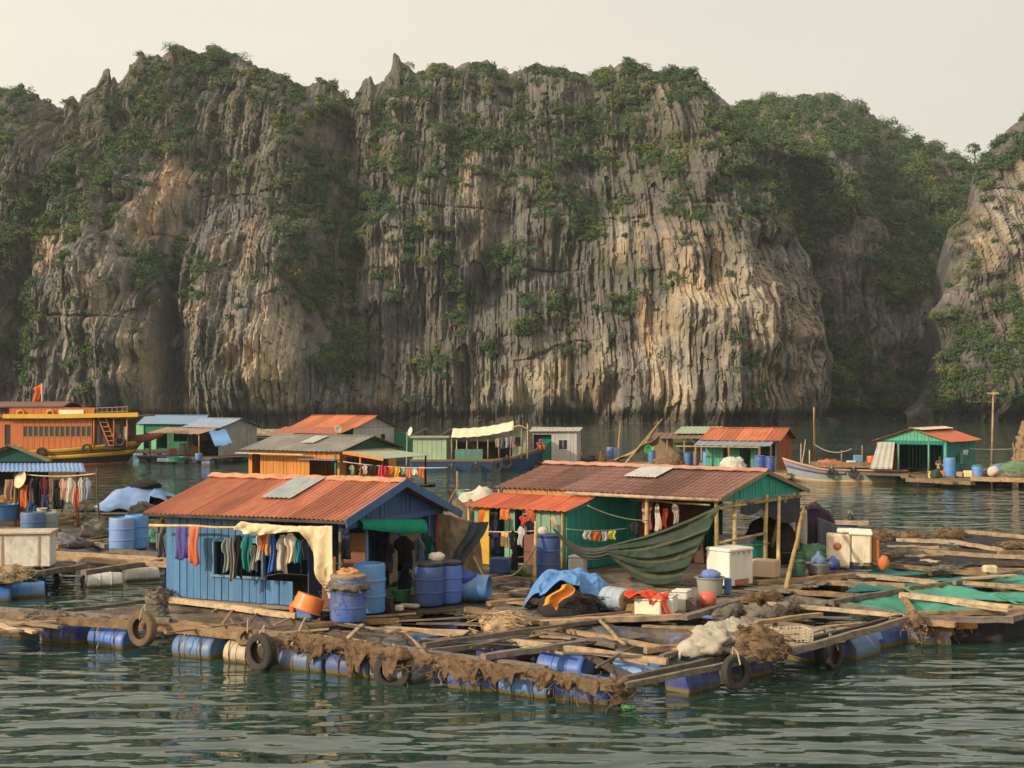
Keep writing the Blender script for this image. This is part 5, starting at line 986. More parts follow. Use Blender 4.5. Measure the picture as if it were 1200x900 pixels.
# hoop with dark cloth and a black gear pile
t = thing('covered_hoop', 'plum and grey tarpaulin draped over a round hoop beside the teal house', 'hoop', tuple(W(951, 660, .5) + Vector((.25, 1.0, 0)))); b = MB(); b.lump((0, .05, .80), (.60, .32, .72), 20, .18, 2, 4); b.build('cover', cloth((.055, .035, .065)), t, True)
b = MB(); b.sheet(lambda u, v: (-.58 + .34 * u + .16 * math.sin(v * 3.1) * (u - .9), -.33 - .03 * math.sin(u * 9), 1.30 - 1.0 * v + .1 * u), 12, 12, .02); b.build('pale_flap', cloth((.46, .42, .38)), t, True); b = MB(); b.sheet(lambda u, v: (.05 + .55 * u, -.36 - .05 * math.sin(u * 11), 1.2 - 1.1 * v - .2 * u + .04 * math.sin(v * 9)), 12, 12, .02); b.build('grey_flap', cloth((.12, .12, .15)), t, True)
b = MB(); b.tube([(-.6 * math.cos(a), -.22, .75 + .7 * math.sin(a)) for a in [math.pi * k / 12 for k in range(13)]], .03, 6); b.build('hoop', wood('dark'), t, True)
t = thing('float_log', 'short floating beam on a dark drum behind the rusty machine', 'beam', tuple(W(983, 628, 0))); b = MB(); b.beam((-1.2, 0, .5), (1.0, -.3, .5), .22, .14, .02, 4); b.build('timber', wood('pale'), t); MB().lathe(drum_profile(.29, .9), 20, M=Matrix.Rotation(R(90), 3, 'Y')).build('drum', drum_mat('indigo'), t, auto=35)
bpy.data.objects['drum'].location = (.2, -.1, .12) if 'drum' in bpy.data.objects else None
tyre('black tyre hung on the end of the floating beam behind the rusty machine', W(997, 622, 0) + Vector((0, 0, .32)), .33, (.9, -.3, .1), None, None, .6)

# ================================================================== left rafts
raftL = thing('raft', 'grey timber walkways and pens at the left edge, behind the front raft', 'raft', tuple(W(100, 660, 0)))
deck_boards(raftL, [W(*p, .5).xy for p in ((-120, 690), (40, 674), (92, 662), (60, 648), (-120, 655))], R(15), wood('grey'), .47, .2)
for p, q, m, w in (((60, 648), (200, 656), 'pale', .2), ((62, 653), (200, 662), 'tan', .2), ((-60, 684), (60, 671), 'grey', .2), ((40, 673), (100, 663), 'grey', .18), ((98, 671), (188, 658), 'grey', .2), ((66, 641), (142, 632), 'tan', .14), ((70, 640), (138, 626), 'dark', .18), ((95, 625), (145, 624), 'pale', .16), ((130, 645), (200, 652), 'grey', .16), ((-60, 618), (70, 622), 'grey', .2), ((-60, 628), (30, 624), 'tan', .18), ((60, 606), (190, 612), 'grey', .18), ((64, 615), (120, 609), 'tan', .15), ((80, 633), (200, 640), 'dark', .2), ((100, 604), (215, 606), 'dark', .18), ((60, 625), (125, 640), 'grey', .15), ((150, 620), (200, 636), 'grey', .14), ((60, 611), (100, 604), 'pale', .14)):
    RB(raftL, p, q, .5 + random.uniform(0, .05), m=m, w=w, h=.13)
for px, py, k, an in ((122, 683, 'white', R(28)), (165, 676, 'white', R(28)), (30, 695, 'sky', R(15)), (-10, 700, 'blue', R(15)), (110, 660, 'blue', R(0)), (150, 640, 'indigo', R(0)), (60, 632, 'blue', R(0)), (180, 652, 'blue', R(0)), (30, 640, 'blue', R(0)), (120, 622, 'indigo', 0), (160, 614, 'indigo', 0), (80, 622, 'indigo', 0)): float_drum(raftL, W(px, py, .08), an, k)
net_panel(raftL, ((70, 640), (140, 630), (196, 650), (70, 648)), (.48,) * 4, NG, .12); net_panel(raftL, ((70, 612), (190, 612), (200, 634), (70, 632)), (.48,) * 4, NG, .1)
TL = 'tyres hung along the left rafts'
tyre('black tyre hung on the left raft below the rusted white chest', at(58, 680, 36.3), .29, (-.2, -.95, 0), TL, None, .6); tyre('small dark tyre at the corner where the left walkways meet', at(103, 680, 36.8), .2, (.2, -.97, 0), TL, None, .6); tyre('dark tyre between the two white drums of the left walkway', at(144, 672, 38.4), .2, (.3, -.95, 0), TL, None, .6); tyre('black tyre beside the left wall of the blue house', at(188, 669, 38.6), .28, (-.1, -.99, 0), TL, None, .6)
t = thing('metal_chest', 'long white rust-spotted metal chest at the left edge', 'chest', tuple(W(0, 668, .5)), R(8)); RW = paint((.68, .66, .58), .6, .5, (.27, .14, .06), scale=7, streak=(1, 1, .5))
b = MB(); b.rbox((-.1, .4, .50), (2.75, .85, .86), .02); b.build('cabinet', RW, t); b = MB(); b.rbox((-.1, .38, .965), (2.85, .95, .08), .02); b.build('lid', paint((.52, .45, .33), .6, .7, (.3, .17, .07), scale=6), t)
for x in (-.62, .05, .98): MB().box((x, -.036, .5), (.05, .02, .84)).build('rib', paint((.40, .33, .22), .6, .7, (.3, .14, .05), scale=6), t)
net_pile('yellowish net and rope heap in front of the rusted chest', tuple(W(14, 680, .5)), (.6, .3, .26), weathered('straw_net', (.36, .27, .16), .95, (.1, .08, .05), .7, scale=9, streak=(1, 1, 1), fine=60, bumpd=.03), 81, None, strands=80); net_pile('small dark green net heap by the rusted chest', tuple(W(30, 680, .5)), (.25, .2, .18), paint((.02, .09, .06), .95), 82, None, strands=20)
upright_drum('pale blue barrel behind the rusted chest, left of two', tuple(W(38, 634, .5)), .36, .92, 'pale', None, 'blue barrels on the left rafts'); upright_drum('grey-blue barrel behind the rusted chest, right of two', tuple(W(55, 632, .5)), .33, .86, 'grey', None, 'blue barrels on the left rafts'); upright_drum('large light blue barrel on the left walkway, left of two', tuple(W(142.5, 645, .5)), .36, .98, 'pale', None, 'blue barrels on the left rafts'); upright_drum('large deep blue barrel on the left walkway, right of two', tuple(W(160, 642, .5)), .35, 1.0, 'sky', None, 'blue barrels on the left rafts')
for i, (px, py, rx, c, lab) in enumerate(((80, 640, .5, (.13, .12, .14), 'grey folded sheet on the left raft'), (105, 615, .5, (.20, .17, .13), 'dull brown heap on the far left walkway'), (112, 628, .45, (.16, .15, .12), 'tangled grey net on the left raft behind the chest'), (90, 600, .7, (.12, .13, .09), 'mossy net heap behind the laundry'), (180, 636, .3, (.06, .24, .17), 'sea-green net beside the deep blue barrel'), (168, 606, .5, (.13, .12, .10), 'dark net heap beyond the left barrels'), (72, 608, .4, (.40, .30, .18), 'straw-coloured net on the far left walkway'))):
    net_pile(lab, tuple(W(px, py, .5)), (rx, .35, .22 + .08 * (i % 3)), weathered('heap_%d' % i, c, .95, tuple(x * .35 for x in c), .7, scale=9, streak=(1, 1, 1), fine=55, bumpd=.03), 90 + i, None, strands=30)
# covered boat beyond the blue house
t = thing('covered_heap', 'blue and white tarpaulin over a black heap on a small float', 'tarpaulin', tuple(W(165, 603, .2))); b = MB()
b.sheet(lambda u, v: (-1.75 + 3.3 * u, -.95 + 2.0 * v, .12 + (1.12 - .95 * abs(2 * v - 1) ** 2.4 * (.25 if u > .72 else 1)) * math.sin(.12 + u * 2.85) ** .7 + .05 * math.sin(u * 23 + v * 7)), 36, 14, .02); b.build('cover', paint((.13, .23, .46), .8, .6, (.36, .40, .46), scale=1.3, streak=(1, 1, 1)), t, True)
b = MB(); b.lump((0, .05, .42), (1.3, .6, .36), 14, .25, 2, 3); b.lump((.15, -.05, 1.22), (.62, .45, .20), 12, .35, 2.4, 5); b.lump((1.2, -.4, .45), (.6, .3, .36), 10, .3, 2, 6); b.build('net', DARK, t, True); b = MB(); b.box((0, 0, .12), (3.0, 1.5, .2)); b.build('float', wood('dark'), t)
# left house
hl = thing('house', 'dark green gabled hut with a blue porch roof at the left edge', 'house', (0, 0, 0)); Y0 = 50.0
p_ = lambda px, py, d=Y0: at(px, py, d); b = MB(); A = p_(12, 524)
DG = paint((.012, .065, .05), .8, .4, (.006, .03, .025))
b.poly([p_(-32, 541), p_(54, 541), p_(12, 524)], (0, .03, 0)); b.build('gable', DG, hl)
b = MB(); ap = p_(12, 522.5)
for px in (-36, 58): e = p_(px, 541.5); b.sheet(lambda u, v, e=e: e.lerp(ap, v) + Vector((0, -.25 + .6 * u, .03 + .012 * math.sin(u * 120))), 60, 4, .03)
b.build('roof', paint((.20, .15, .09), .85, .5), hl)
b = MB(); b.sheet(lambda u, v: p_(-60 + 157 * u, 543, 49.9).lerp(p_(-62 + 162 * u, 552.5, 47.2), v) + Vector((0, 0, .012 * math.sin(u * 200))), 240, 4, .02); b.build('porch_roof', paint((.14, .24, .46), .6, .45, (.25, .28, .32), streak=(1, 1, 1)), hl)
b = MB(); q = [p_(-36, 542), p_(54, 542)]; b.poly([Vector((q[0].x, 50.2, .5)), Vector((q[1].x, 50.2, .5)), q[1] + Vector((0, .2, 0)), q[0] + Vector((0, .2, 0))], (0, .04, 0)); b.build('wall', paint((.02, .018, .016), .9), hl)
b = MB(); b.box((at(10, 600, 50).x, 50.5, .47), (7.5, 6.5, .08)); b.build('deck', wood('grey'), hl)
for px, r, m in ((18, .06, wood('bamboo')), (24, .09, wood('rust')), (91, .07, wood('rust')), (-30, .06, wood('grey'))): post(hl, at(px, 600, 47.6).x, 47.6, .45, 2.42, m, r)
pole('thin dark pole standing at the end of the left clothes line', at(116, 612, 47), at(113, 548, 47), .035, wood('dark'))
t = thing('satellite_dish', 'cream satellite dish on the post of the left hut', 'dish', tuple(at(26.5, 563, 47.3))); b = MB(); b.lathe([(.02, .0), (.12, .015), (.24, .06), (.31, .11), (.30, .12), (.2, .06), (.02, .02)], 22, M=Matrix.Rotation(R(-35), 3, 'Z') @ Matrix.Rotation(R(72), 3, 'X')); b.build('bowl', plastic((.56, .47, .28)), t, True); b = MB(); b.tube([(0, .05, 0), (.05, .2, -.1)], .025, 6); b.build('arm', DARK, t)
rope('sagging white clothes line of the left hut', at(30, 556, 47.3), at(112, 555, 47.3), .08, .025, (.6, .52, .38))
CL = 'clothes hanging at the left hut'
for px, w, a, c_, kd, colr, lab in ((28.5, 9, 568, 595, 'towel', (.62, .16, .06), 'orange towel below the satellite dish'), (37, 7, 560, 590, 'shirt', (.22, .15, .14), 'dull plum shirt next to the orange towel'), (44, 13, 559, 592, 'shirt', (.012, .014, .018), 'black jacket on the left clothes line'), (52, 11, 558, 594, 'shirt', (.11, .03, .035), 'maroon shirt on the left clothes line'), (61, 6, 561, 588, 'shirt', (.34, .20, .18), 'dusky pink shirt on the left clothes line'), (66, 7, 562, 596, 'trousers', (.03, .03, .035), 'dark trousers on the left clothes line'), (74, 9, 561, 587, 'shirt', (.52, .31, .21), 'salmon beige shirt on the left clothes line'), (82, 12, 560, 590, 'shirt', (.56, .51, .43), 'cream shirt on the left clothes line'), (90, 7, 572, 594, 'towel', (.45, .09, .05), 'red cloth hanging low on the left clothes line'), (95, 6, 560, 588, 'shirt', (.5, .48, .44), 'off-white vest on the left clothes line'), (102, 12, 560, 586, 'shirt', (.22, .26, .30), 'blue-grey shirt at the right end of the left clothes line'), (36, 10, 588, 600, 'towel', (.04, .10, .22), 'blue cloth hanging low behind the orange towel'), (53, 8, 580, 598, 'trousers', (.05, .07, .16), 'jeans hanging under the maroon shirt'), (10, 9, 562, 586, 'towel', (.36, .22, .15), 'beige towel in the dark of the left hut'), (70, 9, 584, 600, 'towel', (.03, .03, .05), 'black cloth hanging low on the left clothes line')):
    hung(px, w, a, c_, 47.3, kd, colr, lab, CL, R(random.uniform(-15, 30)))
bucket('big blue tub on the deck of the left hut', tuple(at(4, 609, 47.6)), .6, .55, (.05, .16, .42), 'tub', 'tub'); bucket('white bucket under the left clothes line', tuple(at(49, 606, 47.0)), .17, .3, (.5, .45, .4)); MB().lump((0, 0, .1), (.5, .35, .25), 12, .35, 2, 5).build('rag_heap', cloth((.36, .20, .05)), None, True, loc=at(8, 592, 48.5)); tag(bpy.data.objects['rag_heap'], 'ochre rag heap inside the left hut', 'rags')
bucket('small pale basin under the cream shirt', tuple(at(66, 604, 47.2)), .18, .2, (.55, .42, .3), 'basin', 'basin')

# ================================================================== net pens on the right
raftR = thing('raft', 'net pens of long bleached beams on the right', 'raft', tuple(W(1090, 690, 0)))
for p, q, m, z, w in (((920, 693), (1000, 698), 'tan', .46, .16), ((974, 706), (1056, 692), 'grey', .52, .18), ((1056, 697), (1184, 712), 'pale', .52, .26), ((1120, 682), (1260, 694), 'pale', .5, .18), ((1118, 683), (1196, 670), 'grey', .52, .18), ((1004, 674), (1100, 683), 'pale', .52, .16), ((960, 683), (1060, 686), 'tan', .44, .16), ((1032, 662), (1158, 673), 'tan', .52, .26), ((1074, 725), (1186, 726), 'grey', .52, .28), ((1066, 727), (1120, 732), 'pale', .46, .22), ((1180, 726), (1260, 704), 'grey', .52, .24), ((1078, 646), (1260, 657), 'pale', .52, .24), ((1022, 648), (1110, 644), 'tan', .5, .22), ((1050, 633), (1120, 635), 'pale', .5, .20), ((1118, 635), (1176, 645), 'pale', .5, .14), ((1104, 620), (1260, 635), 'pale', .5, .24), ((1020, 655), (1100, 652), 'dark', .46, .25), ((1090, 672), (1140, 662), 'dark', .54, .14), ((1100, 668), (1260, 668), 'tan', .46, .2), ((1010, 665), (1060, 660), 'grey', .46, .16), ((1010, 680), (1110, 673), 'dark', .46, .14), ((1150, 660), (1260, 666), 'dark', .46, .3), ((1065, 640), (1190, 650), 'dark', .42, .3), ((1170, 648), (1260, 645), 'tan', .5, .16), ((1075, 720), (1200, 716), 'tan', .46, .14), ((1054, 694), (1074, 726), 'tan', .46, .14), ((1184, 712), (1260, 716), 'tan', .46, .14), ((1118, 684), (1064, 690), 'tan', .48, .14)):
    RB(raftR, p, q, z, m={'pale': 'tan'}.get(m, m) if random.random() < .5 else m, w=w * .75, h=.11, wob=.02, n=6)
for p, q in (((1063, 652), (1104, 650)), ((1080, 656), (1100, 658)), ((1120, 707), (1184, 716)), ((1130, 678), (1190, 674)), ((1040, 640), (1100, 641)), ((1015, 661), (1040, 664))): RB(raftR, p, q, .57, m='pale', w=.2, h=.04, name='loose_plank')
GN = net_mat('green', (.06, .29, .205), .27); DN = net_mat('teal', (.025, .19, .165), .32); BN = net_mat('black', (.02, .02, .025), .33)
for q, m, sg_ in ((((1056, 688), (1110, 684), (1215, 706), (1075, 699)), GN, .10), (((1115, 684), (1196, 672), (1260, 690), (1190, 690)), GN, .10), (((985, 706), (1056, 695), (1182, 714), (1062, 722)), GN, .16), (((1010, 682), (1100, 684), (1060, 690), (990, 694)), DN, .15), (((1030, 664), (1160, 672), (1118, 682), (1010, 675)), DN, .15), (((1080, 648), (1215, 656), (1215, 664), (1036, 661)), BN, .1), (((1104, 623), (1215, 634), (1215, 645), (1110, 636)), BN, .14), (((1040, 634), (1110, 638), (1090, 645), (1020, 648)), BN, .1), (((930, 697), (980, 704), (960, 712), (905, 704)), NG, .12), (((1160, 694), (1260, 694), (1260, 710), (1190, 708)), GN, .1)):
    net_panel(raftR, q, (.47,) * 4, m, sg_)
def skirt(u, v): return W(1070 + 130 * u, 727 - 8 * max(0, u - .8) * 5, .45) + Vector((0, .05 * math.sin(u * 30), -.5 * v))
b = MB(); L = Vector(raftR.location); b.sheet(lambda u, v: skirt(u, v) - L, 30, 5, .01); b.build('net_panel', BN, raftR, True)
for px, py, k, an in ((1094, 748, 'pale', R(80)), (1075, 746, 'grey', R(80)), (1140, 700, 'indigo', 0), (1040, 690, 'blue', 0), (1100, 660, 'indigo', 0), (1180, 690, 'blue', 0), (1150, 735, 'indigo', 0), (1060, 672, 'indigo', 0), (1200, 660, 'indigo', 0), (1140, 640, 'indigo', 0), (1060, 650, 'indigo', 0)): float_drum(raftR, W(px, py, .05), an, k)
net_roll('frayed ropes and net ends hanging at the corner of the net pens', [W(1060, 722, .62), W(1072, 724, .6), W(1076, 728, .40)], .13, wood('tan'), None, 'rope_bundle', 'rope', .2, 50, 101); net_roll('weedy net ends hanging along the front of the net pens', [W(1078, 729, .42), W(1100, 731, .42), W(1124, 730, .42)], .10, NETB, None, hang=.45, strands=60, seed=102)
t = tag(MB().rbox((0, 0, .0), (.48, .12, .22), .03).build('float_block', plastic((.60, .20, .04)), None, loc=W(1132, 731, .38)), 'orange float block at the front of the net pens', 'float'); tag(MB().rbox((0, 0, .1), (.36, .24, .22), .04).build('foam_block', paint((.52, .46, .28), .8), None, loc=W(1160, 672, .52)), 'yellowed foam block on a beam of the net pens', 'block')
for (px, py, rr, c, lab, sd_) in ((1065, 633, (.5, .35, .2), 'tan', 'brown brushwood heap on the far beam of the net pens, left of two', 111), (1112, 629, (.5, .35, .2), 'tan', 'brown brushwood heap on the far beam of the net pens, right of two', 112), (1030, 634, (.42, .3, .24), 'tan', 'brown sack-like lump on the far beam right of the rusty machine', 113), (1050, 652, (.8, .4, .16), 'dark', 'dark wet net on the beams right of the rusty machine', 114), (1192, 641, (.45, .3, .14), 'tan', 'tan brush heap at the right edge of the far beam', 115), (1110, 672, (.4, .2, .15), 'dark', 'knotted dark rope pile on the net pens', 116)):
    net_pile(lab, tuple(W(px, py, .45)), rr, NETB if c == 'tan' else NETG, sd_, None, 'brush_heap', 'heap', 70)

# ================================================================== the far row of houses and boats
OR2 = roofing((.44, .14, .065), (.19, .07, .04), 1.0); GRY = paint((.17, .165, .15), .9, .75, (.34, .31, .24), scale=1.2, streak=(1, .5, 1)); WHT = paint((.46, .45, .43), .75, .4, (.25, .22, .18)); ORW = paint((.55, .22, .045), .7, .4, (.26, .11, .04)); GRN = paint((.03, .20, .10), .75, .4, (.015, .09, .05)); TEA = paint((.015, .19, .15), .7, .4, (.01, .08, .07)); LGR = paint((.20, .48, .26), .75, .45, (.12, .22, .12)); MINT2 = paint((.36, .48, .32), .8, .5, (.18, .22, .13)); BLR = paint((.17, .27, .40), .6, .4, (.25, .27, .3)); GLS = paint((.02, .022, .025), .25, .2)
PG = paint((.30, .36, .26), .8, .5, (.18, .2, .14), scale=1.5)
# orange house with the mossy roof
f6 = floating_house('house', 'orange boarded house under a mossy grey roof with a dark green gable', (398, 571), R(-27), 5.75, 5.4, .5, 2.36, 2.98, (ORW, paint((.012, .10, .075), .8), GRY), .35, holes=[(.25, .75, .5, 2.1), (3.1, 3.6, .75, 1.0), (3.9, 5.6, .5, 1.85)], gholes=[(.6, 4.6, .5, 2.0)], pitch=.3, deck=(-.4, 8.2, -1.0, 5.6))
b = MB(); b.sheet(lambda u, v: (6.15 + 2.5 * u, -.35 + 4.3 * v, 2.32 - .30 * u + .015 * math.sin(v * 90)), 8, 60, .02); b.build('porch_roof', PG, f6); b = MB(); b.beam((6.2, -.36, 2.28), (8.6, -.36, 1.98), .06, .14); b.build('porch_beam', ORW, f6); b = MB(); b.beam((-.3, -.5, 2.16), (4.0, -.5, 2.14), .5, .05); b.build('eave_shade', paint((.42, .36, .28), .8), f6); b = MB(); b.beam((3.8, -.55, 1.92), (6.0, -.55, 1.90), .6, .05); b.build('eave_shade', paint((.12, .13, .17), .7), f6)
for x, y, m in ((8.5, -.25, DARK), (8.5, 3.9, DARK), (7.2, -.3, ORW), (5.9, -.6, GRN)): post(f6, x, y, .5, 2.0 if x > 8 else 2.15, m, .055)
MB().sheet(lambda u, v: (2.6 + .85 * u, 1.0 + 1.4 * v, 2.70 + v * .32 + .012 * math.sin(u * 40)), 12, 3, .012).build('skylight_sheet', paint((.42, .42, .36), .5), f6)
M6 = Matrix.Translation(f6.location) @ Matrix.Rotation(R(-27), 4, 'Z'); L6 = lambda x, y, z: M6 @ Vector((x, y, z))
b = MB(); b.box((7.2, -.1, .8), (2.6, .05, .06)); b.box((7.2, -.1, 1.1), (2.6, .05, .06)); b.build('rail', PG, f6)
rope('clothes line stretching right of the orange house', at(402, 541, 68.5), at(524, 548, 67), .12, .022, (.5, .5, .48)); C6 = 'clothes on the line of the orange house'
for px, w, a, c_, kd, colr, lab in ((413, 6, 545, 558, 'shirt', (.30, .36, .22), 'pale green shirt on the line of the orange house'), (420, 4, 545, 553, 'towel', (.02, .02, .02), 'small black cloth on the line of the orange house'), (428, 7, 545, 556, 'shirt', (.50, .36, .28), 'pinkish shirt on the line of the orange house'), (437, 8, 545, 553, 'towel', (.03, .03, .03), 'wide black cloth on the line of the orange house'), (446, 7, 545, 561, 'dress', (.5, .05, .05), 'red garment on the line of the orange house, left of two'), (451, 7, 546, 563, 'dress', (.42, .035, .05), 'crimson garment on the line of the orange house, right of two'), (459, 6, 547, 556, 'towel', (.62, .16, .03), 'orange cloth on the line between the crimson and yellow ones'), (465, 8, 547, 562, 'shirt', (.62, .34, .03), 'yellow-orange shirt on the line of the orange house'), (473, 5, 548, 556, 'towel', (.25, .33, .25), 'grey-green cloth on the line of the orange house'), (479, 6, 548, 560, 'towel', (.62, .17, .06), 'orange towel left of the white cloth'), (485.5, 8, 548, 557, 'towel', (.66, .64, .54), 'white cloth on the line of the orange house'), (494, 7, 547, 560, 'towel', (.62, .14, .04), 'bright orange towel right of the white cloth')):
    hung(px, w, a, c_, 67.6, kd, colr, lab, C6, R(-10))
# red roofed white house
f5 = floating_house('house', 'white gabled house with a red roof behind the orange house', (413, 536), R(-28), 5.6, 5.8, .5, 2.75, 3.6, (paint((.02, .10, .08), .8), WHT, OR2), .35, gholes=[(1.6, 3.0, 1.5, 2.1), (3.7, 4.5, 1.4, 2.2)], pitch=.32, deck=(-1, 6.5, -1.5, 6))
b = MB(); boards(b, .05, 5.75, .5, 2.73, 5.62, .5, axis='y'); o = b.build('wall', WHT, f5); o['label'] = 'white end wall'; window(f5, 1.5, 2.9, 1.5, 2.05, 5.68, WHT, paint((.08, .12, .16), .3), 1, 'y'); window(f5, 3.8, 4.4, 1.5, 2.2, 5.68, WHT, GLS, 0, 'y')
b = MB(); corrugated(b, -.6, 5.9, (-2.2, 2.35), (-.2, 2.8), .32, .02, .015); b.build('porch_roof', paint((.33, .11, .06), .8, .5), f5); post(f5, 5.6, -2.0, .5, 2.4, DARK); post(f5, -.3, -2.0, .5, 2.3, DARK)
panel(f5, 'side_shed', GRN, 5.85, 7.4, .5, 2.3, 5.6, .1)
t = thing('satellite_dish', 'white satellite dish on a pole right of the white gabled house', 'dish', tuple(at(482, 506, 96))); b = MB(); b.lathe([(.02, 0), (.18, .03), (.33, .10), (.32, .115), (.18, .05), (.02, .02)], 20, M=Matrix.Rotation(R(-60), 3, 'Z') @ Matrix.Rotation(R(75), 3, 'X')); b.build('bowl', plastic((.6, .58, .52)), t, True); b = MB(); b.tube([(-.3, .2, 0), (-.35, .2, -2.4)], .05, 6); b.build('pole', paint((.3, .3, .3), .6), t)
t = thing('satellite_dish', 'cream satellite dish in front of the white gabled house', 'dish', tuple(at(396, 503.5, 100))); b = MB(); b.lathe([(.02, 0), (.17, .03), (.29, .09), (.28, .105), (.17, .05), (.02, .02)], 20, M=Matrix.Rotation(R(30), 3, 'Z') @ Matrix.Rotation(R(75), 3, 'X')); b.build('bowl', plastic((.6, .55, .42)), t, True); b = MB(); b.tube([(0, .2, 0), (0, .25, -1.9)], .05, 6); b.build('pole', DARK, t)
# hut with brown frame roof and a light green box
f4 = thing('shed', 'open shed of bare poles with a light green box front', 'shed', tuple(W(310, 538, 0))); o4 = Vector(f4.location); q = lambda px, py, d=o4.y: at(px, py, d) - o4
b = MB(); b.sheet(lambda u, v: q(272 + 84 * u, 511).lerp(q(286 + 62 * u, 503, o4.y + 2), v) + Vector((0, 0, .02 * math.sin(u * 60))), 60, 3, .03); b.build('roof', paint((.28, .22, .16), .9, .6), f4); b = MB(); b.tube([q(274, 512), q(301, 502), q(340, 512)], .06, 6); b.tube([q(272, 513), q(342, 513)], .06, 6); b.build('roof_frame', wood('pale'), f4)
for px in (275, 292, 318, 340): b = MB(); b.tube([q(px, 512), q(px, 540)], .06, 6); b.build('post', wood('pale'), f4)
b = MB(); b.box(q(285, 527) + Vector((0, .3, 0)), (1.35, .8, 1.7)); b.build('box_front', LGR, f4); b = MB(); b.box(q(297, 530) + Vector((0, .5, 0)), (.5, .8, 1.3)); b.build('box_side', GRN, f4); b = MB(); b.box(q(315, 522) + Vector((0, 2.2, 0)), (5.0, .1, 1.6)); b.build('wall', paint((.20, .19, .17), .9), f4); b = MB(); b.box(q(308, 541) + Vector((0, .8, 0)), (6, 2.4, .12)); b.build('deck', wood('tan'), f4)
# blue roofed hut and the one with the blue tarpaulin
f2 = floating_house('house', 'green hut under a pale blue roof beside the tourist boat', (232, 527), R(-6), 5.2, 4, .5, 2.8, 3.45, (GRN, GRN, BLR), .3, holes=[(.3, .9, .6, 2.0), (1.5, 2.4, .6, 2.2), (3, 4.2, 1.2, 2.0)], pitch=.35, deck=(-.5, 6, -1, 4.5)); panel(f2, 'front_panel', LGR, -.5, .3, .5, 2.7, -.1); panel(f2, 'front_panel', LGR, 1.0, 1.45, .5, 1.9, -.1)
f3 = floating_house('house', 'grey-walled hut with a faded blue roof and a hanging blue tarpaulin', (258, 534), R(-32), 3.6, 4.2, .5, 2.75, 3.35, (paint((.30, .29, .27), .85, .5), paint((.33, .32, .31), .85, .5), paint((.19, .24, .36), .7, .5, (.4, .38, .34))), .3, holes=[(.2, 3.4, .5, 2.4)], pitch=.35, deck=(-2.5, 5.5, -3, 4.5))
b = MB(); b.sheet(lambda u, v: (-2.2 + 5.8 * u, -2.3 + 2.2 * v, 2.25 + .42 * v + .02 * math.sin(u * 50)), 50, 3, .03); b.build('porch_roof', paint((.30, .20, .14), .85), f3)
for x in (-2.0, .2, 3.4): post(f3, x, -2.1, .5, 2.25, wood('pale'), .06)
def ft3(u, v): return at(244, 505, 104).lerp(at(264, 504, 102), u).lerp(at(253, 524, 103).lerp(at(273, 520, 101), u), v) + Vector((0, .1 * math.sin(v * 6), .05 * math.sin(u * 9)))
drape('blue tarpaulin hanging slantwise at the faded blue hut', ft3, (.13, .26, .50), 12, 12, .03)
upright_drum('off-white barrel on the float of the faded blue hut', tuple(W(214, 533, .5)), .30, .95, 'white'); net_pile('black net heap under the porch of the faded blue hut', tuple(W(240, 533, .5)), (1.3, .6, .8), DARK, 121, None, strands=10); net_pile('brown net heap beside the off-white barrel', tuple(W(226, 534, .5)), (.5, .4, .6), NETB, 122, None, strands=10); upright_drum('small blue barrel in front of the black net heap', tuple(W(233, 539, .4)), .28, .5, 'pale'); t = bucket('teal tub at the waterline beside the tourist boat', tuple(W(207, 541, .2)), .7, .35, (.02, .26, .20), 'tub', 'tub'); crate('pale blue box at the waterline beside the teal tub', tuple(W(192, 541, .2)), (.9, .6, .3), (.26, .34, .45), 0, 'box', 'box', False); crate('red and white crates by the poles of the faded blue hut', tuple(W(202, 533, .5)), (.6, .4, .6), (.5, .2, .16), 0, 'fish_crate', 'crate', False)
# ---- tourist boat
dB = 104.0; bt = thing('tourist_boat', 'two-deck orange tourist boat with yellow bands along the hull', 'boat', (0, dB, 0), 0)
X = lambda px: (px - 600) / FOC * dB; Zp = lambda py: CAMH - (py - HZ) / FOC * dB
BO = paint((.50, .15, .045), .6, .35, (.24, .08, .03)); YE = paint((.62, .36, .035), .5, .3, (.35, .2, .03)); BLK = paint((.025, .025, .028), .55, .4); RB_ = paint((.20, .05, .03), .6, .4)
def hull_line(x):                                                     # sheer rising to the bow on the right
    t_ = (x - X(20)) / (X(170) - X(20)); return 1.15 + .75 * max(0, t_) ** 1.8
def hull(u, v, off=0, s=1):
    x = X(-150) + (X(168) - X(-150)) * u; k = max(0, (u - .72) / .28); w = 2.4 * (1 - k ** 2.4) + .05; zt = hull_line(x); z = -.3 + (zt + .3) * v; xx = x + (v - 1) * 1.6 * k
    return (xx, s * (-(w * (.72 + .28 * v)) - off), z)
b = MB()
for s in (1, -1): b.sheet(lambda u, v, s=s: hull(u, v, 0, s), 60, 8, .08)
b.build('hull', BLK, bt, True)
for va, vb, off, m in ((.80, .98, .06, YE), (.50, .66, .06, YE), (.67, .79, .04, paint((.24, .12, .03), .6)), (.0, .24, .05, RB_)):
    b = MB(); b.sheet(lambda u, v: hull(u, va + (vb - va) * v, off), 60, 3, .05); b.build('hull_band', m, bt, True)
b = MB(); b.sheet(lambda u, v: (lambda p: (p[0], p[1] * (1 - 2 * v) , p[2] - .02))(hull(u, 1)), 60, 2, .06); b.build('deck', BO, bt)
xa, xb = X(-150), X(117); zc = Zp(489)
b = MB(); hs = []
for i in range(13): a_ = X(38 + i * 6.1); hs.append((a_ + .04, a_ + .32, Zp(510.5), Zp(499)))
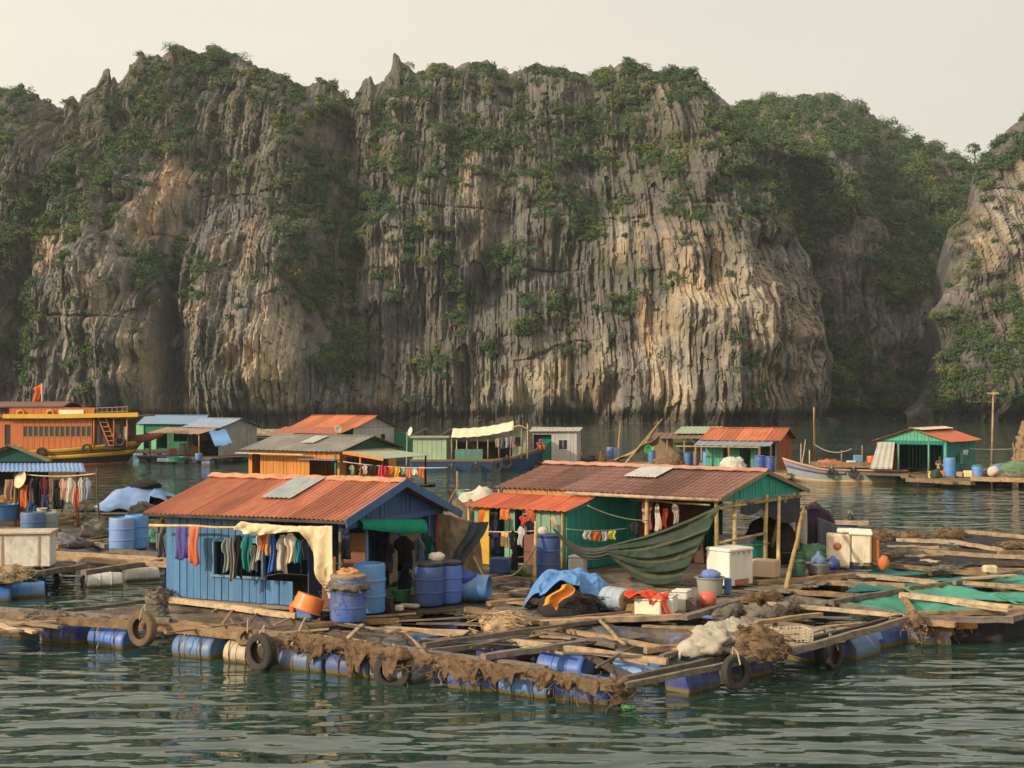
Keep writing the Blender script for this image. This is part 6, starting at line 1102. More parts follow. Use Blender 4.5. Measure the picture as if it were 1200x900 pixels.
hs.append((X(17), X(23.5), 1.3, Zp(497))); pierced(b, xa, xb, 1.15, zc, -2.0, hs, 3.0, th=.06); boards(b, xa, xb, 1.15, zc, 2.0, 3.0); boards(b, -2, 2, 1.15, zc, xb, 2.0, axis='y'); b.build('cabin', BO, bt)
for i in range(13):
    a_ = X(38 + i * 6.1); o = window(bt, a_ + .04, a_ + .32, Zp(510.5), Zp(499), -1.99, paint((.30, .16, .07), .6), paint((.05, .045, .035), .15), 0)
panel(bt, 'door', paint((.03, .022, .02), .5), X(17), X(23.5), 1.3, Zp(497), -1.93)
b = MB(); b.sheet(lambda u, v: (X(-150) + (X(172) - X(-150)) * u, -2.35 + 4.7 * v, zc + .05 + .22 * max(0, u - .7)), 40, 4, .1); b.build('upper_deck', paint((.16, .08, .05), .7), bt)
b = MB(); b.sheet(lambda u, v: (X(17) + (X(172) - X(17)) * u, -2.42, zc - .05 + .32 * v + .2 * max(0, u - .4)), 40, 2, .06); b.build('fascia', YE, bt)
b = MB(); b.box((X(-70), 0, Zp(483)), (X(24) - X(-164), 3.6, .95)); b.build('upper_cabin', BO, bt); b = MB()
b.sheet(lambda u, v: (X(-150) + (X(86) - X(-150)) * u, -2.3 + 4.6 * v, Zp(477.5) + .35 * math.sin(v * math.pi) + .06 * u), 20, 8, .1); b.build('upper_roof', paint((.17, .085, .06), .7), bt)
for px in (11, 15.5, 20): panel(bt, 'window', GLS, X(px), X(px + 3.2), Zp(486), Zp(479), -1.83, .06)
b = MB(); zr = Zp(478)
b.box(((X(24) + X(121)) / 2, -2.2, zr), (X(121) - X(24), .07, .07)); b.box(((X(24) + X(121)) / 2, -2.2, (zr + zc) / 2 + .1), (X(121) - X(24), .04, .55))
for i in range(12): b.box((X(24 + i * 8.8), -2.2, (zr + zc) / 2), (.06, .08, zr - zc))
b.build('railing', BO, bt); b = MB()
for z in (Zp(478), Zp(483)): b.tube([(X(124), -2.2, z), (X(159), -2.2, z + .1)], .035, 6)
for i in range(7): b.tube([(X(124 + i * 5.8), -2.2, zc), (X(124 + i * 5.8), -2.2, zr + .05)], .03, 6)
b.build('railing', paint((.3, .24, .2), .5), bt); panel(bt, 'sign_board', paint((.74, .66, .52), .6, .3), X(80.5), X(109), Zp(487.6), Zp(480), -2.27, .05, label='blank cream board on the upper railing')
b = MB()
for dx in (0, .55): b.beam((X(137) + dx, -1.9, 1.5), (X(124) + dx, -1.9, zc), .08, .2)
for i in range(6): f = i / 6; b.box((X(137) + (X(124) - X(137)) * f + .28, -1.9, 1.5 + (zc - 1.5) * f), (.6, .3, .05))
b.build('stair', BO, bt); b = MB(); b.box((X(135), 0, 2.3), (2.2, 3.6, 2.2)); b.build('foredeck_shade', paint((.05, .035, .03), .7), bt); panel(bt, 'window', paint((.35, .42, .38), .4), X(150), X(157), 1.9, 2.9, -1.7)  # foredeck block: dark colour stands in for the shade of the open area
for x in (X(120), X(143), X(158)): post(bt, x, -2.1, 1.4, zc, BO, .06)
t = MB(); t.tube([(X(49), 0, Zp(478)), (X(49), 0, Zp(449))], .05, 6); t.build('flagpole', paint((.6, .6, .55), .5), bt); b = MB(); b.sheet(lambda u, v: (X(49) - .1 - .5 * u + .1 * math.sin(v * 5), .08 * math.sin(u * 6), Zp(450) - 1.2 * v - .3 * u), 8, 8, .02); b.build('flag', cloth((.60, .12, .03)), bt, True)
b = MB(); b.tube([(X(150), -.5, 1.8), (X(176), .2, 2.05), (X(190), .2, 2.3)], [.35, .3, .12], 10); b.build('bow_roll', paint((.24, .07, .04), .8), bt, True)
for px, py, lab in ((37, 484, 'orange life ring on the upper rail of the tourist boat, left of two'), (71, 484, 'orange life ring on the upper rail of the tourist boat, right of two')): tyre(lab, Vector((X(px), dB - 2.36, Zp(py))), .30, (0, -1, 0), 'life rings on the tourist boat', plastic((.60, .22, .08)), .4).name = 'life_ring'
for px, py, lab in ((37, 527.5, 'small tyre on the tourist boat hull, first from the left'), (62.5, 528.5, 'tyre on the tourist boat hull, second from the left'), (114.5, 524.5, 'tyre on the tourist boat hull, third from the left'), (150, 516, 'tyre near the bow of the tourist boat')): tyre(lab, Vector((X(px), dB - (2.62 if px < 120 else 2.1), Zp(py))), .38, (0, -1, 0), 'tyres on the tourist boat')
# ---- green fishing boat
dF = 96.0; fb = thing('fishing_boat', 'pale green cabin boat with a blue bow and a cream awning', 'boat', (0, dF, 0)); X = lambda px, d=dF: (px - 600) / FOC * d; Zp = lambda py, d=dF: CAMH - (py - HZ) / FOC * d
def hull(u, v, s=1):
    x = X(482) + (X(641) - X(482)) * u; k = max(0, (u - .6) / .4); w = 1.3 * (1 - k ** 2.5) + .04; zt = .75 + .95 * k ** 1.5; return (x + (v - 1) * 1.2 * k, s * -w * (.75 + .25 * v) - 1.9 * k * 0, -.2 + (zt + .2) * v)
b = MB()
for s in (1, -1): b.sheet(lambda u, v, s=s: hull(u, v, s), 40, 6, .06)
b.build('hull', paint((.025, .075, .17), .6, .5, (.10, .07, .06), scale=2), fb, True); b = MB(); b.sheet(lambda u, v: (lambda p: (p[0], p[1] - .05, p[2]))(hull(u, .86 + .16 * v)), 40, 2, .05); b.build('gunwale', paint((.22, .15, .10), .7), fb); b = MB(); b.sheet(lambda u, v: (lambda p: (p[0], p[1] * (1 - 2 * v), p[2] - .05))(hull(u, 1)), 40, 2, .05); b.build('deck', wood('tan'), fb)
b = MB(); boards(b, X(485), X(524), .7, Zp(513), -1.1, .35); boards(b, X(485), X(524), .7, Zp(513), 1.1, .35); boards(b, -1.1, 1.1, .7, Zp(513), X(485), .4, axis='y'); boards(b, -1.1, 1.1, .7, Zp(513), X(524), .4, axis='y'); b.build('cabin', MINT2, fb); b = MB(); b.box((X(504), 0, Zp(512)), (X(528) - X(482), 2.6, .1)); b.build('cabin_roof', paint((.3, .27, .2), .8), fb); panel(fb, 'bulwark', paint((.09, .21, .17), .8, .5), X(534), X(566), .75, Zp(525.5), -1.25, .06)
b = MB(); b.sheet(lambda u, v: (X(530) + (X(602) - X(530)) * u, -1.5 + 2.8 * v, Zp(512) + (Zp(503) - Zp(512)) * u - .15 * math.sin(u * math.pi) + .55 * v + .02 * math.sin(u * 40)), 30, 8, .04); b.build('awning', paint((.66, .58, .40), .8, .3), fb, True); b = MB(); b.sheet(lambda u, v: (X(598) + (X(618) - X(598)) * u, -1.3 + 2.6 * v, Zp(503) + .25 * math.sin(u * 3.1)), 10, 6, .05); b.build('wheelhouse_roof', paint((.40, .29, .17), .8), fb, True)
b = MB(); boards(b, X(600), X(617), .8, Zp(505), -.6, .4); b.build('wheelhouse', MINT2, fb); panel(fb, 'window', GLS, X(604), X(612), Zp(522), Zp(512), -.66)
for px, z in ((530, 512), (536, 511), (548, 511), (560, 509), (572, 508), (585, 507), (598, 505), (611, 498), (618, 496)): post(fb, X(px), -1.15, .8, Zp(z), wood('pale'), .05)
b = MB(); b.box((X(566), .9, 1.3), (X(600) - X(530), .1, 1.3)); b.build('back_rail', DARK, fb)
for px, w, a, c_, colr, lab in ((583, 5, 514, 524, (.42, .30, .26), 'pinkish cloth hanging on the green fishing boat'), (588, 5, 513, 526, (.12, .11, .14), 'dark cloth hanging on the green fishing boat'), (594, 4, 513, 525, (.35, .35, .4), 'grey-lilac cloth hanging on the green fishing boat'), (600, 5, 512, 526, (.28, .16, .2), 'mauve cloth hanging on the green fishing boat')): hung(px, w, a, c_, dF - 1.3, 'towel', colr, lab, 'clothes on the green fishing boat', 0)
for px, py, lab in ((530, 551, 'tyre on the green fishing boat, first from the left'), (558, 549, 'tyre on the green fishing boat, second from the left'), (582, 545, 'tyre on the green fishing boat, third from the left'), (594, 541, 'tyre on the green fishing boat, fourth from the left')): tyre(lab, Vector((X(px), dF - 1.55, Zp(py))), .42, (0, -1, 0), 'tyres on the green fishing boat')
# person helper: one skinned body per pose
def person(label, p, rz, joints, edges, radii, c, hat=None, shirt=None):
    t = thing('person', label, 'person', p, rz); me = bpy.data.meshes.new('body'); me.from_pydata(joints, edges, []); o = bpy.data.objects.new('body', me); col.objects.link(o); o.parent = t
    md = o.modifiers.new('skin', 'SKIN'); me.skin_vertices.new() if not me.skin_vertices else None
    for v, r in zip(me.skin_vertices[0].data, radii): v.radius = (r, r)
    me.skin_vertices[0].data[0].use_root = True; sb = o.modifiers.new('sub', 'SUBSURF'); sb.levels = sb.render_levels = 2; me.materials.append(cloth(c))
    MB().lump((0, -.02, joints[2][2] + .14), (.095, .11, .13), 10, .03, 2).build('head', cloth((.36, .20, .13)), t, True).location = (joints[2][0], joints[2][1], 0)
    if hat: MB().lathe([(.26, 0), (.14, .09), (.02, .17), (.02, .16), (.13, .07), (.25, -.01)], 18, c=(joints[2][0], joints[2][1] - .02, joints[2][2] + .2)).build('hat', cloth(hat), t)
    else: MB().lump((joints[2][0], joints[2][1] + .02, joints[2][2] + .19), (.105, .12, .11), 10, .05, 2).build('hair', cloth((.02, .018, .016)), t, True)
    return t
SIT = [(0, 0, .12), (0, -.04, .38), (0, -.07, .60), (-.10, -.03, .12), (-.16, -.36, .40), (-.15, -.42, .06), (.10, -.03, .12), (.16, -.36, .40), (.15, -.42, .06), (-.19, -.05, .54), (-.25, -.18, .34), (-.14, -.38, .36), (.19, -.05, .54), (.25, -.18, .34), (.14, -.38, .36)]
SE = [(0, 1), (1, 2), (0, 3), (3, 4), (4, 5), (0, 6), (6, 7), (7, 8), (2, 9), (9, 10), (10, 11), (2, 12), (12, 13), (13, 14)]; SR = [.14, .15, .07, .10, .075, .05, .10, .075, .05, .07, .05, .035, .07, .05, .035]
person('person in a conical hat sitting on the float of the white block house', tuple(W(677, 538, .5)), R(20), SIT, SE, SR, (.40, .30, .22), (.62, .58, .48)); person('person in an orange shirt sitting at the bow of the green fishing boat', (X(632), dF - .4, 1.35), R(30), SIT, SE, SR, (.55, .14, .06)); person('person in a pale pink top sitting on the deck of the green house', tuple(W(1101, 551, .7)), R(0), SIT, SE, SR, (.50, .33, .27))
# ---- white block house, net tents, tan heaps
f8 = floating_house('house', 'small pale grey block house with a barred window and a teal side', (676, 541), R(-8), 3.2, 3.2, .45, 2.62, 2.8, (WHT, WHT, paint((.44, .42, .37), .8, .5)), .25, holes=[(.0, 1.35, .45, 2.4), (1.9, 2.5, 1.35, 2.0)], pitch=.3, deck=(-1, 5.8, -.8, 3.6)); window(f8, 1.9, 2.5, 1.35, 2.0, .0, WHT, GLS, 1); panel(f8, 'side_wall', TEA, .6, 1.35, .45, 2.4, .5); panel(f8, 'side_wall', paint((.03, .06, .13), .8), -.05, .6, .45, 2.4, .6)
for px, w, hgt, d, lab in ((515, 62, 15, 104, 'black net canopy on poles behind the green fishing boat, left of two'), (580, 70, 11, 104, 'black net canopy on poles behind the green fishing boat, right of two')):
    t = thing('net_canopy', lab, 'canopy', tuple(at(px, 513, d)), 0, 'black net canopies'); ww = w * d / FOC; hh = hgt * d / FOC; b = MB(); b.sheet(lambda u, v: ((u - .5) * ww, 3 * v - 1.5, hh * (1 - abs(abs(u - .5) * 4 - 1) * .55 - .3 * abs(v - .5)) - hh * .2), 32, 10, .02); b.build('net', paint((.028, .030, .026), .95), t, True)
    for x in (-.5, -.25, 0, .25, .5): b = MB(); b.tube([(x * ww, -1.2, -2.2), (x * ww, -1.2, hh * .55)], .05, 6); b.build('pole', wood('dark'), t)
t = thing('net_pile', 'large tan net heap sloping up to a frame behind the teal house', 'net', tuple(W(752, 541, .4))); b = MB(); b.sheet(lambda u, v: (-2.0 + 3.3 * u, -.7 + 1.8 * v, .1 + 1.95 * (u ** 1.2) * (1 - .35 * v) + .1 * math.sin(u * 13 + v * 5)), 24, 12, .05); b.build('netting', weathered('tan_net', (.26, .19, .115), .95, (.12, .09, .06), .6, scale=6, streak=(1, 1, 1), fine=40, bumpd=.03), t, True)
pole('upright pole near the two far blue drums', W(724, 540, .4), at(727, 494, 107), .07, wood('tan')); pole('long pole leaning over the tan net heap', W(733, 543, .4), at(776, 491, 102), .07, wood('bamboo')); pole('second long pole leaning over the tan net heap', W(742, 541, .4), at(772, 495, 103), .05, wood('bamboo')); rope('thin ropes running from the block house to the upright pole', at(680, 505, 100), at(726, 500, 106), .3, .02, (.2, .19, .16))
GB_ = 'blue drums along the far float'
for px, py, w, h, k, lab in ((715, 532 + 5, 8, 13, 'pale', 'blue drum beside the upright pole, left of two'), (723.6, 537.5, 8.5, 13, 'pale', 'blue drum beside the upright pole, right of two'), (764, 544, 8.5, 15, 'sky', 'blue drum with a white band below the tan net heap'), (806, 545, 10, 14, 'sky', 'light blue drum left of the red-roofed house, left of two'), (815, 545, 8.5, 14, 'blue', 'light blue drum left of the red-roofed house, right of two'), (829, 546, 11, 16, 'sky', 'blue drum by the mint wall of the red-roofed house'), (890.5, 552, 13, 17, 'violet', 'violet drum before the red-roofed house, left of two'), (902.5, 553, 10.5, 17, 'indigo', 'indigo drum before the red-roofed house, right of two')):
    s = sc(py, .45); upright_drum(lab, tuple(W(px, py, .45)), w / 2 / s, h / s, k, None if k == 'pale' else paint((.05, .09, .28), .5), GB_)
bucket('bright green round basket beside the tan net heap', tuple(W(759, 543, .45) + Vector((0, 0, .9))), .32, .2, (.03, .42, .12), 'basket', 'basket', tilt=(R(70), 0, R(20))); net_pile('dark bundle behind the ridge of the brown roof', tuple(W(690, 541, .45)), (.5, .3, .32), DARK, 131, None, 'bundle', 'bundle', 6); net_pile('rust-brown bundle left of the far blue drums', tuple(W(703, 540, .45)), (.42, .3, .6), NETB, 132, None, 'bundle', 'bundle', 6); net_pile('brown goods piled between the far blue drums', tuple(W(785, 545, .45)), (1.0, .4, .6), NETB, 133, None, 'bundle', 'bundle', 12); net_pile('white plastic bags before the mint wall', tuple(W(858, 551, .45)), (.75, .4, .62), cloth((.56, .54, .47)), 134, None, 'plastic_bags', 'bags', 4)
farf = thing('raft', 'far timber float carrying the row of blue drums', 'raft', tuple(W(780, 545, 0)))
for p, q in (((660, 540), (830, 548)), ((655, 544), (790, 550)), ((780, 546), (925, 556)), ((790, 552), (915, 560))): RB(farf, p, q, .42, m='tan', w=.5, h=.14)
deck_boards(farf, [W(*p, .4).xy for p in ((655, 545), (800, 552), (925, 560), (930, 548), (800, 541), (660, 537))], R(-20), wood('tan'), .38, .35)
for px, py in ((690, 549), (740, 551), (790, 554), (840, 557), (890, 562)): float_drum(farf, W(px, py, .05), R(-20), 'indigo')
# shed with the pale green tin roof and the red-roofed house
f10 = thing('shed', 'open shed with a pale green tin roof left of the red-roofed house', 'shed', tuple(W(805, 545, 0))); o4 = Vector(f10.location); q = lambda px, py, d=o4.y: at(px, py, d) - o4
b = MB(); b.sheet(lambda u, v: q(790 + 46 * u, 508).lerp(q(799 + 48 * u, 500, o4.y + 2.5), v) + Vector((0, 0, .025 * math.sin(u * 60))), 50, 3, .03); b.build('roof', PG, f10); b = MB(); b.sheet(lambda u, v: q(762 + 78 * u, 514, o4.y - 1).lerp(q(768 + 72 * u, 507, o4.y + 1), v) + Vector((0, 0, .02 * math.sin(u * 70))), 60, 3, .03); b.build('porch_roof', paint((.19, .12, .09), .85), f10)
for px in (766, 782, 802, 822, 838): b = MB(); b.tube([q(px, 513, o4.y - .8), q(px, 545, o4.y - .8)], .06, 6); b.build('post', wood('pale'), f10)
b = MB(); b.box(q(806, 526) + Vector((0, 2, 0)), (4.6, .1, 1.9)); b.build('wall', paint((.13, .17, .10), .9, .6), f10); panel(f10, 'tarpaulin_wall', paint((.30, .22, .13), .9), q(766, 0).x, q(790, 0).x, .4, 2.0, .6)
f11 = floating_house('house', 'red-roofed house with a rust-red gable and mint front', (910, 550), R(-24), 4.7, 4.4, .45, 2.34, 2.98, (paint((.08, .33, .22), .75, .5), paint((.33, .09, .035), .8, .4), OR2), .35, holes=[(1.2, 1.6, .45, 1.9), (2.3, 3.0, .5, 1.9), (3.6, 4.6, .45, 2.1)], gholes=[(1.4, 2.4, .6, 1.7), (3.0, 4.2, .5, 1.9)], pitch=.3, deck=(-.6, 5.4, -1.6, 4.6)); b = MB(); boards(b, .02, 4.38, .46, 2.33, 4.70, .5, axis='y'); o = b.build('wall', paint((.33, .09, .035), .8, .4), f11); o['label'] = 'rust-red end wall'
b = MB(); b.sheet(lambda u, v: (-.4 + 5.0 * u, -1.3 + 1.2 * v, 1.98 + .28 * v + .02 * math.sin(u * 60)), 50, 3, .03); b.build('porch_roof', paint((.17, .21, .26), .7, .4), f11); b = MB(); b.beam((-1.6, -1.32, 1.9), (3.9, -1.32, 1.9), .08, .08); b.build('porch_pole', wood('pale'), f11)
for x, m in ((-.3, wood('rust')), (1.9, wood('rust')), (3.9, wood('rust')), (4.65, wood('dark'))): post(f11, x, -1.25, .45, 1.98, m, .09)
# ---- long blue boat
dL = 83.0; lb = thing('wooden_boat', 'long faded blue wooden boat with an ochre waterline', 'boat', tuple(W(990, 564, 0)), R(-9)); Lb = 7.4
def hull(u, v, s=1):
    x = -Lb / 2 + Lb * u; kb = max(0, (.35 - u) / .35); ks = max(0, (u - .9) / .1); w = (.85 - .55 * kb ** 1.6) * (1 - .3 * ks); zt = .78 + .62 * kb ** 1.3 - .06 * u; return (x + (v - 1) * (.9 * ks - .6 * kb), s * -w * (.7 + .3 * v), -.15 + (zt + .15) * v)
b = MB()
for s in (1, -1): b.sheet(lambda u, v, s=s: hull(u, v, s), 40, 6, .06)
b.poly([hull(1, 0), hull(1, 1), hull(1, 1, -1), hull(1, 0, -1)], (.05, 0, 0)); b.build('hull', paint((.22, .28, .32), .7, .6, (.42, .34, .22), scale=1.6, streak=(1, 1, .6)), lb, True)
for va, vb, m, u0, u1 in ((.90, 1.02, paint((.46, .26, .14), .7), 0, 1), (.02, .30, paint((.46, .33, .16), .8, .5), .0, 1), (.66, .86, paint((.17, .19, .32), .7), 0, .5)):
    b = MB(); b.sheet(lambda u, v: (lambda p: (p[0], p[1] - .05, p[2]))(hull(u0 + (u1 - u0) * u, va + (vb - va) * v)), 40, 2, .04); b.build('hull_band', m, lb, True)
b = MB(); b.sheet(lambda u, v: (lambda p: (p[0], p[1] * (1 - 2 * v), p[2] - .12))(hull(u, 1)), 40, 2, .05); b.build('deck', wood('grey'), lb); b = MB(); b.box((.1, .1, 1.0), (4.2, 1.0, .3)); b.build('hatch', wood('tan'), lb)
for x, h_ in ((-2.6, 1.6), (-2.1, 1.2), (1.0, 1.5), (1.9, 1.9), (-.2, 1.2)): post(lb, x, -.2, .7, .7 + h_, wood('pale'), .04)
ML = Matrix.Translation(lb.location) @ Matrix.Rotation(R(-9), 4, 'Z'); LL = lambda x, y, z: ML @ Vector((x, y, z))
for x, lab in ((-.85, 'tyre on the long blue boat, left of two'), (.42, 'tyre on the long blue boat, right of two')): tyre(lab, LL(x, -1.0, .52), .30, (-.1, -1, 0), 'tyres on the long blue boat')
crate('light blue box on the long blue boat', tuple(LL(.75, 0, 1.15)), (.45, .4, .5), (.10, .27, .50), 0, 'plastic_tub', 'box', False, m=plastic((.10, .27, .50))); t = upright_drum('orange drum tilted on the long blue boat', tuple(LL(1.55, 0, 1.0)), .26, .55, 'tan', name='orange_drum'); [c.material_slots[0].__setattr__('link', 'OBJECT') or c.material_slots[0].__setattr__('material', plastic((.58, .13, .05))) for c in t.children]
t = thing('gas_cylinder', 'light blue gas cylinder at the stern of the long blue boat', 'cylinder', tuple(LL(2.55, -.2, .75))); MB().lathe([(.14, 0), (.16, .03), (.16, .75), (.1, .88), (.05, .92), (.05, 1.0)], 16).build('body', plastic((.22, .38, .55)), t, auto=40); net_pile('orange net and floats heaped on the long blue boat', tuple(LL(-.9, .1, .85)), (.85, .4, .32), paint((.46, .15, .05), .9, .7, (.2, .1, .06), scale=9), 141, None, strands=20); net_pile('brown gear heaped on the middle of the long blue boat', tuple(LL(1.3, .2, .8)), (1.3, .4, .35), NETB, 142, None, 'gear_heap', 'gear', 20); crate('white tray on the long blue boat', tuple(LL(.35, -.2, 1.15)), (.5, .3, .12), (.6, .58, .52), 0, 'tray', 'tray', False)
tyre('black tyre leaning by the lattice curtain at the stern of the long blue boat', LL(3.1, .5, 1.0), .32, (.3, -.9, 0)); pole('tall mast-like pole behind the long blue boat', W(955, 553, 0), at(954, 478, 89), .07, wood('bamboo')); pole('thin leaning pole at the bow of the long blue boat', W(938, 556, .3), at(944, 515, 88), .04, wood('pale')); rope('rope sagging between the poles of the long blue boat', at(955, 521, 88), at(998, 526, 84), .35, .025, (.45, .38, .28))
# ---- green house with red roof on the right
f13 = floating_house('house', 'emerald house with a red roof and open mint gable front on the right', (1110, 556), R(55), 5.5, 4.1, .6, 2.52, 3.2, (TEA, paint((.10, .42, .28), .75, .4), paint((.42, .12, .055), .8, .45)), .3, side='FL', holes=[(1.75, 2.1, 1.1, 1.75)], lholes=[(.25, 3.95, .6, 2.3)], pitch=.32)
for y in (.12, 1.1, 2.9, 4.0): post(f13, .05, y, .6, 2.5, paint((.13, .35, .27), .75), .06)
panel(f13, 'partition', paint((.20, .05, .03), .8), 3.0, 3.7, .6, 2.2, .5, axis='y'); b = MB(); b.box((2.0, 2.0, .53), (6.5, 5.6, .10)); b.build('deck', wood('grey'), f13); panel(f13, 'window_shutter', paint((.10, .22, .18), .7), 2.3, 2.8, 1.1, 1.75, -.05)
b = MB(); b.sheet(lambda u, v: (-.15 - .45 * v + .05 * math.sin(u * 22), 4.05 - 1.0 * u + .35 * v * (1 - u), 2.42 - 1.6 * v), 24, 10, .02); b.build('curtain', net_mat('curtain', (.40, .39, .35), .10, 16), f13, True)
b = MB(); b.sheet(lambda u, v: (-.2 + 5.1 * u, -.33 + 1.0 * v, 2.575 + .33 * v), 30, 3, .015); MB().sheet(lambda u, v: (-.25 + 6.0 * u, 1.35 + .7 * v, 3.17 + .12 * v + .015 * math.sin(u * 60)), 40, 3, .015).build('ridge_sheet', paint((.55, .50, .40), .7, .4), f13)
rR = thing('raft', 'low timber float carrying the goods of the emerald house', 'raft', tuple(W(1130, 560, 0)))
for p, q, z in (((1064, 562), (1140, 566), .35), ((1138, 561), (1300, 566), .5), ((1080, 553), (1290, 557), .5), ((1060, 558), (1100, 552), .5)): RB(rR, p, q, z, m='tan', w=.5, h=.22)
deck_boards(rR, [W(*p, .45).xy for p in ((1075, 561), (1290, 564), (1290, 552), (1080, 551))], 0, wood('grey'), .45, .35)
for px in (1085, 1110, 1150, 1175, 1205, 1235): float_drum(rR, W(px, 568, .05), 0, 'indigo')
DR = 'goods on the float of the emerald house'
upright_drum('tall blue drum on the float of the emerald house', tuple(W(1112.5, 559, .5)), .32, 1.1, 'sky', None, DR); upright_drum('squat teal-blue drum right of the yellow box', tuple(W(1145, 559, .5)), .30, .62, 'sky', paint((.03, .22, .26), .5), DR); upright_drum('blue drum with a pale bag at the right of the emerald house', tuple(W(1169, 556, .5)), .26, .6, 'blue', None, DR)
crate('pale yellow box on the float of the emerald house', tuple(W(1134, 559, .5)), (.46, .3, .42), (.62, .55, .26), 0, 'plastic_box', 'box', False); crate('orange crate left of the tall blue drum', tuple(W(1103, 559, .5)), (.34, .3, .42), (.60, .16, .05), 0, 'crate', 'crate', False); bucket('yellow tub left of the orange crate', tuple(W(1092, 560, .5)), .24, .36, (.55, .40, .08), 'tub', 'tub'); net_pile('dark green net in the yellow tub', tuple(W(1097, 559, .7)), (.3, .2, .28), paint((.02, .06, .04), .9), 151, None, strands=8); crate('red and white crates right of the tall blue drum', tuple(W(1123, 559, .5)), (.4, .3, .34), (.5, .28, .24), 0, 'crate', 'crate', False); crate('grey washing table under the line of the emerald house', tuple(W(1128, 555, .5)), (.9, .4, .75), (.09, .12, .13), 0, 'table', 'table', False); net_pile('green and grey net bundle right of the emerald house', tuple(W(1188, 556, .5)), (1.3, .5, .55), weathered('moss_net', (.14, .24, .13), .9, (.05, .07, .05), .7, scale=7, streak=(1, 1, 1), fine=40, bumpd=.03), 152, None, strands=20); MB().lump((0, 0, .1), (.3, .25, .28), 10, .2, 2, 5).build('pale_bag', cloth((.55, .42, .38)), None, True, loc=W(1164, 555, 1.0)); tag(bpy.data.objects['pale_bag'], 'pale pink bag behind the blue drum right of the emerald house', 'bag'); net_pile('grey and brown goods between the teal and the blue drum', tuple(W(1156, 558, .5)), (.4, .3, .3), NETG, 153, None, 'goods_heap', 'goods', 10); net_pile('dark net heap at the far right of the float', tuple(W(1192, 561, .5)), (.8, .4, .3), NETG, 154, None, strands=20)
rope('clothes line of the emerald house', at(1108, 523, 82), at(1190, 526, 84), .1, .025, (.4, .42, .38)); CE = 'clothes on the line of the emerald house'
for px, w, a, c_, kd, colr, lab in ((1121, 6, 525, 533, 'towel', (.50, .46, .14), 'yellow cloth on the line of the emerald house'), (1131, 7, 527, 533, 'towel', (.62, .58, .54), 'white cloth on the line of the emerald house'), (1126, 10, 518, 524, 'towel', (.25, .06, .06), 'dark red cloth under the eave of the emerald house'), (1116, 6, 521, 527, 'towel', (.4, .16, .07), 'rust cloth under the eave of the emerald house')): hung(px, w, a, c_, 81.5, kd, colr, lab, CE, 0)
t = thing('utility_pole', 'tall pole with a short crossbar right of the emerald house', 'pole', tuple(W(1162, 551, 0))); o4 = t.location; b = MB(); b.tube([(0, 0, 0), tuple(at(1164, 459, o4.y) - o4)], [.09, .06], 8); b.build('shaft', wood('tan'), t, True); pt = at(1164, 461, o4.y) - o4; b = MB(); b.box((pt.x, pt.y, pt.z), (.75, .12, .14)); b.build('crossbar', wood('pale'), t)
pole('short pole holding the clothes line of the emerald house', W(1191, 556, .4), at(1187, 519, 84), .06, wood('tan'))
t = tag(MB().lump((0, 0, .5), (.8, .8, .9), 14, .45, 2.6, 9).lump((-.1, 0, 1.5), (.6, .65, .8), 14, .45, 2.6, 3).lump((.15, 0, 2.5), (.5, .55, .75), 14, .5, 2.6, 5).build('rock_stack', ROCK if False else weathered('islet_rock', (.28, .19, .10), .95, (.1, .07, .05), .7, scale=2, streak=(1, 1, .5), fine=8, bumpd=.1), None, True, loc=W(1201, 545, 0)), 'lumpy brown rock standing in the water at the right edge', 'rock')
# basket on crossed stakes and the white mound behind the blue house
t = thing('stake_frame', 'crossed stakes holding a teal basket behind the blue house', 'stakes', tuple(W(531, 598, 0))); o4 = t.location; b = MB(); b.tube([tuple(at(524, 592, o4.y) - o4), tuple(at(538, 568, o4.y) - o4)], .05, 6); b.tube([tuple(at(536, 592, o4.y) - o4), tuple(at(536, 552, o4.y) - o4)], .06, 6); b.build('stake', wood('tan'), t, True)
bucket('teal basket set on the crossed stakes', tuple(at(543, 585, t.location.y - .1)), .28, .42, (.16, .36, .28), 'basket', 'basket'); net_pile('white and brown tarpaulin mound behind the teal house', tuple(W(563, 612, .5) + Vector((0, 2, .2))), (.95, .55, .62), cloth((.50, .46, .38)), 161, None, 'covered_mound', 'tarpaulin', 6); net_pile('brown goods heap between the blue and the teal house', tuple(W(548, 640, .5)), (.7, .5, 1.0), weathered('goods_brown', (.17, .12, .09), .95, (.05, .04, .03), .7, scale=5, streak=(1, 1, 1), fine=25, bumpd=.03), 162, None, 'goods_heap', 'goods', 12)
def fgr(u, v): return at(540 + 18 * u, 612 + 50 * v, 34) + Vector((0, .08 * math.sin(u * 11 + v * 4), 0))
drape('grey and white patterned sheet between the two houses', fgr, (.32, .30, .26), 12, 12, name='hanging_cloth', cat='cloth')
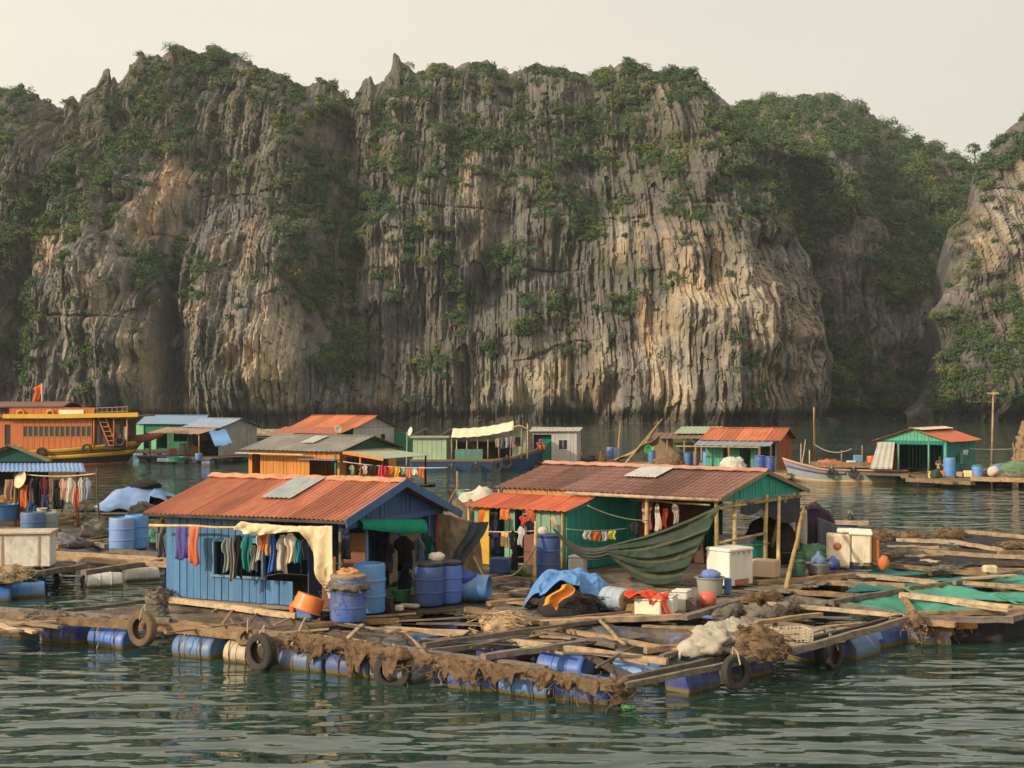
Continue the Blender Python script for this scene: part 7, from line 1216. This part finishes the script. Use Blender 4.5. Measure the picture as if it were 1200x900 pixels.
# lone tree in the saddle and single shrubs on the cliff
def lone_tree(p, h_, label, seed, cr=1.0):
    t = thing('tree', label, 'tree', p); r_ = np.random.default_rng(seed); b = MB(); b.tube([(0, 0, -1), (.1 * h_ * .3, 0, h_ * .4), (-.05 * h_, 0, h_ * .8)], [h_ * .035, h_ * .028, h_ * .012], 7)
    for k in range(5): a = k * 1.3; b.tube([(0, 0, h_ * (.35 + .09 * k)), (math.cos(a) * h_ * .3, math.sin(a) * h_ * .2, h_ * (.6 + .07 * k))], [h_ * .015, h_ * .006], 5)
    b.build('trunk', wood('dark'), t, True); c = np.stack([r_.normal(0, h_ * .2, 9), r_.normal(0, h_ * .16, 9), r_.uniform(h_ * .6, h_ * 1.0, 9)], -1); q, cc = clump_cloud(c, r_.uniform(h_ * .10, h_ * .19, 9) * cr, GREENS[r_.integers(0, 3, 9)], 70, .26, r_)
    o = bpy.data.objects.new('crown', leaf_mesh('crown', q, cc)); col.objects.link(o); o.parent = t
lone_tree(tuple(at(1142, 193, 430)), 6.5, 'small open-crowned tree in the saddle between the green hill and the right cliff', 5)
sh = None
for i, (px, py, s_) in enumerate(((585, 302, 1.2), (613, 356, .8), (616, 387, .8), (655, 350, .9), (780, 338, .9), (725, 362, .8), (874, 472, 1.0), (840, 402, .7), (866, 425, .6), (550, 346, .8), (575, 412, .6), (520, 432, .8), (120, 420, .9), (250, 322, .7), (690, 272, 1.2), (1010, 366, 1.0), (1066, 421, 1.1), (660, 411, .6), (236, 350, .7), (800, 296, .9))):
    H = H1 if px < 985 else H2; k = np.argmin((H['PX'] - px) ** 2 + (H['PY'] - py) ** 2); p = Vector(H['P'].reshape(-1, 3)[k]) + Vector((0, -.6, 0))
    if sh is None:
        r_ = np.random.default_rng(77); c = r_.normal(0, 1, (8, 3)) * np.array([1.3, .6, .8]); q, cc = clump_cloud(c, r_.uniform(.7, 1.2, 8), GREENS[r_.choice([0, 0, 1, 4], 8)], 130, .26, r_); sh = bpy.data.objects.new('cliff_shrub', leaf_mesh('cliff_shrub', q, cc)); col.objects.link(sh); o = sh; tag(o, 'dark green shrub rooted alone in the bare limestone face', 'shrub', 'single shrubs on the cliff face')
    else: o = sh.copy(); col.objects.link(o)
    o.location = p; o.rotation_euler.z = random.uniform(0, 6); o.scale = (s_,) * 3

# ------------------------------------------------------------------ evening haze over the bay
def haze():
    m = bpy.data.materials.new('evening_haze'); m.use_nodes = True; nt = m.node_tree; nt.nodes.clear()
    o = nt.nodes.new('ShaderNodeOutputMaterial'); v = nt.nodes.new('ShaderNodeVolumePrincipled')
    v.inputs['Color'].default_value = (.80, .88, .95, 1); v.inputs['Density'].default_value = .00017; v.inputs['Anisotropy'].default_value = .2
    nt.links.new(v.outputs[0], o.inputs['Volume'])
    b = MB(); b.box((0, 250, 69), (1100, 700, 142)); h = b.build('haze', m); tag(h, 'thin pale evening haze lying over the bay', 'haze', kind='stuff')
haze()
